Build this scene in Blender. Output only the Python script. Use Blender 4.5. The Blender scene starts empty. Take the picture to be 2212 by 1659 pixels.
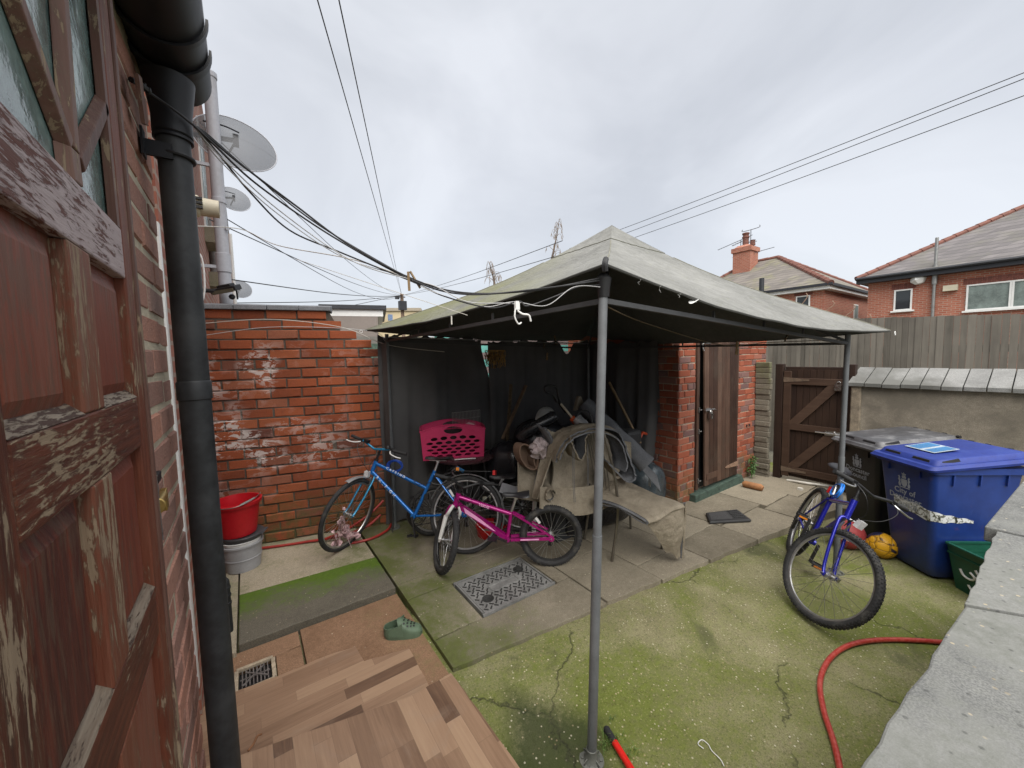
import bpy, math, random
from mathutils import Vector as V, Matrix as MX
SC = bpy.context.scene; COL = SC.collection
R = math.radians
rnd = random.Random(7)

# ---------------------------------------------------------------- camera
PITCH, ROLL, YAW, EYE = R(4.3), R(1.26), R(34.7), V((0, 0, 1.95))
FP, PCX, PCY = 831.0, 1106.0, 829.5            # focal length and centre, for a 2212 px wide picture
fw = V((math.sin(YAW)*math.cos(PITCH), math.cos(YAW)*math.cos(PITCH), -math.sin(PITCH)))
r0 = V((math.cos(YAW), -math.sin(YAW), 0)); u0 = r0.cross(fw)
cr = r0*math.cos(ROLL)-u0*math.sin(ROLL); cu = r0*math.sin(ROLL)+u0*math.cos(ROLL)
cam = bpy.data.cameras.new('camera'); co = bpy.data.objects.new('camera', cam); COL.objects.link(co)
cam.sensor_width = 36; cam.lens = FP/2212*36; cam.clip_start = .02; cam.clip_end = 2000
m = MX((cr, cu, -fw)).transposed().to_4x4(); m.translation = EYE; co.matrix_world = m
SC.camera = co

# ---------------------------------------------------------------- world: overcast sky, and a weak broad sun
w = bpy.data.worlds.new('World'); SC.world = w; w.use_nodes = True
nt = w.node_tree; nt.nodes.clear()
def wn(t, **k):
    n = nt.nodes.new(t)
    for a, b in k.items(): setattr(n, a, b)
    return n
SUN_EL, SUN_AZ = R(58), R(205)
out = wn('ShaderNodeOutputWorld'); bg1 = wn('ShaderNodeBackground'); bg2 = wn('ShaderNodeBackground'); add = wn('ShaderNodeMixShader')
sky = wn('ShaderNodeTexSky', sky_type='NISHITA', sun_disc=False, sun_elevation=SUN_EL, sun_rotation=SUN_AZ)
nt.links.new(sky.outputs[0], bg1.inputs[0]); bg1.inputs[1].default_value = .05
tc = wn('ShaderNodeTexCoord'); mp = wn('ShaderNodeMapping'); mp.inputs['Scale'].default_value = (1, 1, 1.5)
n1 = wn('ShaderNodeTexNoise'); n1.inputs['Scale'].default_value = 1.9; n1.inputs['Detail'].default_value = 5; n1.inputs['Roughness'].default_value = .52
n1.inputs['Distortion'].default_value = .5
rp = wn('ShaderNodeValToRGB'); e = rp.color_ramp.elements
e[0].position = .36; e[0].color = (.50, .515, .545, 1); e[1].position = .66; e[1].color = (.655, .67, .70, 1)
nt.links.new(tc.outputs['Generated'], mp.inputs[0]); nt.links.new(mp.outputs[0], n1.inputs[0]); nt.links.new(n1.outputs[0], rp.inputs[0])
nt.links.new(rp.outputs[0], bg2.inputs[0]); bg2.inputs[1].default_value = .31
add.inputs[0].default_value = .88; nt.links.new(bg1.outputs[0], add.inputs[1]); nt.links.new(bg2.outputs[0], add.inputs[2]); nt.links.new(add.outputs[0], out.inputs[0])
sl = bpy.data.lights.new('sun', 'SUN'); sl.energy = 1.5; sl.angle = R(75); sl.color = (1, .96, .9)
so = bpy.data.objects.new('sun', sl); COL.objects.link(so)
so.rotation_euler = (R(90)-SUN_EL, 0, math.pi-SUN_AZ)
SC.view_settings.view_transform = 'Standard'; SC.view_settings.look = 'None'; SC.view_settings.exposure = 2.12; SC.view_settings.gamma = 1

# ---------------------------------------------------------------- where a point of the yard stands
def _ray(px, py): return fw+cr*((px-PCX)/FP)+cu*((PCY-py)/FP)
def atZ(px, py, z=0.0): d = _ray(px, py); return EYE+d*((z-EYE.z)/d.z)
def atX(px, py, x): d = _ray(px, py); return EYE+d*(x/d.x)
def atY(px, py, y): d = _ray(px, py); return EYE+d*(y/d.y)
def atD(px, py, dist): return EYE+_ray(px, py)*dist

# ---------------------------------------------------------------- materials
class NM:
    def __init__(s, name, rough=.7, metal=0.0, spec=.5):
        s.m = bpy.data.materials.new(name); s.m.use_nodes = True; s.t = s.m.node_tree; s.t.nodes.clear()
        s.o = s.n('ShaderNodeOutputMaterial'); s.b = s.n('ShaderNodeBsdfPrincipled')
        s.l(s.b.outputs[0], s.o.inputs[0]); s.b.inputs['Roughness'].default_value = rough
        s.b.inputs['Metallic'].default_value = metal; s.b.inputs['Specular IOR Level'].default_value = spec
        s._tc = None
    def n(s, t, **k):
        n = s.t.nodes.new(t)
        for a, b in k.items(): setattr(n, a, b)
        return n
    def l(s, a, b): s.t.links.new(a, b)
    def pos(s):
        if not s._tc: s._tc = s.n('ShaderNodeNewGeometry')
        return s._tc.outputs['Position']
    def obj(s): return s.n('ShaderNodeTexCoord').outputs['Object']
    def uv(s): return s.n('ShaderNodeTexCoord').outputs['UV']
    def attr(s, name): return s.n('ShaderNodeAttribute', attribute_name=name).outputs['Fac']
    def put(s, sock, v):
        if isinstance(v, (int, float)): sock.default_value = v
        elif isinstance(v, tuple): sock.default_value = v if len(v) != 3 or sock.type == 'VECTOR' else v+(1,)
        else: s.l(v, sock)
    def map(s, v, scale=(1, 1, 1), loc=(0, 0, 0), rot=(0, 0, 0)):
        n = s.n('ShaderNodeMapping'); s.l(v, n.inputs[0]); n.inputs['Scale'].default_value = scale
        n.inputs['Location'].default_value = loc; n.inputs['Rotation'].default_value = rot; return n.outputs[0]
    def noise(s, v, scale, detail=4, rough=.55, dist=0, col=False):
        n = s.n('ShaderNodeTexNoise'); s.l(v, n.inputs[0]); n.inputs['Scale'].default_value = scale
        n.inputs['Detail'].default_value = detail; n.inputs['Roughness'].default_value = rough; n.inputs['Distortion'].default_value = dist
        return n.outputs[1 if col else 0]
    def vor(s, v, scale, feature='F1', out='Distance', rand=1.0):
        n = s.n('ShaderNodeTexVoronoi', feature=feature); s.l(v, n.inputs[0]); n.inputs['Scale'].default_value = scale
        n.inputs['Randomness'].default_value = rand; return n.outputs[out]
    def white(s, v): n = s.n('ShaderNodeTexWhiteNoise'); s.l(v, n.inputs[0]); return n.outputs[0]
    def ramp(s, f, st, interp='LINEAR'):
        n = s.n('ShaderNodeValToRGB'); s.l(f, n.inputs[0]); n.color_ramp.interpolation = interp
        el = n.color_ramp.elements
        while len(el) < len(st): el.new(.5)
        for i, (p, c) in enumerate(st):
            el[i].position = p; el[i].color = (c, c, c, 1) if isinstance(c, (int, float)) else tuple(c)+(1,)
        return n.outputs[0]
    def mix(s, f, a, b, mode='MIX'):
        n = s.n('ShaderNodeMix', data_type='RGBA', blend_type=mode); s.put(n.inputs[0], f); s.put(n.inputs[6], a); s.put(n.inputs[7], b); return n.outputs[2]
    def mt(s, op, a, b=0.0, c=0.0, clamp=False):
        n = s.n('ShaderNodeMath', operation=op, use_clamp=clamp); s.put(n.inputs[0], a); s.put(n.inputs[1], b); s.put(n.inputs[2], c); return n.outputs[0]
    def xyz(s, v): n = s.n('ShaderNodeSeparateXYZ'); s.l(v, n.inputs[0]); return n.outputs
    def comb(s, a, b, c=0.0): n = s.n('ShaderNodeCombineXYZ'); s.put(n.inputs[0], a); s.put(n.inputs[1], b); s.put(n.inputs[2], c); return n.outputs[0]
    def vadd(s, a, b, k=1.0):
        n = s.n('ShaderNodeVectorMath', operation='MULTIPLY_ADD'); s.l(b, n.inputs[0]); n.inputs[1].default_value = (k, k, k); s.l(a, n.inputs[2]); return n.outputs[0]
    def bump(s, h, strength=.4, dist=.01):
        n = s.n('ShaderNodeBump'); s.put(n.inputs['Height'], h); n.inputs['Strength'].default_value = strength; n.inputs['Distance'].default_value = dist
        s.l(n.outputs[0], s.b.inputs['Normal'])
    def col(s, c): s.put(s.b.inputs['Base Color'], c); return s
    def rg(s, r): s.put(s.b.inputs['Roughness'], r); return s
    def bw(s, c): n = s.n('ShaderNodeRGBToBW'); s.l(c, n.inputs[0]); return n.outputs[0]

def plain(name, c, rough=.6, metal=0.0, var=.18, scale=8, bump=0.0, dirt=None):
    """a real-world surface: colour broken up by two sizes of noise, gloss varied the same way"""
    k = NM(name, rough, metal); p = k.obj()
    n = k.noise(p, scale, 5, .6); n2 = k.noise(p, scale*9, 3, .6)
    f = k.mt('MULTIPLY_ADD', n2, .35, k.mt('MULTIPLY', n, .65))
    d = tuple(max(0, x*(1-var*1.6)) for x in c); u = tuple(min(1, x*(1+var)) for x in c)
    cc = k.ramp(f, [(.3, d), (.7, u)])
    if dirt: cc = k.mix(k.ramp(n, [(.52, 0), (.72, .75)]), cc, dirt)
    k.col(cc); k.rg(k.mt('MULTIPLY_ADD', n, .3, max(0, rough-.15)))
    if bump: k.bump(n2, bump, .004)
    return k.m

def brickmat(name, stops, mortar=(.30, .27, .23), paint=0.0, moss=0.0, dark=0.0, soft=0.0):
    k = NM(name, .88, spec=.25); p = k.pos(); a = k.attr('rnd')
    c = k.ramp(a, stops, 'LINEAR')
    n = k.noise(p, 34, 6, .65); n2 = k.noise(p, 140, 3, .6); n3 = k.noise(p, 2.2, 4, .6)
    c = k.mix(k.ramp(n, [(.35, .0), (.72, .42)]), c, (.30, .085, .05) if not soft else (.26, .18, .15))
    c = k.mix(k.ramp(n2, [(.45, 0), (.75, .4)]), c, (.075, .03, .02))
    im = k.mt('GREATER_THAN', a, 1.5)
    mo = k.mix(n, tuple(x*.55 for x in mortar), tuple(x*1.15 for x in mortar))
    c = k.mix(im, c, mo)
    z = k.xyz(p)[2]
    if dark: c = k.mix(k.mt('MULTIPLY', k.ramp(n3, [(.4, 0), (.6, 1)]), dark), c, (.05, .035, .03))
    if paint:
        pm = k.noise(k.map(p, (1, 1, 1.9)), 9, 7, .68, .6); pz = k.noise(k.map(p, (1, 1, 1), (3.3, 1, 0)), 1.5, 2, .5)
        msk = k.mt('MULTIPLY', k.ramp(pm, [(.50, 0), (.53, 1)]), k.ramp(pz, [(.47, 0), (.56, 1)]))
        hz = k.ramp(z, [(0, 0), (.2, .0), (.35, 1), (.60, 1), (.76, .8), (.84, 0)])
        k2 = k.mt('MULTIPLY', k.mt('MULTIPLY', msk, paint), hz) if paint < 2 else msk
        zz = k.n('ShaderNodeMapRange'); k.l(z, zz.inputs[0]); zz.inputs[2].default_value = 2.6
        hz.node.inputs[0].links and k.l(zz.outputs[0], hz.node.inputs[0])
        xf = k.ramp(k.mt('MULTIPLY_ADD', k.xyz(p)[0], -.5, .75), [(.30, .15), (.62, 1)]); k2 = k.mt('MULTIPLY', k2, xf)
        c = k.mix(k.mt('MULTIPLY', k2, .85), c, (.60, .55, .52))
        hb = k.ramp(k.noise(p, 5, 5, .6), [(.56, 0), (.75, .35)])
        c = k.mix(k.mt('MULTIPLY', hb, hz), c, (.55, .38, .34))
    if moss:
        mz = k.mt('SUBTRACT', 1.0, k.mt('MULTIPLY', z, 1.0/moss), clamp=True)
        mm = k.mt('MULTIPLY', k.mt('POWER', mz, .6), k.ramp(k.noise(p, 11, 5, .65), [(.38, 0), (.6, 1)]))
        c = k.mix(mm, c, k.mix(n, (.05, .055, .02), (.13, .13, .05)))
    k.col(c); k.bump(k.mt('ADD', n2, n), .55, .006)
    return k.m

def woodmat(name, stops, axis=2, flake=None, famt=.5, scale=1.0, rough=.6, board=0.0, cuts=0.0):
    """long grain along one axis, with paint flaked off where flake is given"""
    k = NM(name, rough, spec=.3); p = k.obj()
    s3 = [26*scale]*3; s3[axis] = 1.6*scale
    g = k.noise(k.map(p, tuple(s3)), 1, 6, .62, .4); big = k.noise(p, 3.5, 4, .6)
    f = k.mt('MULTIPLY_ADD', k.attr('rnd'), .34, k.mt('MULTIPLY_ADD', big, .35, k.mt('MULTIPLY', g, .5)))
    c = k.ramp(f, stops)
    if flake:
        s4 = [34.0*scale]*3; s4[axis] = 5.0*scale
        fl = k.noise(k.map(p, tuple(s4)), 1, 7, .7, .5); fb = k.noise(k.map(p, (1, 1, 1), (5, 2, 1)), 2.7, 4, .65)
        msk = k.ramp(k.mt('MULTIPLY_ADD', fb, .8, fl), [(1.06-famt*.34, 0), (1.10-famt*.34, 1)])
        fd_ = k.ramp(k.mt('MULTIPLY_ADD', fb, .8, fl), [(.98-famt*.34, 0), (1.13-famt*.34, .55)]); c = k.mix(fd_, c, tuple(x*.42 for x in flake))
        c = k.mix(k.mt('MULTIPLY', msk, k.mt('MULTIPLY_ADD', g, .9, .35), clamp=True), c, flake)
        k.rg(k.mt('MULTIPLY_ADD', msk, .25, rough))
        k.bump(k.mt('MULTIPLY_ADD', msk, -.8, g), .5, .004)
    else: k.bump(g, .35, .004)
    k.col(c); return k.m

def concmat(name, a, b, moss=None, mamt=.5, pebble=0.0, crack=0.0, stain=None, mlo=None, rough=.85, bs=.5, spots=0.0, wet=None):
    k = NM(name, rough, spec=.3); p = k.pos()
    n1 = k.noise(p, 3.2, 6, .6); n2 = k.noise(p, 30, 6, .68); n3 = k.noise(p, 170, 2, .6); n4 = k.noise(k.map(p, (1, 1, 1), (7, 3, 1)), 1.25, 5, .6, .4)
    f = k.mt('MULTIPLY_ADD', n2, .45, k.mt('MULTIPLY', n1, .55))
    c = k.ramp(k.mt('MULTIPLY_ADD', k.attr('rnd'), .12, f), [(.36, a), (.68, b)])
    c = k.mix(k.ramp(n3, [(.40, .45), (.62, 0)]), c, tuple(x*.45 for x in a))
    if stain: c = k.mix(k.ramp(n4, [(.5, 0), (.62, .85)]), c, stain)
    if moss:
        mf = k.mt('MULTIPLY_ADD', n2, .30, k.mt('MULTIPLY', n4, .75))
        if mlo is not None:
            sx = k.xyz(p)
            mf = k.mt('ADD', mf, mlo(k, sx[0], sx[1]))
        c = k.mix(k.ramp(mf, [(.62-mamt*.3, 0), (.80-mamt*.3, .95)]), c, k.mix(n2, tuple(x*.55 for x in moss), tuple(x*1.45 for x in moss)))
    if moss and pebble > .2:
        c = k.mix(k.ramp(k.noise(p, 75, 3, .75), [(.52, 0), (.66, .55)]), c, tuple(x*.40 for x in moss)); c = k.mix(k.ramp(k.noise(k.map(p, (1, 1, 1), (3, 8, 2)), 95, 3, .7), [(.58, 0), (.70, .45)]), c, tuple(x*1.25 for x in b))
        sx_ = k.xyz(p); dk = k.mt('SUBTRACT', 1.0, k.mt('MULTIPLY', k.mt('ADD', k.mt('ABSOLUTE', k.mt('SUBTRACT', sx_[0], 1.12)), k.mt('MULTIPLY', k.mt('ABSOLUTE', k.mt('SUBTRACT', sx_[1], 1.30)), .7)), 1.9), clamp=True)
        c = k.mix(k.ramp(k.mt('MULTIPLY', dk, k.mt('ADD', n4, n2)), [(.30, 0), (.62, .85)]), c, (.030, .040, .014))
    if wet:
        c = k.mix(k.ramp(k.noise(k.map(p, (1, 1, 1), (1.7, 9, 3)), 1.7, 5, .62, .5), [(.60, 0), (.68, .6)]), c, wet)
    if spots:
        v = k.vor(p, 26, 'F1', 'Distance'); c = k.mix(k.mt('MULTIPLY', k.ramp(v, [(.10, 1), (.16, 0)]), spots), c, tuple(x*.4 for x in a))
    h = k.mt('ADD', n2, n3)
    if pebble:
        vn = k.n('ShaderNodeTexVoronoi'); k.l(p, vn.inputs[0]); vn.inputs['Scale'].default_value = 52
        cr_ = k.xyz(vn.outputs['Color'])
        pm = k.mt('MULTIPLY', k.ramp(vn.outputs['Distance'], [(.20, 1), (.30, 0)]), k.mt('GREATER_THAN', cr_[0], 1-pebble))
        c = k.mix(k.mt('MULTIPLY', pm, k.mt('MULTIPLY_ADD', cr_[1], .6, .2)), c, k.mix(cr_[2], (.32, .24, .13), (.62, .58, .46)))
    if crack:
        q = k.vadd(p, k.noise(p, 5, 4, .6, col=True), .22)
        v = k.vor(q, crack, 'DISTANCE_TO_EDGE')
        cm = k.mt('MULTIPLY', k.ramp(v, [(.001, 1), (.0055, 0)]), k.ramp(n4, [(.44, 0), (.5, 1)]))
        c = k.mix(k.mt('MULTIPLY', cm, .7), c, (.035, .036, .02)); h = k.mt('MULTIPLY_ADD', cm, -2, h)
    k.col(c); k.bump(h, bs, .0035); return k.m

# ---------------------------------------------------------------- mesh builder: everything in it becomes ONE mesh object
class MB:
    def __init__(s): s.v = []; s.f = []; s.mi = []; s.sm = []; s.r = []; s.m = 0; s.rv = 0.5; s.smooth = False; s.M = None
    def pt(s, p):
        p = V(p)
        if s.M is not None: p = s.M @ p
        s.v.append(p); s.r.append(s.rv); return len(s.v)-1
    def dup(s, i): s.v.append(s.v[i].copy()); s.r.append(s.r[i]); return len(s.v)-1
    def face(s, idx): s.f.append(tuple(idx)); s.mi.append(s.m); s.sm.append(s.smooth)
    def poly(s, pts): s.face([s.pt(p) for p in pts])
    def hexa(s, c):          # eight corners: bottom ring then top ring
        i = [s.pt(p) for p in c]
        for q in ((3, 2, 1, 0), (4, 5, 6, 7), (0, 1, 5, 4), (1, 2, 6, 5), (2, 3, 7, 6), (3, 0, 4, 7)): s.face([i[k] for k in q])
        return s
    def box(s, c, size, rot=None):
        c = V(c); h = V(size)*.5; q = []
        for z in (-1, 1):
            for x, y in ((-1, -1), (1, -1), (1, 1), (-1, 1)):
                p = V((x*h.x, y*h.y, z*h.z))
                if rot is not None: p = rot @ p
                q.append(c+p)
        return s.hexa(q)
    def lim(s, x0, x1, y0, y1, z0, z1): return s.box(((x0+x1)/2, (y0+y1)/2, (z0+z1)/2), (x1-x0, y1-y0, z1-z0))
    def bar(s, a, b, wd, ht, up=(0, 0, 1)):      # a rectangular bar from a to b
        a = V(a); b = V(b); d = (b-a).normalized(); sd = d.cross(V(up))
        if sd.length < 1e-4: sd = d.cross(V((1, 0, 0)))
        sd.normalize(); uu = sd.cross(d); x = sd*wd/2; y = uu*ht/2
        return s.hexa([a-x-y, a+x-y, b+x-y, b-x-y, a-x+y, a+x+y, b+x+y, b-x+y])
    def prism(s, poly, vec, inv=False):          # a flat polygon pushed along vec
        vec = V(vec); a = [s.pt(p) for p in poly]; b = [s.pt(V(p)+vec) for p in poly]; n = len(a)
        s.face(a[::-1]); s.face(b)
        for i in range(n): s.face((a[i], a[(i+1) % n], b[(i+1) % n], b[i]))
        return s
    def tube(s, pts, r, seg=8, cap=True, rads=None):
        pts = [V(p) for p in pts]; n = len(pts); rings = []; o = s.smooth; s.smooth = True; prev = None
        for i, p in enumerate(pts):
            d = (pts[min(i+1, n-1)]-pts[max(i-1, 0)])
            if d.length < 1e-9: d = V((0, 0, 1))
            d.normalize()
            if prev is None: a = d.orthogonal().normalized()
            else:
                a = prev-d*prev.dot(d)
                a = a.normalized() if a.length > 1e-6 else d.orthogonal().normalized()
            prev = a; b = d.cross(a); rr = rads[i] if rads else r
            rings.append([s.pt(p+(a*math.cos(t)+b*math.sin(t))*rr) for t in [2*math.pi*k/seg for k in range(seg)]])
        for i in range(n-1):
            for k in range(seg): s.face((rings[i][k], rings[i][(k+1) % seg], rings[i+1][(k+1) % seg], rings[i+1][k]))
        if cap: s.smooth = False; s.face([s.dup(i) for i in rings[0][::-1]]); s.face([s.dup(i) for i in rings[-1]])
        s.smooth = o; return s
    def cyl(s, a, b, r, seg=12, r2=None): return s.tube([a, b], r, seg, True, [r, r if r2 is None else r2])
    def lathe(s, c, prof, seg=24, axis=(0, 0, 1), ref=None):   # prof: (radius, height)
        c = V(c); ax = V(axis).normalized(); a = ax.orthogonal().normalized() if ref is None else V(ref).normalized(); b = ax.cross(a); rings = []
        o = s.smooth; s.smooth = True
        for r_, h in prof: rings.append([s.pt(c+ax*h+(a*math.cos(2*math.pi*k/seg)+b*math.sin(2*math.pi*k/seg))*r_) for k in range(seg)])
        for i in range(len(prof)-1):
            for k in range(seg): s.face((rings[i][k], rings[i][(k+1) % seg], rings[i+1][(k+1) % seg], rings[i+1][k]))
        s.smooth = o; return s
    def ring(s, c, R_, r, axis=(0, 1, 0), seg=40, ts=10, ell=1.0, a0=0, a1=360):  # a torus or an arc of it
        c = V(c); ax = V(axis).normalized(); a = V((1, 0, 0)) if abs(ax.x) < .9 else V((0, 0, 1))
        a = (a-ax*a.dot(ax)).normalized(); b = ax.cross(a); full = a1-a0 >= 360; n = seg if full else seg+1; rings = []
        o = s.smooth; s.smooth = True
        for i in range(n):
            t = R(a0+(a1-a0)*i/seg); d = a*math.cos(t)+b*math.sin(t)
            rings.append([s.pt(c+d*(R_+r*math.cos(q))+ax*(r*ell*math.sin(q))) for q in [2*math.pi*k/ts for k in range(ts)]])
        for i in range(seg):
            A = rings[i]; B = rings[(i+1) % n]
            for k in range(ts): s.face((A[k], A[(k+1) % ts], B[(k+1) % ts], B[k]))
        s.smooth = o; return s
    def grid(s, fn, nu, nv, thick=0.0, closed_u=False, m2=None):   # fn(u, v) -> point
        o = s.smooth; s.smooth = True
        P = [[V(fn(i/nu, j/nv)) for j in range(nv+1)] for i in range(nu+1)]
        I = [[s.pt(p) for p in row] for row in P]
        for i in range(nu):
            for j in range(nv): s.face((I[i][j], I[i+1][j], I[i+1][j+1], I[i][j+1]))
        if thick:
            def nrm(i, j):
                a = P[min(i+1, nu)][j]-P[max(i-1, 0)][j]; b = P[i][min(j+1, nv)]-P[i][max(j-1, 0)]; c = a.cross(b)
                return c.normalized() if c.length > 1e-9 else V((0, 0, 1))
            J = [[s.pt(P[i][j]-nrm(i, j)*thick) for j in range(nv+1)] for i in range(nu+1)]
            om = s.m
            if m2 is not None: s.m = m2
            for i in range(nu):
                for j in range(nv): s.face((J[i][j+1], J[i+1][j+1], J[i+1][j], J[i][j]))
            for i in range(nu): s.face((I[i+1][0], I[i][0], J[i][0], J[i+1][0])); s.face((I[i][nv], I[i+1][nv], J[i+1][nv], J[i][nv]))
            for j in range(nv): s.face((I[0][j], I[0][j+1], J[0][j+1], J[0][j])); s.face((I[nu][j+1], I[nu][j], J[nu][j], J[nu][j+1]))
            s.m = om
        s.smooth = o; return s
    def ball(s, c, r, seg=20, sc=(1, 1, 1)):
        c = V(c); o = s.smooth; s.smooth = True; n = seg//2; rings = []
        for i in range(1, n):
            t = math.pi*i/n; rings.append([s.pt(c+V((math.sin(t)*math.cos(2*math.pi*k/seg)*sc[0], math.sin(t)*math.sin(2*math.pi*k/seg)*sc[1], math.cos(t)*sc[2]))*r) for k in range(seg)])
        tp = s.pt(c+V((0, 0, r*sc[2]))); bt = s.pt(c-V((0, 0, r*sc[2])))
        for k in range(seg):
            s.face((tp, rings[0][k], rings[0][(k+1) % seg])); s.face((bt, rings[-1][(k+1) % seg], rings[-1][k]))
            for i in range(n-2): s.face((rings[i][k], rings[i+1][k], rings[i+1][(k+1) % seg], rings[i][(k+1) % seg]))
        s.smooth = o; return s
    def text(s, txt, org, xd, yd, size, ext=.0008, align='LEFT', bold=0.0, bend=None, gap=1.0):
        c = bpy.data.curves.new('t', 'FONT'); c.body = txt; c.size = size; c.align_x = align; c.offset = bold; c.resolution_u = 2; c.space_line = .9; c.space_character = gap
        o = bpy.data.objects.new('t', c); COL.objects.link(o); dg = bpy.context.evaluated_depsgraph_get(); me = o.evaluated_get(dg).to_mesh()
        org = V(org); xd = V(xd).normalized(); yd = V(yd).normalized(); zd = xd.cross(yd)
        def w3(q): return (org+xd*q.x+yd*q.y+zd*ext) if bend is None else bend(q.x, q.y)
        idx = [s.pt(w3(q.co)) for q in me.vertices]
        for pl in me.polygons: s.face([idx[i] for i in pl.vertices])
        bpy.data.objects.remove(o); bpy.data.curves.remove(c)
        return s
    def build(s, name, mats, parent=None, bevel=0.0, subd=0, seg=2, root=None):
        me = bpy.data.meshes.new(name); off = V((0, 0, 0)); q = parent
        while q is not None: off = off+q.location; q = q.parent
        if root is not None: off = V(root)
        me.from_pydata([tuple(p-off) for p in s.v], [], s.f)
        mats = mats if isinstance(mats, (list, tuple)) else [mats]
        for m_ in mats: me.materials.append(m_)
        me.polygons.foreach_set('material_index', s.mi); me.polygons.foreach_set('use_smooth', s.sm)
        at = me.attributes.new('rnd', 'FLOAT', 'POINT'); at.data.foreach_set('value', s.r)
        uvl = me.uv_layers.new(name='UVMap'); buf = [0.0]*(2*len(me.loops)); me.validate(); me.update()
        for pl in me.polygons:
            n = pl.normal; ax = max(range(3), key=lambda i: abs(n[i]))
            for li in pl.loop_indices:
                p = me.vertices[me.loops[li].vertex_index].co+off
                a, b = ((p.y, p.z), (p.x, p.z), (p.x, p.y))[ax]; buf[2*li] = a; buf[2*li+1] = b
        uvl.data.foreach_set('uv', buf)
        if any(s.sm): me.set_sharp_from_angle(angle=R(42))
        o = bpy.data.objects.new(name, me); COL.objects.link(o)
        if parent is not None: o.parent = parent
        elif root is not None: o.location = V(root)
        if bevel: b = o.modifiers.new('bevel', 'BEVEL'); b.width = bevel; b.segments = seg; b.limit_method = 'ANGLE'; b.angle_limit = R(35)
        if subd: b = o.modifiers.new('subd', 'SUBSURF'); b.levels = subd; b.render_levels = subd
        return o

def tag(o, label=None, cat=None, group=None, kind=None):
    if label: o['label'] = label
    if cat: o['category'] = cat
    if group: o['group'] = group
    if kind: o['kind'] = kind
    return o
def empty(name, loc, label=None, cat=None, group=None):
    o = bpy.data.objects.new(name, None); COL.objects.link(o); o.location = V(loc); o.empty_display_size = .1
    return tag(o, label, cat, group)
def solo(name, mb, mats, label, cat, group=None, bevel=0.0, subd=0, root=None):
    if root is None:
        lo = [min(p[i] for p in mb.v) for i in range(3)]; hi = [max(p[i] for p in mb.v) for i in range(3)]
        root = ((lo[0]+hi[0])/2, (lo[1]+hi[1])/2, lo[2])
    return tag(mb.build(name, mats, None, bevel, subd, root=root), label, cat, group)
def struct(name, mb, mats, bevel=0.0): return tag(mb.build(name, mats, None, bevel), kind='structure')
def crv(pts, n=8):        # smooth path through points
    pts = [V(p) for p in pts]; out_ = []
    for i in range(len(pts)-1):
        p0 = pts[max(i-1, 0)]; p1 = pts[i]; p2 = pts[i+1]; p3 = pts[min(i+2, len(pts)-1)]
        for k in range(n):
            t = k/n; out_.append(.5*((2*p1)+(p2-p0)*t+(2*p0-5*p1+4*p2-p3)*t*t+(3*p1-p0-3*p2+p3)*t**3))
    out_.append(pts[-1]); return out_
def lerp(a, b, t): return V(a).lerp(V(b), t)
def smoothstep(a, b, x): t = max(0, min(1, (x-a)/(b-a))); return t*t*(3-2*t)
# ================================================================ materials of the place
RED = [(0, (.19, .052, .030)), (.35, (.30, .075, .040)), (.7, (.36, .100, .052)), (1, (.24, .085, .06))]
M = {}
M['brick_yard'] = brickmat('brick_yard', [(0, (.20, .052, .020)), (.3, (.33, .085, .032)), (.75, (.38, .112, .044)), (.9, (.33, .13, .075)), (1, (.11, .045, .035))], (.12, .10, .08), paint=1.0, moss=.62, dark=.22)
M['brick_shed'] = brickmat('brick_shed', [(0, (.20, .055, .032)), (.45, (.30, .085, .045)), (.78, (.32, .12, .075)), (.88, (.17, .11, .10)), (1, (.11, .08, .08))], (.42, .35, .27), moss=.5)
M['brick_near'] = brickmat('brick_near', [(0, (.27, .155, .125)), (.4, (.38, .20, .155)), (.8, (.46, .22, .155)), (1, (.25, .18, .16))], (.56, .50, .38), soft=.4)
M['concrete_yard'] = concmat('concrete_yard', (.165, .152, .078), (.34, .315, .185), moss=(.118, .142, .026), mamt=.62, pebble=.28, crack=.85, wet=(.065, .07, .035), rough=.95, bs=.9)
def _pm(k, x, y):    # moss sits on the left-hand slabs, by the wall, and thins to nothing on the dry ones under the roof
    a = k.mt('MULTIPLY', k.mt('SUBTRACT', 1.62, x, clamp=False), .30)
    return k.mt('MAXIMUM', k.mt('MINIMUM', a, .13), -.30)
M['paving'] = concmat('paving', (.17, .148, .108), (.31, .272, .205), moss=(.088, .102, .028), mamt=.33, pebble=.05, rough=.85, bs=.5, mlo=_pm)
M['slab_moss'] = concmat('slab_moss', (.08, .072, .056), (.155, .14, .108), moss=(.075, .13, .012), mamt=.50, pebble=.05, rough=.7, bs=.4,
    mlo=lambda k, x, y: k.mt('MULTIPLY', k.mt('SUBTRACT', y, 3.28), .55))
M['slab_pale'] = concmat('slab_pale', (.24, .205, .145), (.41, .355, .265), moss=(.09, .11, .03), mamt=.36, pebble=.05, rough=.85, bs=.4)
M['slab_brown'] = concmat('slab_brown', (.16, .088, .048), (.30, .18, .11), moss=(.13, .11, .045), mamt=.25, pebble=.03, rough=.7, bs=.35)
M['coping'] = concmat('coping', (.095, .098, .095), (.22, .222, .213), moss=(.10, .105, .09), mamt=.36, pebble=.08, rough=.9, bs=.3, spots=.5, stain=(.26, .262, .25))
M['slate'] = concmat('slate', (.14, .15, .16), (.26, .27, .29), rough=.7, bs=.3)
M['tilecope'] = concmat('tilecope', (.145, .145, .14), (.27, .27, .26), stain=(.10, .10, .09), rough=.8, bs=.3)
M['render'] = concmat('render', (.18, .158, .125), (.32, .28, .222), stain=(.13, .115, .092), rough=.92, bs=.7)
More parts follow.
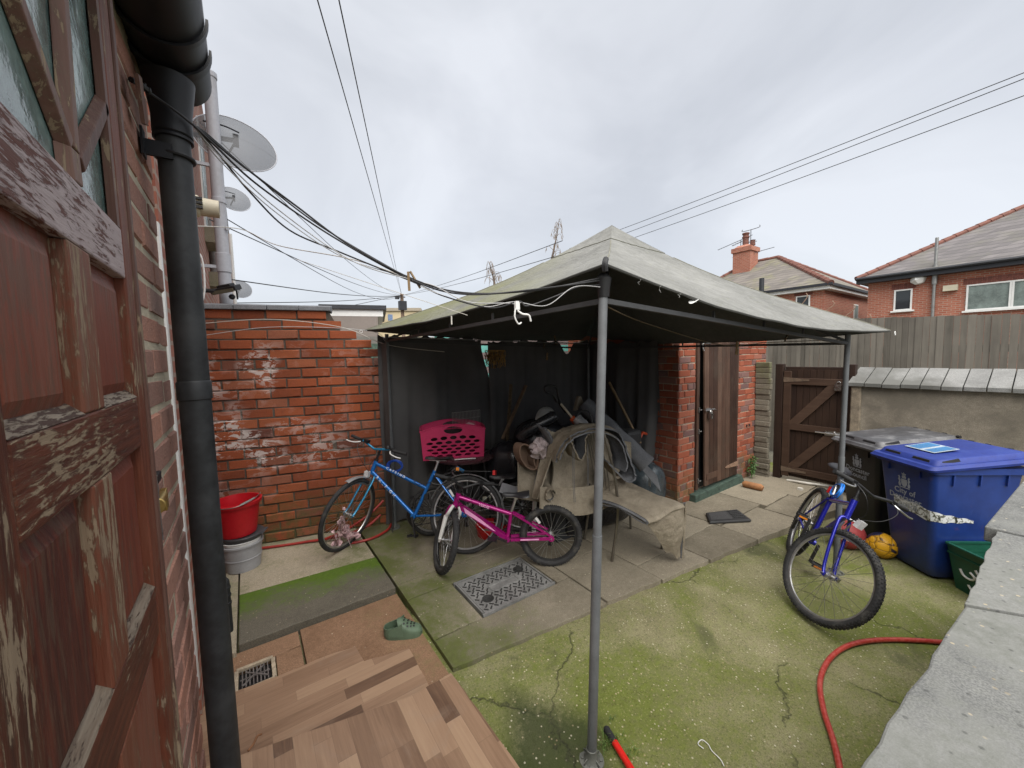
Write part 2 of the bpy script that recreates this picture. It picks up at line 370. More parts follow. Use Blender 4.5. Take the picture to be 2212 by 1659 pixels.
M['black'] = plain('black', (.012, .012, .013), .5)
M['rubber'] = plain('rubber', (.020, .020, .021), .75, bump=.3, scale=20)
M['steel'] = plain('steel', (.55, .55, .54), .28, 1.0, .1)
M['dull_metal'] = plain('dull_metal', (.30, .30, .29), .45, .8)
M['white'] = plain('white', (.72, .72, .70), .45, var=.06)
M['pipe_black'] = plain('pipe_black', (.022, .0245, .027), .58, var=.5, scale=5, dirt=(.045, .047, .048))
M['gutter_black'] = plain('gutter_black', (.005, .006, .009), .55, var=.4, scale=5)
M['pipe_grey'] = plain('pipe_grey', (.42, .43, .47), .5, var=.12, scale=4, dirt=(.30, .30, .31))
M['cream'] = plain('cream', (.55, .50, .38), .5, var=.1)
M['glass_obs'] = plain('obscure_glass', (.17, .25, .235), .12, var=.5, scale=5, bump=.25)
M['brass'] = plain('brass', (.48, .34, .12), .38, .9, .2)

WOODS = [(.2, (.012, .006, .005)), (.42, (.040, .015, .011)), (.56, (.085, .026, .015)), (.70, (.15, .044, .023)), (.84, (.18, .070, .042)), (1, (.19, .115, .085))]
M['door_ledge'] = woodmat('door_ledge', [(.3, (.035, .02, .016)), (.48, (.12, .085, .06)), (.65, (.22, .18, .135)), (1, (.27, .235, .18))], 1, (.045, .022, .018), .42, 5)
FL = (.29, .22, .145)
M['door_v'] = woodmat('door_v', WOODS, 2, FL, .23, 3.2); M['door_panel'] = woodmat('door_panel', [(.25, (.022, .009, .008)), (.42, (.070, .021, .015)), (.55, (.145, .034, .019)), (.68, (.18, .050, .028)), (.82, (.19, .078, .052)), (1, (.22, .15, .12))], 2, (.24, .15, .10), .16, 3.4); M['door_h'] = woodmat('door_h', [(p, tuple(x*.85 for x in c)) for p, c in WOODS], 1, FL, .24, 4.5)
M['door_pale'] = woodmat('door_pale', [(.2, (.20, .14, .13)), (.5, (.33, .26, .255)), (.8, (.42, .35, .345)), (1, (.46, .38, .36))], 1, (.11, .04, .03), .24, 4.0)  # bleached upper rail; reflected light is painted in as extra paleness
M['door_edge'] = woodmat('door_edge', [(.2, (.035, .015, .012)), (.6, (.12, .06, .045)), (1, (.22, .13, .10))], 2, FL, .2, 2.4)
M['shed_wood'] = woodmat('shed_wood', [(.25, (.020, .010, .007)), (.5, (.055, .028, .019)), (.7, (.095, .055, .038)), (1, (.17, .115, .085))], 2, (.13, .095, .07), .06, 2)
M['gate_wood'] = woodmat('gate_wood', [(.25, (.009, .005, .003)), (.5, (.023, .012, .008)), (.75, (.04, .022, .014)), (1, (.07, .042, .028))], 2)
M['gate_brace'] = woodmat('gate_brace', [(.25, (.020, .011, .007)), (.6, (.050, .028, .018)), (1, (.10, .062, .042))], 1)
M['fence_wood'] = woodmat('fence_wood', [(.25, (.075, .068, .056)), (.5, (.135, .123, .103)), (.75, (.19, .173, .145)), (1, (.25, .23, .195))], 2)
M['moss_sill'] = plain('moss_sill', (.05, .085, .065), .8, var=.6, scale=14, bump=.6, dirt=(.02, .018, .014))

def vinyl(name, along):
    k = NM(name, .38, spec=.45); u = k.xyz(k.uv()); A, B = (u[0], u[1]) if along == 0 else (u[1], u[0])
    row = k.mt('FLOOR', k.mt('DIVIDE', B, .078)); sh = k.white(k.comb(row, 3.1))
    cc = k.mt('FLOOR', k.mt('ADD', k.mt('DIVIDE', A, .42), k.mt('MULTIPLY', sh, 5)))
    rv = k.white(k.comb(row, cc, 1.7)); rv2 = k.white(k.comb(cc, row, 5.1))
    g = k.noise(k.comb(k.mt('MULTIPLY', A, 3.5), k.mt('MULTIPLY', B, 70), k.mt('MULTIPLY', rv, 40)), 1, 6, .6, .8)
    g2 = k.noise(k.comb(k.mt('MULTIPLY', A, 2), k.mt('MULTIPLY', B, 9), k.mt('MULTIPLY', rv2, 30)), 1, 4, .6, 1.6)
    f = k.mt('MULTIPLY_ADD', rv, .62, k.mt('MULTIPLY_ADD', g, .42, k.mt('MULTIPLY', g2, .25)))
    c = k.ramp(f, [(.25, (.082, .047, .031)), (.50, (.170, .102, .064)), (.75, (.265, .168, .108)), (1, (.34, .228, .148))])
    sc = k.ramp(k.noise(k.pos(), 4, 6, .65, .8), [(.56, 0), (.75, .4)]); c = k.mix(sc, c, (.26, .20, .155))
    ed_ = k.mt('MAXIMUM', k.ramp(k.mt('FRACT', k.mt('DIVIDE', B, .078)), [(0, .8), (.03, 0)]), k.ramp(k.mt('FRACT', k.mt('ADD', k.mt('DIVIDE', A, .42), k.mt('MULTIPLY', sh, 5))), [(0, .7), (.008, 0)]))
    c = k.mix(k.mt('MULTIPLY', ed_, .6), c, (.05, .032, .025))
    k.col(c); k.rg(k.mt('MULTIPLY_ADD', g, .25, .25)); return k.m
M['vinyl_x'] = vinyl('vinyl_x', 0); M['vinyl_y'] = vinyl('vinyl_y', 1)

def rooftile(name, c1, c2, lich):
    k = NM(name, .85); u = k.xyz(k.uv()); z = k.xyz(k.pos())[2]
    row = k.mt('DIVIDE', z, .17); ri = k.mt('FLOOR', row); fr = k.mt('FRACT', row)
    px_ = k.xyz(k.pos()); A = k.mt('ADD', px_[1], px_[0])
    ci = k.mt('ADD', k.mt('DIVIDE', A, .36), k.mt('MULTIPLY', ri, .5)); cf = k.mt('FRACT', ci); cid = k.mt('FLOOR', ci)
    rv = k.white(k.comb(ri, cid)); c = k.mix(k.mt('MULTIPLY_ADD', rv, .7, k.mt('MULTIPLY', k.noise(k.pos(), 2.5, 5), .4)), c1, c2)
    c = k.mix(k.ramp(k.noise(k.pos(), .9, 5, .65), [(.5, 0), (.66, .6)]), c, lich)
    e = k.mt('MAXIMUM', k.ramp(fr, [(.0, 1), (.22, 0)]), k.ramp(cf, [(0, .8), (.07, 0)]))
    c = k.mix(k.mt('MULTIPLY', e, .75), c, (.04, .04, .04)); k.col(c); k.bump(k.mt('SUBTRACT', 1, fr), .6, .03); return k.m
M['roof_grey'] = rooftile('roof_grey', (.085, .078, .080), (.17, .155, .155), (.13, .125, .10))
M['roof_mossy'] = rooftile('roof_mossy', (.095, .085, .078), (.19, .168, .148), (.19, .185, .09))
def farbrick(name, c1, c2, mo):
    k = NM(name, .9); b = k.n('ShaderNodeTexBrick'); k.l(k.uv(), b.inputs[0])
    for a, v in (('Color1', c1+(1,)), ('Color2', c2+(1,)), ('Mortar', mo+(1,)), ('Scale', 1.0), ('Mortar Size', .012), ('Brick Width', .235), ('Row Height', .082), ('Bias', -.1)): b.inputs[a].default_value = v
    k.col(k.mix(k.ramp(k.noise(k.pos(), .8, 5), [(.4, 0), (.7, .35)]), b.outputs[0], tuple(x*.6 for x in c1))); return k.m
M['far_brick'] = farbrick('far_brick', (.30, .085, .05), (.42, .14, .085), (.36, .25, .19))
M['facade_brick'] = farbrick('facade_brick', (.26, .085, .055), (.38, .15, .10), (.33, .26, .21))
M['terracotta'] = plain('terracotta', (.165, .068, .050), .85, var=.3, scale=3)
M['dark_trim'] = plain('dark_trim', (.02, .022, .028), .5)
M['aerial'] = plain('aerial', (.16, .16, .17), .5, .5)

# ================================================================ real brickwork
def brickwork(mb, O, ux, L, topz, n, ch=.098, bl=.275, mort=.011, proj=.01, seed=1, header=False, jit=.004, z0=0.0, mortcol=2.0, dep=.05):
    """bricks laid course by course from O along ux for L metres; n faces the viewer; topz(x) gives the height"""
    rr = random.Random(seed); O = V(O); ux = V(ux).normalized(); n = V(n).normalized(); up = V((0, 0, 1))
    row = 0; z = z0
    while True:
        x = -(bl*.5 if row % 2 else 0)-(rr.random()*.02)
        hh = ch; any_ = False
        b_l = bl*.5 if (header and row % header == 0) else bl
        if header and row % header == 0: x = -b_l*.5
        while x < L:
            x1 = x+b_l; a = max(x, 0)+mort/2; b = min(x1, L)-mort/2; x = x1
            if b-a < .02: any_ = True; continue
            if z+hh*.6 > topz((a+b)/2): continue
            any_ = True; mb.rv = rr.random()**1.3 if rr.random() < .93 else rr.uniform(.85, 1.0)
            p = proj+rr.uniform(-jit, jit); zt = rr.uniform(-.003, .003); tw = rr.uniform(-jit, jit)*.6; c = .006
            F = []
            for (sx, sz) in ((0, 0), (1, 0), (1, 1), (0, 1)):
                F.append((a if sx == 0 else b, z+(mort/2 if sz == 0 else hh-mort/2)+zt, sx, sz))
            back = [mb.pt(O+ux*q[0]+up*(q[1])-n*dep) for q in F]
            mid = [mb.pt(O+ux*(q[0]+rr.uniform(-.003, .003))+up*(q[1]+rr.uniform(-.003, .003))+n*(p-.006)) for q in F]
            fr = [mb.pt(O+ux*(q[0]+(c if q[2] == 0 else -c)+rr.uniform(-.002, .002))+up*(q[1]+(c if q[3] == 0 else -c)+rr.uniform(-.002, .002))+n*(p+(tw if q[2] else -tw))) for q in F]
            hand = ux.cross(up).dot(n) > 0
            def fc(ix): mb.face(ix if hand else ix[::-1])
            fc(fr)
            for i in range(4):
                j = (i+1) % 4; fc([fr[j], fr[i], mid[i], mid[j]]); fc([mid[j], mid[i], back[i], back[j]])
        row += 1; z += ch
        if not any_ or z > 9: break
    mb.rv = mortcol; return row

# ================================================================ ground
g = MB(); g.grid(lambda u, v: ((u-.5)*600, (v-.5)*600, -.02 if abs(u-.5) > .001 or 1 else 0), 2, 2)
struct('far_ground', g, concmat('far_ground', (.10, .10, .075), (.20, .19, .15), rough=.95))
def edge(x): return 2.006+(x-.903)*(1.574-2.006)/(4.644-.903)
g = MB()
def yz(x, y):
    X_, Y_ = x-.6, y-1.6; e = .055*smoothstep(.9, 0, edge(X_)-Y_)*smoothstep(.2, .8, X_)*smoothstep(5.0, 3.6, X_) if Y_ < edge(X_) else .055*smoothstep(.2, .8, X_)*smoothstep(5.0, 3.6, X_)*smoothstep(3.0, 2.5, Y_)
    return e+.004*math.sin(x*2.1+y)+.005*math.sin(y*3.3-x*1.2)
g.grid(lambda u, v: (-.6+u*8.0, -1.6+v*6.4, yz(u*8, v*6.4)), 110, 90)
struct('yard_ground', g, M['concrete_yard'])
# raised paving
pv = MB(); ZP = .09
def slab(mb, x0, x1, y0, y1, zt, th=.12, skew=0.0, tilt=0.0):
    g_ = .006; mb.rv = rnd.random()*2-.5
    y0a, y0b = (y0 if isinstance(y0, tuple) else (y0, y0)); y1a, y1b = (y1 if isinstance(y1, tuple) else (y1, y1)); ti = rnd.uniform(-.003, .003)
    n_ = 10; jag = [rnd.uniform(-.008, .008) for _ in range(n_+1)]
    lo = [(x0+g_+(x1-x0-2*g_)*i/n_, y0a+(y0b-y0a)*i/n_+g_+jag[i]) for i in range(n_+1)]
    top = [(x, y, zt+ti) for x, y in lo]+[(x1-g_, y1b-g_, zt), (x0+g_, y1a-g_, zt)]
    mb.prism([(p[0], p[1], p[2]-th) for p in top], (0, 0, th))
def edge(x): return 2.006+(x-.903)*(1.574-2.006)/(4.644-.903)
MH = (1.29, 1.985, 2.285, 2.80)     # manhole cover
slab(pv, .91, 2.12, (edge(.91), edge(2.12)), MH[2], ZP)
slab(pv, .91, MH[0], MH[2], MH[3], ZP); slab(pv, MH[1], 2.12, MH[2], MH[3], ZP); slab(pv, .91, 2.12, MH[3], 3.05, ZP)
slab(pv, .91, 2.12, 3.05, 4.5, ZP-.002)
slab(pv, 2.12, 2.70, (edge(2.12), edge(2.70)), 2.47, ZP+.003); slab(pv, 2.12, 2.70, 2.47, 3.2, ZP); slab(pv, 2.12, 3.31, 3.2, 4.5, ZP)
slab(pv, 2.70, 3.31, (edge(2.7), edge(3.31)), 2.05, ZP); slab(pv, 2.70, 3.31, 2.05, 3.2, ZP+.002)
slab(pv, 3.31, 4.05, (edge(3.31), edge(4.05)), 2.08, ZP); slab(pv, 3.31, 4.05, 2.08, 4.5, ZP)
slab(pv, 4.05, 4.90, (edge(4.05), edge(4.9)), 2.02, ZP-.002); slab(pv, 4.05, 5.0, 2.02, 4.5, ZP)
slab(pv, 4.90, 5.62, (edge(4.9), edge(5.62)-.05), 1.95, ZP); slab(pv, 5.0, 5.62, 1.95, 2.7, ZP+.002)
slab(pv, 5.62, 6.5, (1.2, 1.1), 1.85, ZP-.004); slab(pv, 5.62, 6.5, 1.85, 2.7, ZP-.002)
struct('paving', pv, M['paving'], .004)
pm = MB(); slab(pm, -.15, .90, 3.0, (3.66, 3.60), .10, .10); struct('mossy_slab', pm, M['slab_moss'], .006)
pp = MB(); slab(pp, -.15, .90, (3.665, 3.605), 4.8, .092, .1); slab(pp, -.32, -.15, 2.95, 4.8, .085, .1); struct('pale_slab', pp, M['slab_pale'], .004)
pb = MB(); slab(pb, .20, .90, 2.0, 2.995, .055, .08); slab(pb, -.32, .20, 2.82, 2.995, .052, .08); slab(pb, .045, .20, 2.60, 2.82, .052, .08); slab(pb, -.32, -.165, 2.60, 2.82, .052, .08)
slab(pb, -.32, .2, 1.9, 2.60, .052, .08); struct('brown_slab', pb, M['slab_brown'], .004)
# manhole cover
mc = empty('manhole_cover', (1.64, 2.54, ZP-.02), 'rectangular grey chequer plate manhole cover with two round lifting keyholes, set in the paving', 'manhole cover')
M['iron'] = plain('iron', (.29, .29, .28), .5, .3, .3, 10, .3)
M['iron_dark'] = plain('iron_dark', (.05, .05, .048), .6, .3, .3)
f = MB(); x0, x1, y0, y1 = MH
for a, b in (((x0+.008, y0+.02), (x1-.008, y0+.02)), ((x0+.008, y1-.02), (x1-.008, y1-.02)), ((x0+.02, y0+.036), (x0+.02, y1-.036)), ((x1-.02, y0+.036), (x1-.02, y1-.036))): f.bar((a[0], a[1], ZP-.012), (b[0], b[1], ZP-.012), .014, .03)
f.build('frame', M['iron'], mc)
fd = MB(); f = MB(); f.lim(x0+.034, x1-.034, y0+.034, y1-.034, ZP-.03, ZP-.003)
ct = ((x0+x1)/2, (y0+y1)/2); i = 0
yy = y0+.06
while yy < y1-.05:
    xx = x0+.06+(.022 if i % 2 else 0)
    j = 0
    while xx < x1-.05:
        on = abs(xx-ct[0]) < .155 and abs(yy-ct[1]) < .06
        on = on or any(math.hypot(xx-(ct[0]+s_*.21), yy-(ct[1]+s_*.095)) < .052 for s_ in (-1, 1))
        if not on:
            a = R(45 if (i+j) % 2 else -45); fd.box((xx, yy, ZP-.001), (.034, .010, .005), MX.Rotation(a, 3, 'Z'))
        xx += .044; j += 1
    yy += .034; i += 1
pl_ = f.build('plate', M['iron'], mc); fd.build('chequer_pattern', M['iron_dark'], pl_)
f = MB(); f.bar((ct[0]-.13, ct[1]-.038, ZP), (ct[0]+.13, ct[1]-.038, ZP), .008, .008); f.bar((ct[0]-.13, ct[1]+.038, ZP), (ct[0]+.13, ct[1]+.038, ZP), .008, .008)
f.bar((ct[0]-.13, ct[1]-.034, ZP), (ct[0]-.13, ct[1]+.034, ZP), .008, .008); f.bar((ct[0]+.13, ct[1]-.034, ZP), (ct[0]+.13, ct[1]+.034, ZP), .008, .008)
f.build('name_panel', M['iron'], mc)
for s_ in (-1, 1):
    f = MB(); c = (ct[0]+s_*.21, ct[1]+s_*.095, ZP-.002); f.lathe(c, [(0, .0), (.034, .0), (.040, .004), (.046, .004), (.046, 0)], 20); f.bar((c[0]-.025, c[1]+.01, c[2]+.004), (c[0]+.025, c[1]-.01, c[2]+.004), .012, .008)
    f.build('lifting_keyhole', M['iron_dark'], mc)
# drain
dr = empty('drain', (-.06, 2.71, .03), 'small square yard drain with a rusty broken grate, beside the wood effect vinyl', 'drain')
f = MB(); X0, X1, Y0, Y1 = -.155, .035, 2.61, 2.81
for a, b in (((X0, Y0), (X1, Y0)), ((X0, Y1), (X1, Y1))): f.bar((a[0], a[1], .052), (b[0], b[1], .052), .022, .02)
for a, b in (((X0, Y0+.011), (X0, Y1-.011)), ((X1, Y0+.011), (X1, Y1-.011))): f.bar((a[0], a[1], .052), (b[0], b[1], .052), .022, .02)
f.build('frame', plain('drain_frame', (.40, .33, .24), .8, var=.4, scale=20), dr, .002)
f = MB(); 
for i in range(8): x = X0+.03+i*.0185; f.bar((x, Y0+.03, .05), (x, Y1-.02, .05), .006, .008)
f.bar((X0+.02, Y0+.1, .053), (X1-.02, Y0+.1, .053), .006, .006); f.bar((X0+.03, Y0+.04, .056), (X1-.05, Y1-.04, .056), .008, .006); f.bar((X0+.05, Y1-.05, .056), (X1-.03, Y0+.05, .056), .008, .006)
f.build('grate', plain('grate', (.22, .20, .19), .6, .5, .4, 30), dr)
f = MB(); f.lim(X0+.012, X1-.012, Y0+.012, Y1-.012, .012, .028); f.build('sump', M['black'], dr)
# wood effect vinyl, on the yard and on the doorstep
def wavy(pts, n=6, a=.004, sd=3):
    r_ = random.Random(sd); o_ = []
    for i in range(len(pts)):
        p = V(pts[i]); q = V(pts[(i+1) % len(pts)])
        for k in range(n): t = p.lerp(q, k/n); o_.append((t.x+r_.uniform(-a, a)*(k > 0), t.y+r_.uniform(-a, a)*(k > 0), t.z))
    return o_
v = MB(); Zv = .066
P1 = [(-.33, 2.60, Zv), (-.14, 2.62, Zv), (.06, 2.60, Zv), (.30, 2.60, Zv), (.485, 2.575, Zv), (.50, 2.41, Zv), (.765, 2.345, Zv), (.757, 1.88, Zv), (-.33, 1.80, Zv)]
v.prism(wavy([(p[0], p[1], p[2]-.006) for p in reversed(P1)][::-1], 5), (0, 0, .006)); 
solo('vinyl_flooring', v, M['vinyl_x'], 'brown wood effect vinyl sheet at yard level, its edge cut in steps beside the drain', 'flooring')
st = MB(); st.prism([(-.33, -.9, -.02), (.84, -.9, -.02), (.845, 1.26, -.02), (.83, 1.89, -.02), (.60, 1.88, -.02), (-.33, 2.10, -.02)], (0, 0, .172)); struct('doorstep', st, M['slab_pale'])
v = MB(); P2 = [(-.33, -.9, .156), (.862, -.9, .156), (.875, 1.27, .156), (.868, 1.6, .156), (.855, 1.905, .156), (.61, 1.895, .156), (-.16, 2.068, .156), (-.33, 2.105, .156)]
v.prism(wavy(P2, 6, .003, 9), (0, 0, .005)); solo('vinyl_flooring', v, M['vinyl_y'], 'sheet of brown wood effect vinyl on the raised doorstep, nearest the camera', 'flooring')
# ================================================================ brick yard wall with stepped top
wl = empty('brick_wall', (.5, 4.5, 0), 'red brick yard wall with flaking white paint, its right end broken down in steps', 'wall')
A = V((-.32, 4.66, 0)); B = V((1.42, 4.23, 0)); ux = (B-A).normalized(); nn = V((ux.y, -ux.x, 0)); LW = (B-A).length
def ytop(x):
    if x < 1.12: return 2.43
    if x < 1.24: return 2.36
    if x < 1.36: return 2.27
    if x < 1.44: return 2.18
    if x < 1.56: return 2.10
    return 2.02
b = MB(); brickwork(b, A, ux, LW, ytop, nn, .098, .275, .015, .004, 11, jit=.009)
b.build('bricks', M['brick_yard'], wl)
b = MB(); b.rv = 2.0; prof = [(0, -.05), (LW, -.05), (LW, 1.93), (1.5, 1.95), (1.4, 2.08), (1.3, 2.16), (1.2, 2.25), (1.1, 2.44), (0, 2.44)]
b.prism([A+ux*x+V((0, 0, z))-nn*.008 for x, z in prof], -nn*.20); b.build('mortar', M['brick_yard'], wl)
for i in range(4):
    b = MB(); x0 = .005+i*.275-.0; x1 = x0+.27 if i < 3 else 1.12
    if i == 3: x0 = .83
    if x1 < x0: continue
    q = [A+ux*x0+V((0, 0, 2.445)), A+ux*x1+V((0, 0, 2.445))]
    f0 = nn*.035; bk = -nn*.24
    b.hexa([q[0]+f0, q[1]+f0, q[1]+bk, q[0]+bk, q[0]+f0+V((0, 0, .045)), q[1]+f0+V((0, 0, .045)), q[1]+bk+V((0, 0, .085)), q[0]+bk+V((0, 0, .085))])
    b.build('coping_stone', M['slate'], wl, .006)

# ================================================================ shed (brick outhouse)
sh = empty('brick_shed', (5.2, 2.6, 0), 'red brick outhouse with a brown plank door, right of the curtained gazebo', 'shed')
SX0, SX1, SY = 4.20, 6.50, 2.60; HS = 2.62
def hs(x): return HS
b = MB()
brickwork(b, (SX0, SY, 0), (1, 0, 0), .36, hs, (0, -1, 0), .082, .25, .010, 0, 21, header=3)
brickwork(b, (5.61, SY, 0), (1, 0, 0), SX1-5.61, hs, (0, -1, 0), .082, .25, .010, 0, 22, header=3)
brickwork(b, (4.56, SY, 0), (1, 0, 0), 1.05, lambda x: HS, (0, -1, 0), .082, .25, .010, 0, 25, z0=2.46)
brickwork(b, (4.56, SY, 0), (1, 0, 0), 1.05, lambda x: .17, (0, -1, 0), .082, .25, .010, 0, 25, z0=0)
b.build('front_wall', M['brick_shed'], sh)
b = MB(); brickwork(b, (SX0, SY+1.9, 0), (0, -1, 0), 1.9, hs, (-1, 0, 0), .082, .25, .010, 0, 23, header=3); b.build('side_wall', M['brick_shed'], sh)
b = MB(); b.rv = 2.0; b.lim(SX0+.010, 4.56, SY+.010, SY+.2, 0, HS); b.lim(5.61, SX1, SY+.010, SY+.2, 0, HS); b.lim(4.56, 5.61, SY+.012, SY+.2, 2.46, HS); b.lim(4.56, 5.61, SY+.012, SY+.2, 0, .15)
b.lim(SX0+.010, SX0+.2, SY+.2, SY+1.9, 0, HS); b.build('mortar', M['brick_shed'], sh)
b = MB(); b.lim(SX0-.06, SX1+.05, SY-.05, SY+2.0, HS, HS+.06); b.build('roof', M['slate'], sh)
b = MB(); b.rv = .4; b.lim(4.56, 4.615, SY-.02, SY+.06, .2, 2.46); b.lim(5.565, 5.61, SY-.02, SY+.06, .2, 2.46); b.lim(4.615, 5.565, SY-.02, SY+.06, 2.40, 2.46); b.build('door_frame', M['shed_wood'], sh, .003)
b = MB(); b.hexa([(4.44, SY-.09, .06), (5.72, SY-.09, .06), (5.72, SY+.04, .06), (4.44, SY+.04, .06), (4.46, SY-.08, .175), (5.68, SY-.06, .195), (5.68, SY+.04, .195), (4.46, SY+.04, .175)]); b.build('sill', M['moss_sill'], sh, .01)
# plank door, sagging so a dark gap shows on its lock side
b = MB(); W = 5.555-4.71; n_ = 8
for i in range(n_):
    xa = 4.70+W*i/n_; xb = xa+W/n_-.005; b.rv = rnd.random()*1.2-.3; ti = .035
    b.hexa([(xa+ti*.6, SY-.045, .225+.05*(1-i/n_)*0), (xb+ti*.6, SY-.045, .225), (xb+ti*.6, SY-.022, .225), (xa+ti*.6, SY-.022, .225), (xa-ti, SY-.045, 2.39), (xb-ti, SY-.045, 2.39), (xb-ti, SY-.022, 2.39), (xa-ti, SY-.022, 2.39)])
dd = b.build('door', M['shed_wood'], sh, .003)
b = MB(); b.lim(4.62, 5.56, SY+.03, SY+.05, .2, 2.4); b.build('dark_interior', M['black'], sh)
for z in (2.10, .38):
    b = MB(); b.prism([(5.57, SY-.05, z+.035), (5.57, SY-.05, z-.035), (5.25, SY-.05, z-.015), (5.22, SY-.05, z), (5.25, SY-.05, z+.015)], (0, -.006, 0)); b.build('strap_hinge', plain('hinge_rust', (.24, .15, .10), .7, var=.4, scale=30), dd)
b = MB(); b.lim(4.70, 4.80, SY-.062, SY-.046, 1.19, 1.23); b.cyl((4.66, SY-.07, 1.21), (4.88, SY-.07, 1.21), .011, 8); b.cyl((4.84, SY-.07, 1.21), (4.84, SY-.115, 1.20), .008, 8); b.lim(4.74, 4.80, SY-.10, SY-.07, 1.10, 1.17)
b.ring((4.77, SY-.085, 1.18), .022, .006, (0, 1, 0), 14, 6); b.build('bolt', M['steel'], dd)
b = MB(); b.lim(4.68, 4.80, SY-.06, SY-.046, 2.04, 2.09); b.build('upper_bolt', M['dull_metal'], dd)
b = MB(); b.lim(4.76, 5.02, SY-.052, SY-.046, .30, .38); b.build('patch', M['shed_wood'], dd)
b = MB(); b.tube(crv([(4.63, SY-.03, 2.16), (4.635, SY-.05, 2.10), (4.62, SY-.045, 2.02), (4.64, SY-.05, 1.95)], 5), .010, 6); b.ring((4.63, SY-.05, 2.06), .022, .005, (0, 1, 0), 12, 6); b.build('chain', M['steel'], sh)
for z in (1.22, .95, .32):
    b = MB(); b.lim(4.585, 4.60, SY-.036, SY-.02, z-.03, z+.03); b.cyl((4.59, SY-.045, z), (4.62, SY-.045, z), .008, 6); b.build('staple', M['dull_metal'], sh)
b = MB(); b.ball((5.98, SY-.06, 2.31), .075, 16, (1, .9, .8)); b.build('bulkhead_lamp', M['pipe_grey'], sh)
for z in (2.24, 2.22):
    pass
b = MB(); b.rv = .95
for x in (5.90, 5.98): b.cyl((x, SY-.016, .86), (x, SY+.0, .86), .016, 8)
b.build('vent_hole', M['black'], sh)
# broken plaster pilaster beside the gate
b = MB(); n_ = 22; XP = atY(1657, 900, 2.42).x
for i in range(n_):
    z = .05+i*.078; w0 = rnd.uniform(.015, .05); d0 = rnd.uniform(.0, .03); b.rv = rnd.random()
    b.hexa([(XP+w0, 2.42-d0, z), (XP+.09, 2.42-d0, z), (XP+.09, 2.60, z), (XP+w0, 2.60, z), (XP+w0+rnd.uniform(-.015, .015), 2.42-d0, z+.079), (XP+.09, 2.42-d0, z+.079), (XP+.09, 2.60, z+.079), (XP+w0, 2.60, z+.079)])
solo('gate_pillar', b, [concmat('broken_render', (.12, .105, .08), (.23, .205, .16), moss=(.10, .11, .04), mamt=.3, bs=1)], 'narrow pillar of broken crumbling render between the outhouse and the gate', 'pillar', bevel=.012)

# ================================================================ gate
GX = 6.30
gt = empty('yard_gate', (GX, 1.9, .08), 'dark brown ledged and braced wooden back gate, closed', 'gate')
ga, gb_ = atX(1684, 900, GX).y, atX(1858, 900, GX).y
b = MB(); n_ = 9; yy0, yy1 = ga-.05, gb_+.16
for i in range(n_):
    a = yy0+(yy1-yy0)*i/n_; c = yy0+(yy1-yy0)*(i+1)/n_; b.rv = rnd.random(); b.lim(GX, GX+.02, min(a, c)+.002, max(a, c)-.002, .14, 1.66)
b.build('boards', M['gate_wood'], gt)
for z in (.24, .86, 1.50):
    b = MB(); b.rv = .7; b.lim(GX-.035, GX-.001, yy1, yy0, z-.045, z+.045); b.build('ledge', M['gate_brace'], gt, .004)
b = MB(); b.rv = .5; b.lim(GX-.036, GX-.0005, yy0-.09, yy0, .14, 1.64); b.build('stile', M['gate_brace'], gt, .004)
for z0, z1 in ((.285, .815), (.905, 1.455)):
    b = MB(); b.rv = .9; b.bar((GX-.019, yy0-.10, z0+.03), (GX-.019, yy1+.02, z1-.03), .075, .034, (1, 0, 0)) if False else b.hexa([(GX-.034, yy0-.06, z0), (GX-.034, yy0-.20, z0), (GX-.002, yy0-.20, z0), (GX-.002, yy0-.06, z0), (GX-.034, yy1+.17, z1), (GX-.034, yy1+.02, z1), (GX-.002, yy1+.02, z1), (GX-.002, yy1+.17, z1)])
    b.build('brace', M['gate_brace'], gt, .003)
for z in (1.52, .24):
    b = MB(); b.prism([(GX-.037, yy0, z+.035), (GX-.037, yy0, z-.035), (GX-.037, yy0-.3, z-.01), (GX-.037, yy0-.3, z+.01)], (-.006, 0, 0)); b.build('strap_hinge', plain('hinge_iron', (.13, .09, .06), .7, var=.4, scale=30), gt)
b = MB(); b.cyl((GX-.05, yy1+.28, .83), (GX-.05, yy1-.02, .83), .010, 8); b.lim(GX-.046, GX-.036, yy1+.02, yy1+.18, .80, .86); b.ring((GX-.06, yy1+.07, .85), .02, .006, (0, 1, 0), 12, 6); b.build('bolt', M['steel'], gt)
b = MB(); b.lim(GX-.07, GX-.036, yy1+.02, yy1+.09, 1.40, 1.48); b.ring((GX-.055, yy1+.055, 1.49), .025, .008, (1, 0, 0), 12, 6); b.build('padlock', M['steel'], gt)
for nm, ya, lab in (('gate_post', yy0+.01, 'dark wooden gate post on the hinge side, against the outhouse'), ('gate_post', yy1-.105, 'dark wooden gate post on the latch side, beside the rendered wall')):
    b = MB(); b.rv = .3; b.lim(GX-.04, GX+.05, ya, ya+.095, .02, 1.74); solo(nm, b, M['gate_wood'], lab, 'post', bevel=.006)
b = MB(); b.rv = .3; b.lim(GX+.0205, GX+.06, yy1, yy0, 1.58, 1.70); b.build('top_rail', M['gate_wood'], gt, .004)
b = MB(); b.lim(GX-.02, GX+.25, yy1-.1, yy0+.1, .0, .075); struct('gate_threshold', b, M['slab_pale'], .006)

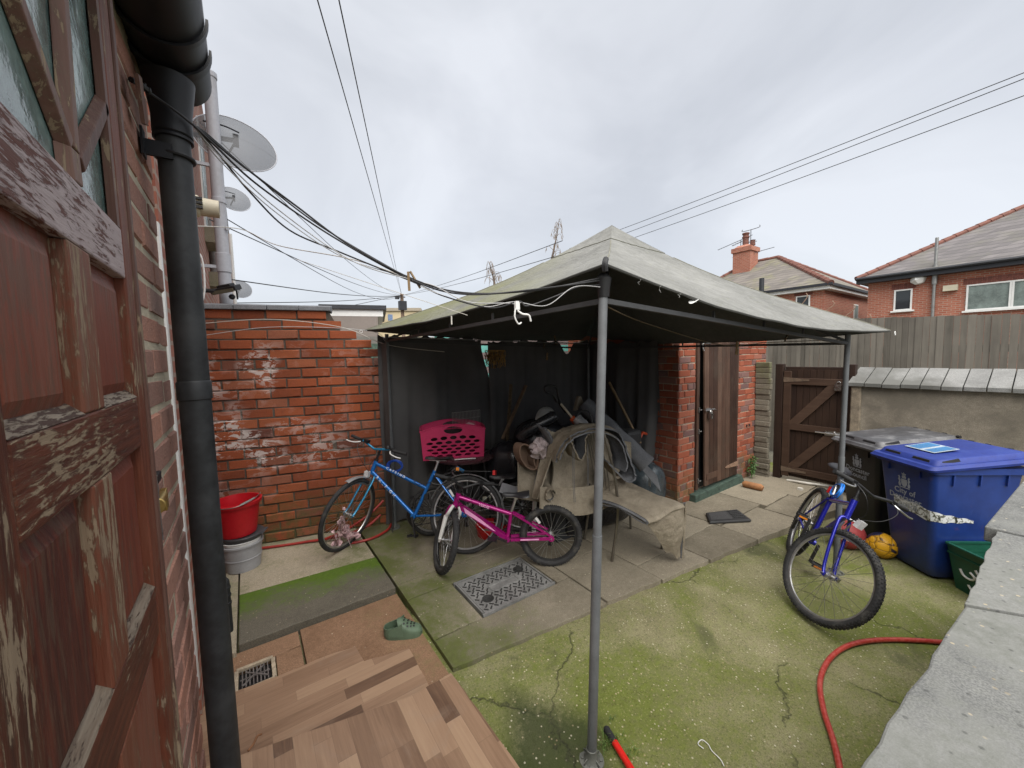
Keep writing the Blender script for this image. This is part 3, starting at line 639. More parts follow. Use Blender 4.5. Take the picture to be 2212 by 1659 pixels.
# ================================================================ rendered wall with ridge of coping tiles
rw = empty('rendered_wall', (6.2, -.5, 0), 'cement rendered boundary wall with a pale tiled coping, behind the wheelie bins', 'wall')
WX = 6.14
b = MB(); b.lim(WX, WX+.5, -3.2, yy1-.11, -.02, 1.49); b.build('wall', M['render'], rw, .01)
b = MB(); b.lim(WX-.03, WX+.02, yy1-.20, yy1-.105, 0, 1.50); b.build('end_pier', plain('pier_render', (.22, .18, .13), .9, var=.4, scale=14, bump=.6), rw, .012)
nt_ = 26; y = yy1-.08
for i in range(nt_):
    b = MB(); b.rv = rnd.random()*2-.5; w_ = .155; ya, yb = y-w_+.008, y; dz = rnd.uniform(-.004, .004)
    b.hexa([(WX-.06, ya, 1.475+dz), (WX+.40, ya, 1.648+dz), (WX+.40, yb, 1.648+dz), (WX-.06, yb, 1.475+dz), (WX-.06, ya, 1.52+dz), (WX+.40, ya, 1.693+dz), (WX+.40, yb, 1.693+dz), (WX-.06, yb, 1.52+dz)])
    b.hexa([(WX+.40, ya, 1.643+dz), (WX+.60, ya, 1.48+dz), (WX+.60, yb, 1.48+dz), (WX+.40, yb, 1.643+dz), (WX+.40, ya, 1.691+dz), (WX+.60, ya, 1.53+dz), (WX+.60, yb, 1.53+dz), (WX+.40, yb, 1.691+dz)])
    b.build('coping_tile', M['tilecope'], rw, .004); y -= w_

# ================================================================ board fence beyond the alley
fe = empty('board_fence', (8.1, 0, 0), 'tall weathered grey vertical board fence behind the gate and the rendered wall', 'fence')
b = MB(); FX = 8.2; y = 5.2; 
zt0 = atX(1690, 692, FX); zt1 = atX(2212, 684, FX)
k_ = (zt1.z-zt0.z)/(zt1.y-zt0.y)
while y > -4.2:
    wd = rnd.uniform(.062, .085); b.rv = rnd.random(); zt = zt0.z+(y-zt0.y)*k_*.8+rnd.uniform(-.008, .008); o_ = rnd.choice((0, .012)); b.lim(FX+o_, FX+o_+.018, y-wd+.003, y, 0, zt); y -= wd
b.build('boards', M['fence_wood'], fe)
for z in (.5, 1.9): b = MB(); b.lim(FX+.034, FX+.08, -4.2, 5.2, z-.05, z+.05); b.build('rail', M['fence_wood'], fe)

# ================================================================ parapet in the right foreground
pr = empty('parapet_wall', (2.2, -.2, 0), 'low wall with wide pale grey concrete coping slabs, in the right foreground', 'wall')
def q(px, py, z=1.1): return atZ(px, py, z)
j0, j1 = q(2086, 1308), q(2212, 1305); j1 = j0+(j1-j0)*2.2
def cope(mb, pts, zt=1.1, th=.07):
    mb.prism([(p[0], p[1], zt-th) for p in pts], (0, 0, th))
r2 = random.Random(5)
def rag(a, b_, n=14, am=.004):
    a = V(a); b_ = V(b_); return [(a.lerp(b_, i/n).x, a.lerp(b_, i/n).y+r2.uniform(-am, am), 0) for i in range(n+1)]
e0 = q(1848, 1668); e0b = e0+(e0-j0)*.9; e2 = q(2148, 1147); e3 = q(2212, 1064); e3 = e2+(e3-e2)*1.6
b = MB(); b.rv = .4; cope(b, rag((j0.x-.006, j0.y), e0b, 24)+[(e0b.x, -.42, 0), (j1.x-.006, -.42, 0)]); b.build('coping_slab', M['coping'], pr, .006)
b = MB(); b.rv = .9; cope(b, [(j0.x+.008, j0.y, 0), (j1.x+.008, -.42, 0), (e2.x, -.42, 0)]+rag((e2.x, e2.y-.004, 0), (j0.x+.008, j0.y, 0), 14), 1.103); b.build('coping_slab', M['coping'], pr, .006)
b = MB(); b.rv = .7; cope(b, [(e2.x+.008, e2.y+.03, 0), (e2.x+.008, -.42, 0), (e3.x, -.42, 0), (e3.x, e3.y+.03, 0)], 1.11); b.build('coping_slab', M['coping'], pr, .006)
b = MB(); b.lim(e0b.x, e3.x, -.38, .09, -.02, 1.03); b.build('wall', M['render'], pr)
# ================================================================ the house on the left: brick face, open back door, gutter and downpipe
hs_ = empty('house', (-.3, 1.2, 0), 'worn brown brick house wall at left with its weathered back door open', 'house')
BX = -.19; YC = atX(371, 800, BX).y
b = MB(); brickwork(b, (BX, 1.02, 0), (0, 1, 0), YC-1.02, lambda x: 2.75, (1, 0, 0), .083, .235, .013, -.003, 31, jit=.003)
b.build('bricks', M['brick_near'], hs_)
b = MB(); b.rv = 2; b.lim(BX-.16, BX-.007, .30, YC-.006, 0, 2.80); b.lim(BX-.5, BX-.16, 1.0, YC-.006, 0, 2.80); b.build('wall', M['brick_near'], hs_)
b = MB(); b.lim(-.345, -.33, YC-.02, 2.50, .9, 2.4); b.lim(-.60, -.297, 2.50, 2.546, .25, 2.62); b.build('white_window', M['white'], hs_)
b = MB(); b.rv = .5; b.lim(-.60, -.30, 2.55, 4.9, 0, 5.95); b.lim(-.60, -.35, YC, 2.55, 0, 5.95); b.build('far_wall', M['facade_brick'], hs_)
b = MB(); b.lim(BX+.0, BX+.012, 1.38, YC-.01, .5, 1.5)
# soffit and fascia over the door
b = MB(); b.lim(-.6, -.19, -1.2, YC+.05, 2.83, 2.87); b.build('soffit', M['door_edge'], hs_)
# door leaf
DX = -.165; TH = .032; Y0, Y1, YM0, YM1, YS = .435, 1.050, .689, .771, .968; YH = .498
dfr = MB()
def mem(mat, y0, y1, z0, z1, nm='rail', par=None, x0=DX-TH, x1=DX, bev=.003, rv=.5):
    b = MB(); b.rv = rv; b.lim(x0, x1, y0, y1, z0, z1); return b.build(nm, M[mat], par, bev)
ZT = 2.66
door = mem('door_panel', Y0+.01, Y1-.01, .34, 2.14, 'door', hs_, DX-TH*.5-.006, DX-TH*.5)      # the panel plane; rails and stiles are its parts
mem('door_v', Y0, YH, .32, ZT, 'stile', door, rv=.3); mem('door_v', YS, Y1-.022, .32, ZT, 'stile', door, rv=.75)
mem('door_edge', Y1-.0215, Y1, .32, ZT, 'edge', door, DX-TH-.004, DX+.004, rv=.55)
rails = [(2.101, 2.188, 'door_pale'), (1.798, 1.888, 'door_h'), (1.435, 1.525, 'door_h'), (1.02, 1.11, 'door_h'), (.34, .50, 'door_h')]
for z0, z1, mm in rails: mem(mm, YH+.0005, YS-.0005, z0, z1, 'rail', door, rv=.5)
for a, c in ((1.888, 2.101), (1.525, 1.798), (1.11, 1.435), (.50, 1.02)):
    mem('door_v', YM0, YM1, a+.0005, c-.0005, 'muntin', door, rv=1.0)
    for ya, yb in ((YH, YM0), (YM1, YS)):
        b = MB(); b.rv = rnd.random(); g_ = .012; e_ = .030; xp = DX-TH*.5; xf = xp+.007      # raised and fielded panel
        b.hexa([(xp+.0005, ya+g_, a+g_), (xp+.0005, yb-g_, a+g_), (xp+.0005, yb-g_, c-g_), (xp+.0005, ya+g_, c-g_), (xf, ya+e_, a+e_), (xf, yb-e_, a+e_), (xf, yb-e_, c-e_), (xf, ya+e_, c-e_)]); b.build('panel', M['door_panel'], door)
for zl in (1.888, 1.525, 1.11):
    for ya, yb in ((YH, YM0), (YM1, YS)):
        b = MB(); b.hexa([(DX-TH*.5-.005, ya, zl+.0005), (DX, ya, zl+.0005), (DX, yb, zl+.0005), (DX-TH*.5-.005, yb, zl+.0005), (DX-TH*.5-.005, ya, zl+.020), (DX-.002, ya, zl+.003), (DX-.002, yb, zl+.003), (DX-TH*.5-.005, yb, zl+.020)]); b.build('ledge_bead', M['door_ledge'], door)
b = MB(); b.lim(DX-TH*.5-.003, DX-TH*.5+.001, YH, YS, 2.188, ZT); b.build('glass', M['glass_obs'], door)
def ray_(y0, z0, y1, z1, wd, nm='glazing_bar', mat='door_edge'):
    b = MB(); b.rv = rnd.random(); b.bar((DX-.009, y0, z0), (DX-.009, y1, z1), .017, wd, (0, z1-z0, -(y1-y0))) if False else None
    d = V((0, y1-y0, z1-z0)).normalized(); nz = V((0, -d.z, d.y))*wd/2; a = V((0, y0, z0)); c = V((0, y1, z1)); f0, f1 = DX-.001, DX-.014
    P = lambda p, s, x: (x, p.y+s*nz.y, p.z+s*nz.z)
    b.hexa([P(a, -1, f1), P(a, 1, f1), P(c, 1, f1), P(c, -1, f1), P(a, -.55, f0), P(a, .55, f0), P(c, .55, f0), P(c, -.55, f0)]); b.build(nm, M[mat], door, .002)
ray_(.764, 2.19, .760, 2.232, .060, 'sunburst_hub'); ray_(.752, 2.235, .60, 2.36, .034); ray_(.770, 2.235, .795, 2.50, .034); ray_(.79, 2.225, YS-.005, 2.39, .034)
b = MB(); b.lim(DX-.012, DX-.001, YS-.018, YS-.0005, 2.189, ZT); b.build('glazing_bead', M['door_edge'], door)
# handle and lock plate on the free edge
b = MB(); b.lim(DX-.020, DX+.004, Y1+.0005, Y1+.008, 1.60, 1.72); b.build('lock_plate', M['dull_metal'], door)
hx = DX-.004
b = MB(); b.cyl((hx, Y1+.003, 1.655), (hx, Y1+.085, 1.655), .011, 14); b.lathe((hx, Y1+.004, 1.655), [(0, 0), (.018, 0), (.018, .005), (.012, .008)], 16, (0, 1, 0)); b.box((hx+.001, Y1+.098, 1.642), (.012, .026, .046), MX.Rotation(R(12), 3, 'X')); b.build('handle', M['brass'], door, .002)
b = MB(); b.lim(hx-.008, hx+.008, Y1+.002, Y1+.05, 1.70, 1.72); b.build('latch', M['black'], door, .002)
b = MB(); b.lim(DX-.012, DX+.001, Y1+.001, Y1+.03, 1.585, 1.592); b.lim(DX-.012, DX+.001, Y1+.024, Y1+.03, 1.575, 1.60); b.build('lower_latch', M['dull_metal'], door)
# downpipe
PX, PY = -.125, 1.455
b = MB(); b.cyl((PX, PY, .0), (PX, PY, 2.70), .038, 28); b.lathe((PX, PY, 1.84), [(.038, 0), (.0415, .002), (.0415, .05), (.038, .056)], 28); dp = b.build('downpipe', M['pipe_black'], hs_)
b = MB(); b.lathe((PX, PY, 2.565), [(.040, 0), (.045, .002), (.045, .008), (.041, .012), (.045, .016), (.045, .024), (.0445, .06), (.046, .075), (.052, .12), (.058, .165)], 28); b.build('outlet', M['gutter_black'], dp)
b = MB(); b.lim(PX-.07, PX, PY-.045, PY-.036, 2.50, 2.54); b.ring((PX, PY, 2.52), .042, .006, (0, 0, 1), 24, 8); b.lim(-.185, PX-.055, PY-.07, PY-.03, 2.49, 2.56); b.build('bracket', M['gutter_black'], dp)
# gutter: half round, seen from beneath
b = MB(); GC = V((-.118, 0, 2.825)); gr = .082
b.grid(lambda u, v: (GC.x+gr*math.cos(math.pi*(1+u)), -1.5+v*(1.60+1.5), GC.z+gr*math.sin(math.pi*(1+u))), 18, 6, .004)
b.prism([(GC.x+gr*math.cos(math.pi*(1+i/16)), 1.60, GC.z+gr*math.sin(math.pi*(1+i/16))) for i in range(17)], (0, .005, 0)); gu = b.build('gutter', M['gutter_black'], hs_)
for yy, wd in ((1.30, .018), (1.42, .03)):
    b = MB(); b.grid(lambda u, v: (GC.x+(gr+.007)*math.cos(math.pi*(1+u)), yy+v*wd, GC.z+(gr+.007)*math.sin(math.pi*(1+u))), 18, 1, .006); b.build('union', M['gutter_black'], gu)
# white lime streaks and loose bracket where the cables are tied
b = MB(); b.box((-.165, 1.30, 2.58), (.008, .05, .10), MX.Rotation(R(20), 3, 'X')); b.build('cable_plate', M['door_edge'], hs_)

# ================================================================ neighbouring terrace
nb = empty('terraced_house', (-.4, 12, 0), 'two storey brick terrace stretching away beyond the yard wall, hung with pipes and dishes', 'house')
b = MB(); b.rv = .5; b.lim(-.8, -.30, 4.92, 26, 0, 5.95); b.build('wall', M['facade_brick'], nb)
b = MB(); b.lim(-.30, -.20, 4.95, 5.2, 4.85, 7.0); b.lim(-.8, -.2, 5.2, 5.3, 5.96, 6.2); b.build('boxed_eaves', plain('lead', (.16, .17, .19), .6, var=.3, scale=4), nb)
b = MB(); b.cyl((-.19, 5.4, 5.93), (-.19, 26, 5.93), .05, 10); b.build('gutter', M['pipe_grey'], nb)
for nm, x, y, z0, z1, r_, mt_ in (('downpipe', -.22, 7.4, 2.0, 5.2, .034, 'dull_metal'), ('soil_pipe', -.19, 9.4, 1.0, 5.0, .055, 'pipe_grey'), ('vent_pipe', -.10, 12.0, 2.0, 5.1, .04, 'white')):
    b = MB(); b.cyl((x, y, z0), (x, y, z1), r_, 14); b.lathe((x, y, (z0+z1)/2), [(r_, 0), (r_*1.15, .01), (r_*1.15, .12), (r_, .13)], 14); b.build(nm, M[mt_], nb)
b = MB(); pts = [atY(445, 470, 6.6), atY(452, 520, 6.6), atY(462, 560, 6.6), atY(463, 600, 6.6)]; b.tube(crv(pts, 5), .05, 10); b.build('waste_pipe', plain('waste', (.20, .18, .17), .7, var=.4), nb)
for y, z in ((6.0, 3.4), (6.2, 2.9)):
    b = MB(); b.lim(-.30, -.20, y, y+.5, z, z+.18); b.build('window_sill', M['slab_pale'], nb)
for i, y in enumerate((6.1, 9.8, 14.)):
    b = MB(); b.lim(-.31, -.285, y, y+.9, 3.6, 4.9); wv = b.build('window', M['white'], nb); b = MB(); b.lim(-.284, -.28, y+.06, y+.84, 3.66, 4.84); b.build('pane', M['glass_obs'], wv)
# soil pipe that rises behind the yard wall
sp = atY(461, 400, 5.0); SXP = (atY(460, 165, 5).x+atY(478, 600, 5).x)/2-.0
b = MB(); b.cyl((SXP, 5.0, 1.0), (SXP, 5.0, 4.80), .056, 24)
for z in (4.76, 3.55, 3.0): b.lathe((SXP, 5.0, z), [(.056, 0), (.063, .004), (.063, .05), (.056, .055)], 24)
b.lathe((SXP+.05, 4.95, 3.30), [(.0, .0), (.022, 0), (.022, .01), (0, .012)], 14, (.6, -.8, 0)); b.lathe((SXP, 5.0, 2.86), [(.056, 0), (.064, .004), (.064, .16), (.056, .165)], 24)
b.lim(-.30, SXP, 4.985, 5.015, 3.9, 3.93); b.lim(-.30, SXP, 4.985, 5.015, 2.9, 2.93); b.build('soil_pipe', M['pipe_grey'], nb)

# ---------------------------------------------------------------- satellite dishes
k = NM('mesh_dish', .5); k.col((.13, .135, .145)); tr = k.n('ShaderNodeBsdfTransparent'); mx = k.n('ShaderNodeMixShader'); mx.inputs[0].default_value = .55
k.l(tr.outputs[0], mx.inputs[1]); k.l(k.b.outputs[0], mx.inputs[2]); k.l(mx.outputs[0], k.o.inputs[0]); M['mesh_dish'] = k.m
def dish(px, py, Y, w_, h_, ang, label, arm=True):
    c = atY(px, py, Y); dep = (c-EYE).dot(fw); rw_ = w_*dep/FP/2; rh = h_*dep/FP/2; a = cr*math.cos(R(ang))-cu*math.sin(R(ang)); up_ = cr*math.sin(R(ang))+cu*math.cos(R(ang))
    # a round dish of radius rw_, turned so it looks rh tall: its short axis leans back
    k_ = min(1, rh/rw_); vd = (c-EYE).normalized(); a = (a-vd*a.dot(vd)).normalized(); up2 = a.cross(vd).normalized(); up2 = up2*(1 if up2.dot(cu) > 0 else -1); n = (up2*math.sqrt(1-k_*k_)+(-vd)*k_).normalized(); bb = n.cross(a).normalized()
    d = empty('satellite_dish', (-.28, Y, c.z-.1), label, 'satellite dish', 'satellite dishes on the terrace')
    m_ = MB(); m_.grid(lambda u, v: c+(a*math.cos(2*math.pi*v)+bb*math.sin(2*math.pi*v))*rw_*u-n*(.06*(1-u*u)*rw_/.3)*-1, 6, 36, .003); m_.build('reflector', M['mesh_dish'], d)
    m_ = MB(); m_.ring(c, rw_, .006, n, 40, 6) if abs(n.x) < .9 else None; m_.build('rim', M['pipe_grey'], d)
    p0 = c+n*.05-up_*.02; m_ = MB(); m_.box(p0, (.05, .04, .12)); m_.bar(p0, V((-.30, Y-.02, p0.z-.03)), .035, .035); m_.build('bracket', M['dark_trim'], d)
    m_ = MB(); q0 = c+n*.06-up_*rh*.25; m_.tube(crv([q0+up_*.12, c+n*.14-a*.12, c+n*.1-a*rw_*.75], 6), .008, 6); m_.bar(q0, q0-up_*rh*.95+n*.1, .016, .016); m_.build('feed_arm', M['dark_trim'], d)
dish(510, 309, 5.2, 152, 92, 22, 'largest and nearest grey mesh satellite dish, high on the terrace beside the pale soil pipe')
dish(505, 430, 10.5, 62, 44, 20, 'mid sized mesh satellite dish, the middle one of three on the terrace')
dish(517, 624, 14, 46, 36, 15, 'smallest and lowest satellite dish, behind the black floodlight')
# cream vent
c0, c1 = V((-.29, 3.0, 2.875)), V((-.072, 3.0, 2.885))
vt = empty('wall_vent', c0, 'cream plastic slotted vent spout sticking out of the wall behind the black downpipe', 'vent')
b = MB(); b.lathe(c0, [(0, 0), (.062, 0), (.062, .12), (.058, .125), (.052, .13), (.050, .22), (.044, .222)], 24, (1, 0, 0)); b.build('spout', M['cream'], vt)
for i in range(3): b = MB(); b.lim(-.185, -.145, 2.925, 2.95, 2.845+i*.025, 2.858+i*.025); b.build('slot', M['black'], vt)
# floodlight
fl = empty('floodlight', (-.29, 4.8, 2.7), 'black rectangular security floodlight on a bracket above the yard wall coping', 'floodlight')
b = MB(); c = atY(488, 625, 4.8); rt = MX.Rotation(R(-35), 3, 'Z') @ MX.Rotation(R(20), 3, 'X') @ MX.Rotation(R(-8), 3, 'Y')
b.box(c, (.26, .10, .05), rt); b.box(c+V((0, 0, .035)), (.14, .08, .03), rt); b.build('housing', M['black'], fl, .008)
b = MB(); b.box(c+rt @ V((0, -.056, -.012)), (.22, .008, .035), rt); b.build('lens', plain('lens', (.14, .13, .09), .2), fl)
b = MB(); b.tube([c, c+V((-.10, .02, -.02)), (-.30, 4.84, c.z-.02)], .02, 8); b.tube([c+rt @ V((.10, 0, -.02)), c+V((.09, 0, -.09))], .008, 6); b.build('bracket', M['black'], fl)
b = MB(); b.ball(c+V((.045, 0, -.07)), .028, 12); b.build('sensor', M['black'], fl)
b = MB(); b.tube(crv([(-.295, 4.7, 2.50), (-.27, 4.7, 2.62), (-.262, 4.7, 2.78), (-.27, 4.7, 2.92), (-.29, 4.7, 2.97)], 6), .008, 6); b.build('cable', M['white'], fl)
# small ribbed black pipe standing by the pale slabs
b = MB(); X_, Y_ = -.208, 3.22
prof = [(0, .475), (.018, .47), (.031, .45), (.033, .43)]
for i in range(3): z = .40-i*.055; prof += [(.033, z+.01), (.037, z+.006), (.037, z-.006), (.033, z-.01)]
prof += [(.033, .1), (.033, .03)]
b.lathe((X_, Y_, 0), prof, 18); solo('drain_pipe', b, M['pipe_black'], 'short black ribbed waste pipe stub standing on the ground beside the mossy slab', 'pipe')
# rotten post stump at the foot of the wall
b = MB(); p = atZ(440, 1620, .75); b.tube([(-.20, 1.15, .16), (-.17, 1.20, .55), (-.165, 1.24, .80)], .03, 9, True, [.035, .032, .024]); solo('post_stump', b, plain('mossy_wood', (.10, .09, .03), .9, var=.6, scale=30, bump=.6), 'mossy rotten wooden stump at the foot of the house wall behind the downpipe', 'stump')
# ================================================================ houses beyond the alley
def window(par, x, y0, y1, z0, z1, panes=1, curt=True):
    b = MB(); fr_ = .055
    for a, c_, d, e_ in ((y0, y1, z0, z0+fr_), (y0, y1, z1-fr_, z1)): b.lim(x-.05, x+.02, a, c_, d, e_)
    ys = [y0+(y1-y0)*i/panes for i in range(panes+1)] if panes < 3 else [y0, y0+(y1-y0)*.42, y0+(y1-y0)*.45, y1]
    for i, yy in enumerate(ys):
        w_ = fr_ if 0 < i < len(ys)-1 else fr_; ya = yy if i == 0 else (yy-fr_ if i == len(ys)-1 else yy-fr_/2); b.lim(x-.049, x+.02, ya, ya+fr_, z0+fr_+.001, z1-fr_-.001)
    wv = b.build('window', M['white'], par)
    b = MB(); b.lim(x-.012, x-.004, y0+fr_, y1-fr_, z0+fr_, z1-fr_); b.build('pane', M['glass_dark'], wv)
    b = MB(); b.lim(x-.12, x-.002, y0-.08, y1+.08, z0-.07, z0-.001); b.build('sill', M['white'], wv)
    if curt:
        b = MB(); b.grid(lambda u, v: (x-.018-.003*math.sin(u*60), y0+fr_+u*(y1-y0-2*fr_), z0+fr_+v*(z1-z0-2*fr_)), 60, 2); b.build('net_curtain', M['net'], wv)
    b = MB(); n_ = max(3, int((y1-y0+.2)/.115))
    for i in range(n_): b.rv = rnd.random(); a = y0-.1+(y1-y0+.2)*i/n_; b.lim(x-.012, x+.01, a+.006, a+(y1-y0+.2)/n_-.006, z1+.02, z1+.25)
    b.build('lintel', M['soldier'], wv)
k = NM('glass_dark', .06); k.col((.03, .035, .04)); M['glass_dark'] = k.m
M['net'] = plain('net_curtain', (.17, .21, .195), .6, var=.35, scale=2.5); M['soldier'] = plain('soldier_brick', (.17, .06, .045), .9, var=.35, scale=9)
FXH = 24.0
h1 = empty('brick_house', (FXH+4, -2, 0), 'red brick house at right with white framed windows, grey tiled hip roof and terracotta ridge', 'house', 'brick houses beyond the alley')
YC1, ZE = 5.43, 5.12
b = MB(); b.lim(FXH, FXH+8, -9, YC1, 0, ZE-.02); b.build('wall', M['far_brick'], h1)
o_ = .35; e = [(FXH-o_, -9, ZE), (FXH-o_, YC1+o_, ZE), (FXH+8+o_, YC1+o_, ZE), (FXH+8+o_, -9, ZE)]; r1, r2_ = (FXH+4, 1.35, 7.85), (FXH+4, -9, 7.85)
b = MB(); b.poly([e[0], r2_, r1, e[1]]); b.poly([e[1], r1, e[2]]); b.poly([e[2], r1, r2_, e[3]]); b.poly([e[0], e[1], e[2], e[3]]); rf = b.build('roof', M['roof_grey'], h1)
def ridgetiles(a, c_, nm='ridge_tiles', par=rf, r_=.13, st_=.45):
    a, c_ = V(a), V(c_); L_ = (c_-a).length; b = MB(); n_ = int(L_/st_)
    for i in range(n_):
        p, q_ = a.lerp(c_, i/n_), a.lerp(c_, (i+1)/n_); b.rv = rnd.random(); b.tube([p, q_], r_, 8, True, [r_, r_*.85])
    b.build(nm, M['terracotta'], par)
ridgetiles(e[1], r1); ridgetiles(r1, r2_)
b = MB(); b.lim(FXH-o_-.02, FXH-.0, -9, YC1+o_, ZE-.24, ZE+.01); b.lim(FXH-.0, FXH+8, YC1+.01, YC1+o_, ZE-.2, ZE+.01); b.build('fascia', M['dark_trim'], h1)
b = MB(); b.cyl((FXH-o_-.08, -9, ZE-.02), (FXH-o_-.08, YC1+o_, ZE-.02), .07, 8); b.build('gutter', M['dark_trim'], h1)
def wy(px, py): q_ = atX(px, py, FXH); return q_.y, q_.z
a = wy(1930, 672); c_ = wy(1972, 623); window(h1, FXH, c_[0], a[0], a[1], c_[1], 1, False)
a = wy(2085, 672); c_ = wy(2232, 601); window(h1, FXH, c_[0]-.4, a[0], a[1], c_[1], 3, True)
p = wy(2019, 620)[0]; b = MB(); b.cyl((FXH-.1, p, 0), (FXH-.1, p, ZE+1.3), .055, 10); b.cyl((FXH-.1, p, ZE-.6), (FXH-.1, p, ZE+.15), .09, 10); b.build('soil_pipe', M['dull_metal'], h1)
p = wy(1985, 605); b = MB(); b.lathe((FXH-.1, p[0], p[1]), [(0, -.2), (.14, -.17), (.26, 0), (.20, .14), (0, .16)], 6, (0, .3, 1)); b.lim(FXH-.1, FXH, p[0]-.15, p[0]+.15, p[1]-.1, p[1]+.1); b.build('alarm_box', M['white'], h1)
p = wy(2054, 622); b = MB(); b.lim(FXH-.18, FXH, p[0]-.2, p[0]+.2, p[1]-.12, p[1]+.10); b.build('wall_light', M['cream'], h1)
# second house
YC2, XC2 = 7.08, 24.0; ZE2 = 5.12
h2_ = empty('brick_house', (XC2+4, 11, 0), 'red brick house behind the canopy with a chimney stack and mossy hipped roof', 'house', 'brick houses beyond the alley')
b = MB(); b.lim(XC2, XC2+8, YC2, YC2+7.6, 0, ZE2-.26); b.build('wall', M['far_brick'], h2_)
b = MB(); b.lim(XC2-.3, XC2+8.3, YC2-.3, YC2+7.9, ZE2-.255, ZE2-.06); b.build('fascia', M['white'], h2_)
b = MB(); b.lim(XC2-.42, XC2-.3, YC2-.42, YC2+7.9, ZE2-.10, ZE2+.02); b.lim(XC2-.3, XC2+8.3, YC2-.42, YC2-.3, ZE2-.10, ZE2+.02); b.build('gutter', M['dark_trim'], h2_)
E4 = [(XC2-.35, YC2-.35, ZE2), (XC2-.35, YC2+7.95, ZE2), (XC2+8.35, YC2+7.95, ZE2), (XC2+8.35, YC2-.35, ZE2)]; q1 = (XC2+4.0, YC2+3.6, 7.72); q2 = (XC2+4.0, YC2+7.0, 7.72)
q2 = (XC2+4.0, YC2+5.4, 7.72)
b = MB(); b.poly([E4[0], q1, q2, E4[1]][::-1]); b.poly([E4[0], E4[3], q1][::-1][::-1]); b.poly([E4[3], E4[2], q2, q1]); b.poly([E4[1], q2, E4[2]]); b.poly(E4); rf2 = b.build('roof', M['roof_mossy'], h2_)
ridgetiles(E4[0], q1, par=rf2, r_=.15); ridgetiles(q1, q2, par=rf2); ridgetiles(E4[3], q1, par=rf2); ridgetiles(E4[1], q2, par=rf2)
for (pa, pb_, nm) in (((1719, 672), (1743, 638), 1),):
    qa, qb = atX(*pa, XC2), atX(*pb_, XC2)
    window(h2_, XC2, qb.y-.15, qa.y, qa.z, qb.z, 1, False)
wx = atY(1843, 686, YC2).x; b = MB(); b.lim(wx, wx+.75, YC2-.03, YC2+.02, 3.2, 4.42); ww = b.build('window', M['white'], h2_); b = MB(); b.lim(wx+.07, wx+.68, YC2-.04, YC2-.031, 3.27, 4.35); b.build('pane', M['net'], ww)
# chimney
cc = V((XC2+3.2, 0, 0)); ya = atX(1587, 560, cc.x).y; yb = atX(1634, 560, cc.x).y; ym = (ya+yb)/2; zc0 = atX(1610, 575, cc.x).z; zc1 = atX(1610, 543, cc.x).z; hw = abs(ya-yb)*.40
b = MB(); b.lim(cc.x-hw, cc.x+hw, ym-hw, ym+hw, zc0-1.2, zc1-.1); b.lim(cc.x-hw-.08, cc.x+hw+.08, ym-hw-.08, ym+hw+.08, zc1-.1, zc1+.18); b.hexa([(cc.x-hw, ym-hw, zc1+.18), (cc.x+hw, ym-hw, zc1+.18), (cc.x+hw, ym+hw, zc1+.18), (cc.x-hw, ym+hw, zc1+.18), (cc.x-.3, ym-.3, zc1+.36), (cc.x+.3, ym-.3, zc1+.36), (cc.x+.3, ym+.3, zc1+.36), (cc.x-.3, ym+.3, zc1+.36)]); ch = b.build('chimney', M['far_brick'], h2_)
zz = zc1+.33; b = MB(); b.lathe((cc.x, ym, zz), [(.22, 0), (.18, .1), (.17, .5), (.21, .52), (.21, .60), (.17, .62), (.17, .72), (.21, .74), (.21, .82), (.14, .84)], 16); b.build('chimney_pot', M['terracotta'], ch)
b = MB(); b.lathe((cc.x, ym-.42, zz-.05), [(.16, 0), (.14, .3), (.17, .32), (.1, .34)], 12); b.lathe((cc.x, ym+.40, zz-.05), [(.15, 0), (.13, .12), (.0, .13)], 12); b.build('small_pot', M['terracotta'], ch)
def aerial(y, z0, z1, booms, label):
    r_ = empty('tv_aerial', (cc.x, y, z0), label, 'aerial', 'aerials on the chimney'); b = MB(); b.cyl((cc.x, y, z0), (cc.x, y, z1), .025, 8); b.build('mast', M['aerial'], r_)
    for (zz_, d0, d1, n_, hh) in booms:
        b = MB(); a = V((cc.x, y+d0[0], zz_+d0[1])); c_ = V((cc.x, y+d1[0], zz_+d1[1])); b.bar(a, c_, .028, .028)
        for i in range(n_): p = a.lerp(c_, (i+.5)/n_); b.bar(p+V((-hh, 0, -.03)), p+V((hh, 0, .03)), .012, .012); b.bar(p+V((0, 0, -hh*.22)), p+V((0, 0, hh*.22)), .012, .012)
        b.build('boom', M['aerial'], r_)
zt_ = atX(1630, 494, cc.x).z; dy = ya-yb
aerial(ym-.30, zc1+.2, zt_, [(zt_-.35, (2.1, -.45), (-.1, 0), 13, .14), (zt_-.75, (.5, .02), (-.35, -.05), 4, .3)], 'tall television aerial with a long boom, the right hand one on the chimney')
b = MB(); b.tube(crv([(cc.x, ym-.30+.5, zt_+.12), (cc.x, ym-.30+.48, zt_), (cc.x, ym-.30-.45, zt_+.02), (cc.x, ym-.30-.5, zt_+.16)], 5), .02, 6); solo('tv_aerial', b, M['aerial'], 'bracket shaped aerial element topping the tallest mast on the chimney', 'aerial', 'aerials on the chimney')
aerial(ym+.30, zc1+.2, zt_-.5, [(zt_-.6, (.55, -.15), (-.5, .1), 5, .25), (zt_-1.55, (.45, -.02), (-.1, .0), 4, .35)], 'shorter television aerial, the left hand one on the chimney')
aerial(ym-.42, zc1+.2, zt_-1.35, [(zt_-1.5, (-.1, 0), (-1.25, .08), 7, .12)], 'lowest television aerial pointing right from the chimney')
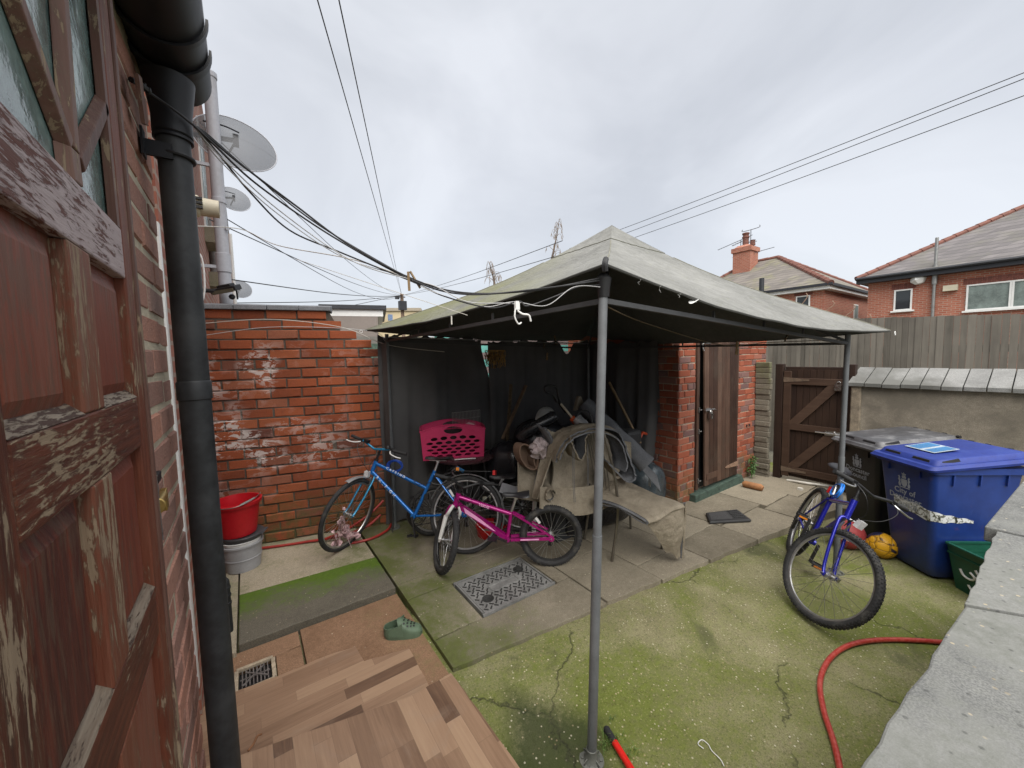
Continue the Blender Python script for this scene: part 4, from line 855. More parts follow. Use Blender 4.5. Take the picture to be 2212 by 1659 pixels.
pq = atX(1654, 620, XC2); b = MB(); b.cyl((XC2-.5, pq.y, 3), (XC2-.5, pq.y, atX(1654, 603, XC2).z), .12, 10); solo('flue', b, M['dark_trim'], 'short dark flue pipe poking up in front of the mossy roof', 'flue')
# twigs
b = MB(); rr = random.Random(9)
for (a, c_) in (((1700, 690), (1743, 643)), ((1730, 700), (1800, 660)), ((1770, 720), (1845, 668)), ((1820, 730), (1880, 690))):
    p, q_ = atX(*a, 12), atX(*c_, 12); b.tube(crv([p, p.lerp(q_, .5)+V((0, 0, -.03)), q_, q_+V((0, .02, .12))], 4), .010, 5)
solo('bare_shrub', b, plain('twig2', (.30, .20, .14), .9), 'thin bare twigs sticking up over the fence in front of the brick house', 'shrub')
# ---------------------------------------------------------------- low buildings behind the brick wall
bw = empty('flat_roofed_building', (5, 19, 0), 'low grey building with a white fascia and flat dark roof, beyond the brick wall', 'building')
p0, p1 = atD(700, 662, 14), atD(815, 668, 14.6)
def pbox(mb, a, c_, z0, z1, dep): a = V(a); c_ = V(c_); d = (c_-a); d.z = 0; n_ = V((-d.y, d.x, 0)).normalized()*dep; mb.hexa([(a.x, a.y, z0), (c_.x, c_.y, z0), (c_.x+n_.x, c_.y+n_.y, z0), (a.x+n_.x, a.y+n_.y, z0), (a.x, a.y, z1), (c_.x, c_.y, z1), (c_.x+n_.x, c_.y+n_.y, z1), (a.x+n_.x, a.y+n_.y, z1)])
b = MB(); pbox(b, p0, p1, 0, p0.z-.34, 5); b.build('wall', plain('grey_render', (.22, .19, .17), .9, var=.1, scale=1), bw)
b = MB(); pbox(b, p0+(p0-p1).normalized()*.1, p1+(p1-p0).normalized()*.2, p0.z-.335, p0.z-.08, 5.2); b.build('fascia', M['white'], bw)
b = MB(); pbox(b, p0+(p0-p1).normalized()*.2-V((0, .1, 0)), p1+(p1-p0).normalized()*.3-V((0, .1, 0)), p0.z-.079, p0.z+.07, 5.4); b.build('roof', M['dark_trim'], bw)
ap = empty('apartment_block', (14, 44, 0), 'distant cream apartment block with small blue windows', 'building')
p0, p1 = atD(795, 672, 45), atD(905, 672, 46)
b = MB(); pbox(b, p0, p1, 0, p0.z, 8); b.build('wall', plain('cream_render', (.46, .38, .24), .9, var=.1, scale=.5), ap)
b = MB(); pbox(b, p0+(p1-p0)*-.03-V((0, .2, 0)), p1+(p1-p0)*.03-V((0, .2, 0)), p0.z+.001, p0.z+.35, 8); b.build('roof', plain('block_roof', (.30, .26, .2), .9), ap)
for px in (803, 822, 843): a = atD(px, 686, 44.5); b = MB(); b.box(a, (.5, .2, .7)); b.build('window', plain('blue_pane', (.14, .20, .32), .3), ap)
gb2 = empty('garden_building', (3.4, 5.6, 0), 'garage wall of turquoise and brown painted stripes, glimpsed between the curtains', 'building')
tq = plain('turquoise', (.13, .40, .35), .7, var=.2, scale=4); br_ = plain('grey_brown', (.17, .13, .125), .8, var=.2, scale=6)
for i in range(14):
    b = MB(); b.lim(2.35, 5.2, 5.2, 5.3, .9+i*.11, .9+i*.11+.109); b.build('board', (tq, br_)[i % 2] if i < 13 else tq, gb2)
b = MB(); b.lim(2.35, 5.2, 5.301, 5.4, 0, 2.42); b.build('backing', tq, gb2)
b = MB(); b.lim(.9, 2.34, 5.2, 5.3, 0, 2.14); solo('board_fence', b, plain('algae_board', (.11, .17, .13), .9, var=.6, scale=22), 'low green stained fence panel beyond the stepped end of the brick wall', 'fence')
b = MB(); b.lim(.95, 7.6, 12.0, 12.1, 0, 2.6); struct('hedge_line', b, plain('haze_wall', (.20, .19, .17), .9, var=.2, scale=1))
b = MB(); b.lim(5.3, 8.0, 5.6, 5.7, 0, 2.3); solo('boundary_wall', b, M['far_brick'], 'red brick boundary wall glimpsed above the right hand curtain', 'wall')
# ================================================================ gazebo
M['pole'] = plain('pole', (.135, .142, .148), .5, .1, var=.15, scale=12)
k = NM('canopy', .85, spec=.2); p = k.pos(); n = k.noise(k.map(p, (1, 1, 1)), 1.3, 5, .6); n2 = k.noise(k.map(p, (3, 3, 3)), 4, 6, .7, .6); s_ = k.xyz(p)
c = k.mix(k.ramp(k.mt('MULTIPLY_ADD', n2, .5, k.mt('MULTIPLY', n, .5)), [(.38, 0), (.62, 1)]), (.145, .146, .137), (.235, .236, .224))
alg = k.mt('MULTIPLY', k.ramp(k.mt('SUBTRACT', s_[1], s_[0]), [(0, 0), (1, 1)]), k.ramp(n, [(.30, 0), (.6, 1)]))
c = k.mix(k.mt('MULTIPLY', alg, .8), c, (.155, .16, .07))
c = k.mix(k.ramp(k.noise(k.map(p, (1, 1, 6)), 9, 5, .7), [(.58, 0), (.75, .5)]), c, (.19, .20, .12)); k.col(c); k.bump(k.mt('MULTIPLY_ADD', k.noise(k.map(p, (1, 1, 3)), 5, 5, .6, 1.2), 2.5, n2), .5, .02); M['canopy'] = k.m
M['shaded_underside'] = plain('shaded_underside', (.075, .078, .074), .85, var=.25, scale=3)  # canopy underside: dark grey coating, with the low light beneath painted into it
k = NM('curtain', .9, spec=.15); p = k.pos(); n = k.noise(p, 1.2, 4); c = k.ramp(n, [(.3, (.062, .061, .062)), (.7, (.112, .110, .110))])
c = k.mix(k.ramp(k.xyz(p)[2], [(.0, .6), (.35, 0)]), c, (.11, .105, .095)); k.col(c); k.bump(k.noise(p, 60, 3), .15, .003); M['curtain'] = k.m
M['rail'] = plain('rail_dark', (.045, .046, .048), .6)
gz = empty('gazebo', (2.7, 2.5, 0), 'square gazebo with a faded algae stained canopy on thin grey steel poles', 'gazebo')
NB, NTp = V((1.25, 1.205, 0)), V((1.292, 1.156, 2.25)); RB, RT = V((4.105, 1.055, 0)), V((4.11, 1.043, 2.06)); LB, LT = V((1.243, 4.118, .09)), V((1.252, 4.112, 2.20)); BB, BT = V((4.1, 3.97, .09)), V((4.105, 3.965, 2.10))
for a, c_ in ((NB, NTp), (RB, RT), (LB, LT), (BB, BT)):
    b = MB(); b.cyl(a, a.lerp(c_, .5), .0225, 18); b.cyl(a.lerp(c_, .5), c_, .0195, 18); po = b.build('pole', M['pole'], gz)
    b = MB(); b.lathe(a, [(0, .012), (.058, .012), (.060, .004), (.060, 0)], 24); b.lathe(a+V((0, 0, .012)), [(.040, 0), (.026, .02), (.026, .055), (.0225, .058)], 18)
    for k_ in range(4): t = R(45+90*k_); b.lathe(a+V((.044*math.cos(t), .044*math.sin(t), .012)), [(.008, 0), (.008, .006), (0, .007)], 8)
    for k_ in range(4): t = R(90*k_); b.bar(a+V((.026*math.cos(t), .026*math.sin(t), .024)), a+V((.05*math.cos(t), .05*math.sin(t), .016)), .004, .016)
    b.build('foot', plain('foot_plastic', (.13, .135, .12), .6), po)
AP = V((2.84, 2.44, 3.105)); CN = V((1.240, 1.100, 2.315)); CL = V((1.06, 4.22, 2.245)); CR = V((4.17, .80, 2.075)); CB = V((4.3, 4.22, 2.16))
cs = [CN, CR, CB, CL]; sg = {0: .085, 1: .07, 2: .05, 3: .045}
def ridge(c_, t): p = AP.lerp(c_, t); p.z -= .11*math.sin(math.pi*min(1, t))*(1-t)**.35; return p
def roofpt(i, s, t, dz=0.0):
    a, c_ = ridge(cs[i], t), ridge(cs[(i+1) % 4], t); p = a.lerp(c_, s); q = 4*s*(1-s)
    p.z -= sg[i]*q*t*t; ctr = V((AP.x, AP.y, p.z)); p = p.lerp(ctr, .035*q*t*t)
    p.z += dz+.006*math.sin(s*17+i)*math.sin(t*9)*t*(q**.5)+.002*math.sin(s*41+t*13)*q
    return p
b = MB()
for i in range(4): b.grid(lambda u, v: roofpt(i, u, .17+v*.83), 26, 22, .0)
cp = b.build('canopy', M['canopy'], gz)
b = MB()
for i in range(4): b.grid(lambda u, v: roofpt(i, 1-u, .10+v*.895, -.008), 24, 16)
b.build('shaded_underside', M['shaded_underside'], gz)
b = MB()
for i in range(4): b.grid(lambda u, v: roofpt(i, u, v*.215, .012+.003*math.sin(u*9+i)*v-.008*v), 12, 6)
b.build('vent_cap', M['canopy'], gz)
b = MB()
for i in range(4): b.tube([roofpt(i, s/20, .216, .003) for s in range(21)], .0035, 6)
b.build('vent_piping', plain('piping', (.14, .14, .11), .8), cp)
b = MB()
for i in range(4): b.tube([roofpt(i, s/30, .998, -.004) for s in range(31)], .007, 6)
b.build('hem', plain('hem', (.045, .045, .04), .8), cp)
M['seam'] = plain('seam', (.20, .195, .15), .8)
for i in range(4): b = MB(); b.tube([ridge(cs[i], t/16)+V((0, 0, .002)) for t in range(4, 17)], .0035, 5); b.build('ridge_seam', M['seam'], cp)
tp = [NTp, RT, BT, LT]
for i in range(4):
    a, c_ = tp[i], tp[(i+1) % 4]; dn = V((0, 0, -.075)); b = MB(); b.bar(a+dn, c_+dn, .022, .022); b.build('eave_rail', M['rail'], gz)
    for t in (.3, .5, .7): b = MB(); q_ = a.lerp(c_, t)+dn; b.bar(q_+V((0, 0, .012)), q_+V((0, 0, .05)), .012, .012); b.build('strut', M['rail'], gz)
    b = MB(); b.bar(a+V((0, 0, -.06)), AP-V((0, 0, .22)), .018, .018); b.build('hip_rafter', M['rail'], gz)
b = MB(); b.tube(crv([CN+V((.0, 0, -.03)), CN+V((-.005, -.003, .0)), CN+V((.01, .005, .022))], 3), .012, 8, True); b.lathe(NTp, [(.024, -.06), (.028, -.02), (.034, .02), (.02, .04)], 12); b.build('corner_cap', M['black'], gz)
for c_, d_ in ((CR, V((.04, -.02, -.02))), (CL, V((-.04, .0, -.015)))):
    b = MB(); b.ring(c_+d_, .014, .0025, (0, 1, 0), 14, 6); b.build('eyelet', M['white'], gz)
# tatters of white thread and fluff under the near corner
b = MB()
for j in range(3):
    p0 = roofpt(0, .07+.045*j, 1.0); pts = [p0+V((rnd.uniform(-.01, .01), rnd.uniform(-.01, .01), -.007*i_+rnd.uniform(-.004, .004))) for i_ in range(5)]; b.tube(pts, .0006, 4)
b.build('frayed_thread', M['white'], cp)
b = MB(); c_ = roofpt(0, .20, 1.0)+V((0, 0, -.01)); b.grid(lambda u, v: c_+V((.03*math.cos(6.28*v)*u, .02*math.sin(6.28*v)*u, .012*math.sin(9*v)*u-.008)), 4, 12, .002); b.build('torn_scrap', M['white'], cp)

# ---------------------------------------------------------------- curtains
def curtain(P0, P1, zt, zb, hooks, label, amp=.03, seed=1, top=None, bot=None, sag=.042, fl_=15, over=None):
    rr = random.Random(seed); P0 = V(P0); P1 = V(P1); d = (P1-P0); n = V((-d.y, d.x, 0)).normalized(); ph = [rr.uniform(0, 6.28) for _ in range(4)]; L = d.length
    def f(u, v):
        p = P0.lerp(P1, u); w_ = u*L; hk = abs(math.sin(math.pi*u*hooks)); t_ = zt-sag*hk**1.6*(1-v)+(top(u) if top else 0)
        z = t_+(zb+(bot(u) if bot else 0)-t_)*v
        o = amp*1.6*(math.sin(w_*fl_+ph[0]+v)*.5+abs(math.sin(w_*fl_*1.3+ph[1]+v*1.5))*.45+math.sin(w_*fl_*.45+ph[2]-v*2)*.5)*(.25+.75*v)+.012*math.sin(v*9+w_*3)*(1-abs(2*u-1))
        p = p+n*o+d.normalized()*(.02*math.sin(v*5+ph[3])*v)+(d.normalized()*over(u, v) if over else V((0, 0, 0))); return V((p.x, p.y, z))
    b = MB(); b.grid(f, int(L*40), 34, .004); c_ = (P0+P1)/2
    e_ = solo('curtain', b, M['curtain'], label, 'curtain', 'dark curtains hung round the gazebo', root=(c_.x, c_.y, zb)); return e_
curtain((1.175, 4.17, 0), (2.42, 4.15, 0), 2.20, .10, 7, 'wide dark curtain behind the blue bicycle and pink basket, back left of the gazebo', .045, 3,
        top=lambda u: -.05*smoothstep(.86, 1, u), bot=lambda u: .03*math.sin(u*9), over=lambda u, v: .13*smoothstep(.6, 1, u)*smoothstep(.02, .30, v))
curtain((2.50, 4.13, 0), (4.20, 4.08, 0), 2.155, .10, 6, 'dark curtain at the back of the gazebo with one top corner drooping', .04, 5,
        top=lambda u: -.17*math.exp(-((u-.77)/.07)**2)-.03*(u < .03), bot=lambda u: .04*math.sin(u*7))
curtain((4.15, 4.08, 0), (4.14, 2.86, 0), 2.11, .25, 5, 'narrow dark curtain along the right side of the gazebo, next to the brick outhouse', .045, 8, bot=lambda u: .35*smoothstep(.6, 1, u))
curtain((1.22, 4.21, 0), (1.20, 3.98, 0), 2.14, .10, 1, 'thin grey end of a curtain wrapped round the back left gazebo pole', .02, 12, fl_=30)
# gold tassel, pegs
b = MB(); rr = random.Random(4)
TC = atY(1068, 790, 3.98); b.bar(atY(1048, 757, 3.98)+V((0, 0, -.0)), atY(1090, 757, 3.98), .01, .01)
for i in range(46):
    x = i/45; p0 = atY(1048, 759, 3.98).lerp(atY(1091, 757, 3.98), x); L_ = rr.uniform(.12, .22); pts = [p0+V((rr.uniform(-.006, .006), rr.uniform(-.015, .015), -L_*k_/6)) for k_ in range(7)]
    b.tube(pts, .004, 5, rads=[.0015 if k_ % 2 else .0055 for k_ in range(7)])
solo('beaded_fringe', b, plain('gold_beads', (.30, .17, .05), .35, .6, .5, 60), 'short hanging fringe of gold and brown beads in front of the dark curtain', 'fringe')
def peg(c_, ax, s, m_, label, grp='clothes pegs on the lines', sp=.18):
    c_ = V(c_); ax = V(ax).normalized(); sd = ax.cross(V((0, 1, .3))).normalized()
    r_ = empty('clothes_peg', c_, label, 'clothes peg', grp)
    for q_ in (-1, 1): b = MB(); b.bar(c_-ax*s*.5+sd*q_*(.004+sp*s*.3), c_+ax*s*.5+sd*q_*.004, .009*s/.08, .007*s/.08); b.build('arm', m_, r_)
    b = MB(); b.ring(c_, .007*s/.08, .0015, sd, 12, 5); b.build('spring', M['steel'], r_)
M['pegwood'] = plain('pegwood', (.28, .19, .10), .8, var=.3, scale=40); M['pegdark'] = plain('pegdark', (.12, .085, .045), .8, var=.3, scale=40)
peg(atY(1182, 770, 3.98), (.1, 0, 1), .10, M['pegwood'], 'small wooden peg clipped high on the dark back curtain')
peg(atY(1176, 745, 3.98), (.2, 0, 1), .09, M['pegdark'], 'dark wooden peg at the top of the back curtain, right of the beaded fringe')
peg(atY(1200, 735, 3.98), (-.25, 0, 1), .13, M['pegdark'], 'long dark peg pointing down from the top of the back curtain')
M['curtain_ring'] = plain('rail_grey', (.25, .26, .27), .5, .4)
b = MB(); b.cyl((1.25, 4.02, 2.165), (4.1, 3.93, 2.085), .007, 8); solo('curtain_wire', b, M['curtain_ring'], 'thin grey wire carrying the back curtains under the canopy', 'wire')
# sticks and brooms leaning against the curtains
def stick(a, b_, r_, m_, nm, label, cat='stick'): mb = MB(); mb.cyl(a, b_, r_, 10); return solo(nm, mb, m_, label, cat, root=a if V(a).z < V(b_).z else b_)
M['stick'] = plain('stick_wood', (.24, .165, .09), .75, var=.3, scale=16); M['stick2'] = plain('stick_wood_brown', (.17, .115, .07), .8, var=.35, scale=16)
mb = MB(); mb.bar(atY(1086, 948, 3.75), atY(1136, 833, 3.93), .040, .02); solo('plank', mb, M['stick2'], 'short brown wooden batten leaning against the back curtain', 'batten')
mb = MB(); mb.bar(atY(1095, 965, 3.9), atY(1104, 830, 3.95), .04, .015); solo('plank', mb, plain('rotten_post', (.13, .10, .06), .9, var=.5, scale=30), 'thin rotten strip of wood standing upright beside the batten', 'batten')
stick(atX(1383, 958, 3.95), atX(1316, 826, 4.02), .017, M['stick'], 'broom_handle', 'yellowish wooden broom handle leaning in the right corner of the gazebo', 'broom handle')
# ================================================================ cables, wires and the pole they run to
def line(pts, r_, m_, nm, label, cat, grp=None, n_=8):
    mb = MB(); mb.tube(crv(pts, n_), r_, 6); return solo(nm, mb, m_, label, cat, grp, root=pts[0])
M['wire'] = plain('wire_black', (.02, .02, .022), .6); M['wirew'] = plain('wire_grey', (.42, .42, .42), .6); M['wirel'] = plain('wire_light', (.52, .50, .45), .7)
S0 = atD(283, 172, .93)
def cab(mid, end, r_, m_, label, st=None):
    st = st or S0; return line([st]+[atD(px, py, d) for px, py, d in mid]+[end], r_, m_, 'cable', label, 'cable', 'cables sagging from the downpipe to the gazebo')
CE = V((1.275, 1.145, 2.27)); PEG = atD(890, 603, 1.62)
H1 = [(327, 203, .99), (380, 240, 1.03), (415, 268, 1.07)]
cab(H1+[(455, 300, 1.12), (520, 355, 1.25), (640, 445, 1.4), (750, 526, 1.5), (888, 601, 1.6), (1000, 632, 1.6), (1150, 628, 1.62)], CE, .0034, M['wire'], 'uppermost thick black cable of the bundle from the downpipe to the gazebo')
cab(H1+[(460, 310, 1.12), (560, 402, 1.32), (720, 512, 1.5), (892, 606, 1.6), (1010, 636, 1.6), (1180, 622, 1.62)], CE+V((0, 0, -.01)), .0033, M['wire'], 'black cable just below the uppermost one, ending at the gazebo corner')
cab(H1+[(470, 330, 1.14), (540, 415, 1.30), (625, 497, 1.45), (735, 545, 1.5), (890, 608, 1.6), (960, 640, 1.6), (1060, 665, 1.6), (1120, 651, 1.6), (1140, 661, 1.6), (1200, 640, 1.62), (1250, 620, 1.65)], CE+V((.0, 0, -.03)), .003, M['wire'], 'thin dark cable that dips beneath the bundle and loops by the white hook')
cab(H1+[(470, 332, 1.14), (600, 452, 1.40), (760, 563, 1.5), (888, 604, 1.6), (940, 618, 1.6), (1010, 652, 1.6), (1100, 655, 1.6)], atD(1117, 660, 1.6), .0020, M['wirew'], 'pale grey cable of the bundle ending at the white hook')
cab(H1+[(480, 352, 1.16), (600, 462, 1.40), (740, 555, 1.5), (880, 600, 1.6), (930, 628, 1.6), (1040, 662, 1.6), (1110, 652, 1.6), (1180, 660, 1.6), (1240, 620, 1.63)], CE+V((0, 0, -.04)), .0018, M['wirew'], 'lowest pale cord of the bundle, drooping furthest under the canopy edge')
cab(H1+[(450, 292, 1.12), (540, 370, 1.28), (690, 487, 1.45), (860, 588, 1.6)], PEG, .0028, M['wire'], 'thin black cable running just above the bundle as far as the wooden peg')
line([V((-.29, 3.2, 2.80)), atD(520, 495, 3.4), atD(600, 530, 3.2), atD(760, 560, 2.8), atD(900, 607, 2.5)], .0035, M['wirel'], 'cable', 'rusty cream cord tied below the slotted vent and running to the bundle', 'cable')
b = MB()
for t_ in (0, 1): b.ring(V((-.255+.04*t_, 3.17, 2.795)), .018, .004, (0, 1, .2), 12, 6)
b.tube([(-.29, 3.2, 2.81), (-.25, 3.17, 2.80), (-.2, 3.15, 2.79)], .005, 6); solo('pulley', b, M['dull_metal'], 'small metal washing line pulley below the cream vent', 'pulley')
TI = atD(322, 198, .985); b = MB(); b.tube([S0, S0.lerp(TI, .5)+V((0, 0, .004)), TI], .007, 8)
for i in range(3): b.ring(TI+V((-.008*i, -.004*i, .006*i)), .008, .003, (1, .3, -.2), 12, 6)
solo('cable_tie', b, M['black'], 'black knot tying the cable bundle beside the top of the downpipe', 'cable tie')
for px, py, ang, s, lab in ((890, 606, 1.1, .075, 'wooden clothes peg gripping the cable bundle in mid air'),): peg(atD(px, py, 1.6), (-.3, .0, 1), s, M['pegwood'], lab, sp=.9)
# white hook
hk = atD(1117, 660, 1.6); b = MB()
b.tube(crv([hk+V((0, 0, .0)), hk+V((-.01, 0, -.02)), hk+V((-.012, 0, -.05)), hk+V((.004, 0, -.075)), hk+V((.02, 0, -.07))], 5), .0034, 8); b.tube(crv([hk+V((0, 0, -.02)), hk+V((.02, -.01, -.035)), hk+V((.045, -.02, -.04)), hk+V((.055, -.02, -.065))], 5), .0042, 8)
b.box(hk, (.02, .012, .035)); solo('plastic_hook', b, M['white'], 'white plastic double hook dangling from the cables under the canopy', 'hook')
b = MB(); h2 = atD(975, 682, 2.2); b.bar(h2, h2+V((0, 0, -.05)), .006, .006); b.cyl(atD(1010, 681, 2.2), atD(640, 560, 2.6), .0018, 5); solo('washing_line', b, M['wirel'], 'thin pale washing line with a small white clip at the left canopy edge', 'washing line')
# washing lines along the brick wall
line([V((-.28, 4.62, 2.31)), atY(590, 690, 4.3), atY(742, 708, 4.2), atY(838, 745, 4.1), atY(960, 760, 3.9)], .0035, M['wirel'], 'washing_line', 'upper cream washing line slanting down across the top of the brick wall', 'washing line')
line([V((-.28, 4.62, 2.20)), atY(600, 706, 4.4), atY(795, 714, 4.15), V((1.22, 4.08, 2.13))], .003, M['wirew'], 'washing_line', 'straight pale washing line running level from the wall to the curtain pole', 'washing line')
# line with pegs to the right under the canopy
line([V((1.29, 1.16, 2.16)), atD(1400, 700, 2.2), atD(1560, 745, 2.9), atD(1660, 740, 3.2), V((4.1, 1.06, 2.02))], .003, M['pegdark'], 'washing_line', 'dark washing line sagging under the right edge of the canopy, with pegs', 'washing line')
peg(atD(1592, 752, 2.95), (.1, 0, 1), .10, M['pegwood'], 'green wooden peg hanging on the dark line in front of the outhouse door'); peg(atD(1699, 728, 3.3), (1, 0, .9), .09, M['pegdark'], 'tilted dark peg on the line by the board fence')
# telephone pole and wires
up0 = V(atD(868, 640, 24)); tpz = up0.z+.15
po = empty('telephone_pole', (up0.x, up0.y, 0), 'distant wooden telephone pole where the overhead wires meet', 'pole')
b = MB(); b.cyl((up0.x, up0.y, 0), (up0.x, up0.y, tpz), .13, 12, .10); b.build('post', plain('pole_wood', (.20, .14, .10), .9), po)
b = MB(); b.box((up0.x-.05, up0.y-.2, tpz-.75), (.45, .3, .55)); b.box((up0.x-.3, up0.y, tpz-.25), (.25, .1, .2)); b.build('junction_box', M['dark_trim'], po)
b = MB(); b.ring((up0.x, up0.y, tpz-.2), .2, .02, (0, 0, 1), 16, 5); b.build('top_ring', M['dark_trim'], po)
T = V((up0.x, up0.y, tpz-.1)); WG = 'overhead wires running to the telephone pole'
def ohl(a, lab, r_=.013, sag=.3, grp=WG, end=T):
    a = V(a); m1 = a.lerp(end, .33)+V((0, 0, -sag)); m2 = a.lerp(end, .66)+V((0, 0, -sag)); return line([a, m1, m2, end], r_, M['wire'], 'overhead_wire', lab, 'overhead wire', grp)
ohl(atD(683, -10, 3.5), 'left one of two overhead wires dropping steeply from the top of the sky', .007, 0); ohl(atD(730, -10, 3.5), 'right one of two overhead wires dropping steeply from the top of the sky', .007, 0)
ohl((-.25, 5.6, 4.6), 'overhead wire starting near the top of the pale soil pipe and passing the big dish', .006, .35); ohl((-.25, 6.3, 3.75), 'overhead wire leaving the terrace below the middle dish', .008, .2); ohl((-.2, 9.4, 3.55), 'overhead wire from the far soil pipe, curving to the pole', .012, .15)
ohl((-.2, 12, 3.4), 'upper one of the nearly level wires from the far terrace', .012, .1); ohl((-.2, 14, 2.75), 'lowest nearly level wire from the far terrace by the small dish', .012, -.05); ohl((-.25, 5.3, 3.6), 'wire slanting from the terrace down past the canopy edge', .006, .5)
ohl(atD(1215, 520, 9.0), 'upper pair wire from the pole behind the canopy', .008, .1); ohl(atD(1230, 545, 9.0), 'lower pair wire from the pole behind the canopy', .008, .1)
GR = 'three parallel overhead wires at upper right'
for (a, c_, lab) in (((1230, 537), (2230, 150), 'topmost of the three parallel overhead wires at upper right'), ((1255, 540), (2230, 163), 'middle one of the three parallel overhead wires at upper right'), ((1280, 545), (2230, 200), 'lowest of the three parallel overhead wires at upper right')):
    A_, C_ = atD(*a, 16), atD(*c_, 7); line([A_, A_.lerp(C_, .5)+V((0, 0, -.04)), C_], .008, M['wire'], 'overhead_wire', lab, 'overhead wire', GR)
# ---------------------------------------------------------------- bare treetops behind the canopy
def treetop(base, tip, lab, seed):
    rr = random.Random(seed); r_ = empty('bare_tree', (base.x, base.y, 0), lab, 'tree', 'bare treetops behind the canopy')
    b = MB(); b.tube([(base.x, base.y, 0), base, base.lerp(tip, .6)+V((.04, 0, 0)), tip], .05, 7, True, [.16, .05, .022, .010]); b.build('trunk', plain('bark', (.13, .10, .08), .9), r_)
    b = MB()
    for i in range(20):
        t_ = rr.uniform(.0, 1); p = base.lerp(tip, t_); L_ = (1-t_*.7)*.55; a = rr.uniform(0, 6.28); q_ = p+V((math.cos(a)*L_*.6, math.sin(a)*L_*.6, L_*.35)); e_ = q_+V((math.cos(a)*.08, math.sin(a)*.08, -rr.uniform(.15, .4)))
        b.tube([p, p.lerp(q_, .6)+V((0, 0, .06)), q_, e_], .008, 5, True, [.010, .008, .007, .006])
        for j in range(3): s_ = q_.lerp(e_, rr.random()); b.tube([s_, s_+V((rr.uniform(-.06, .06), 0, -.14))], .006, 4)
    b.build('crown', plain('twig', (.22, .165, .12), .9, var=.4), r_)
treetop(atD(1192, 560, 16), atD(1208, 473, 16), 'taller bare treetop showing above the canopy ridge', 1); treetop(atD(1068, 610, 16), atD(1056, 567, 16), 'shorter bare treetop showing over the left slope of the canopy', 2)
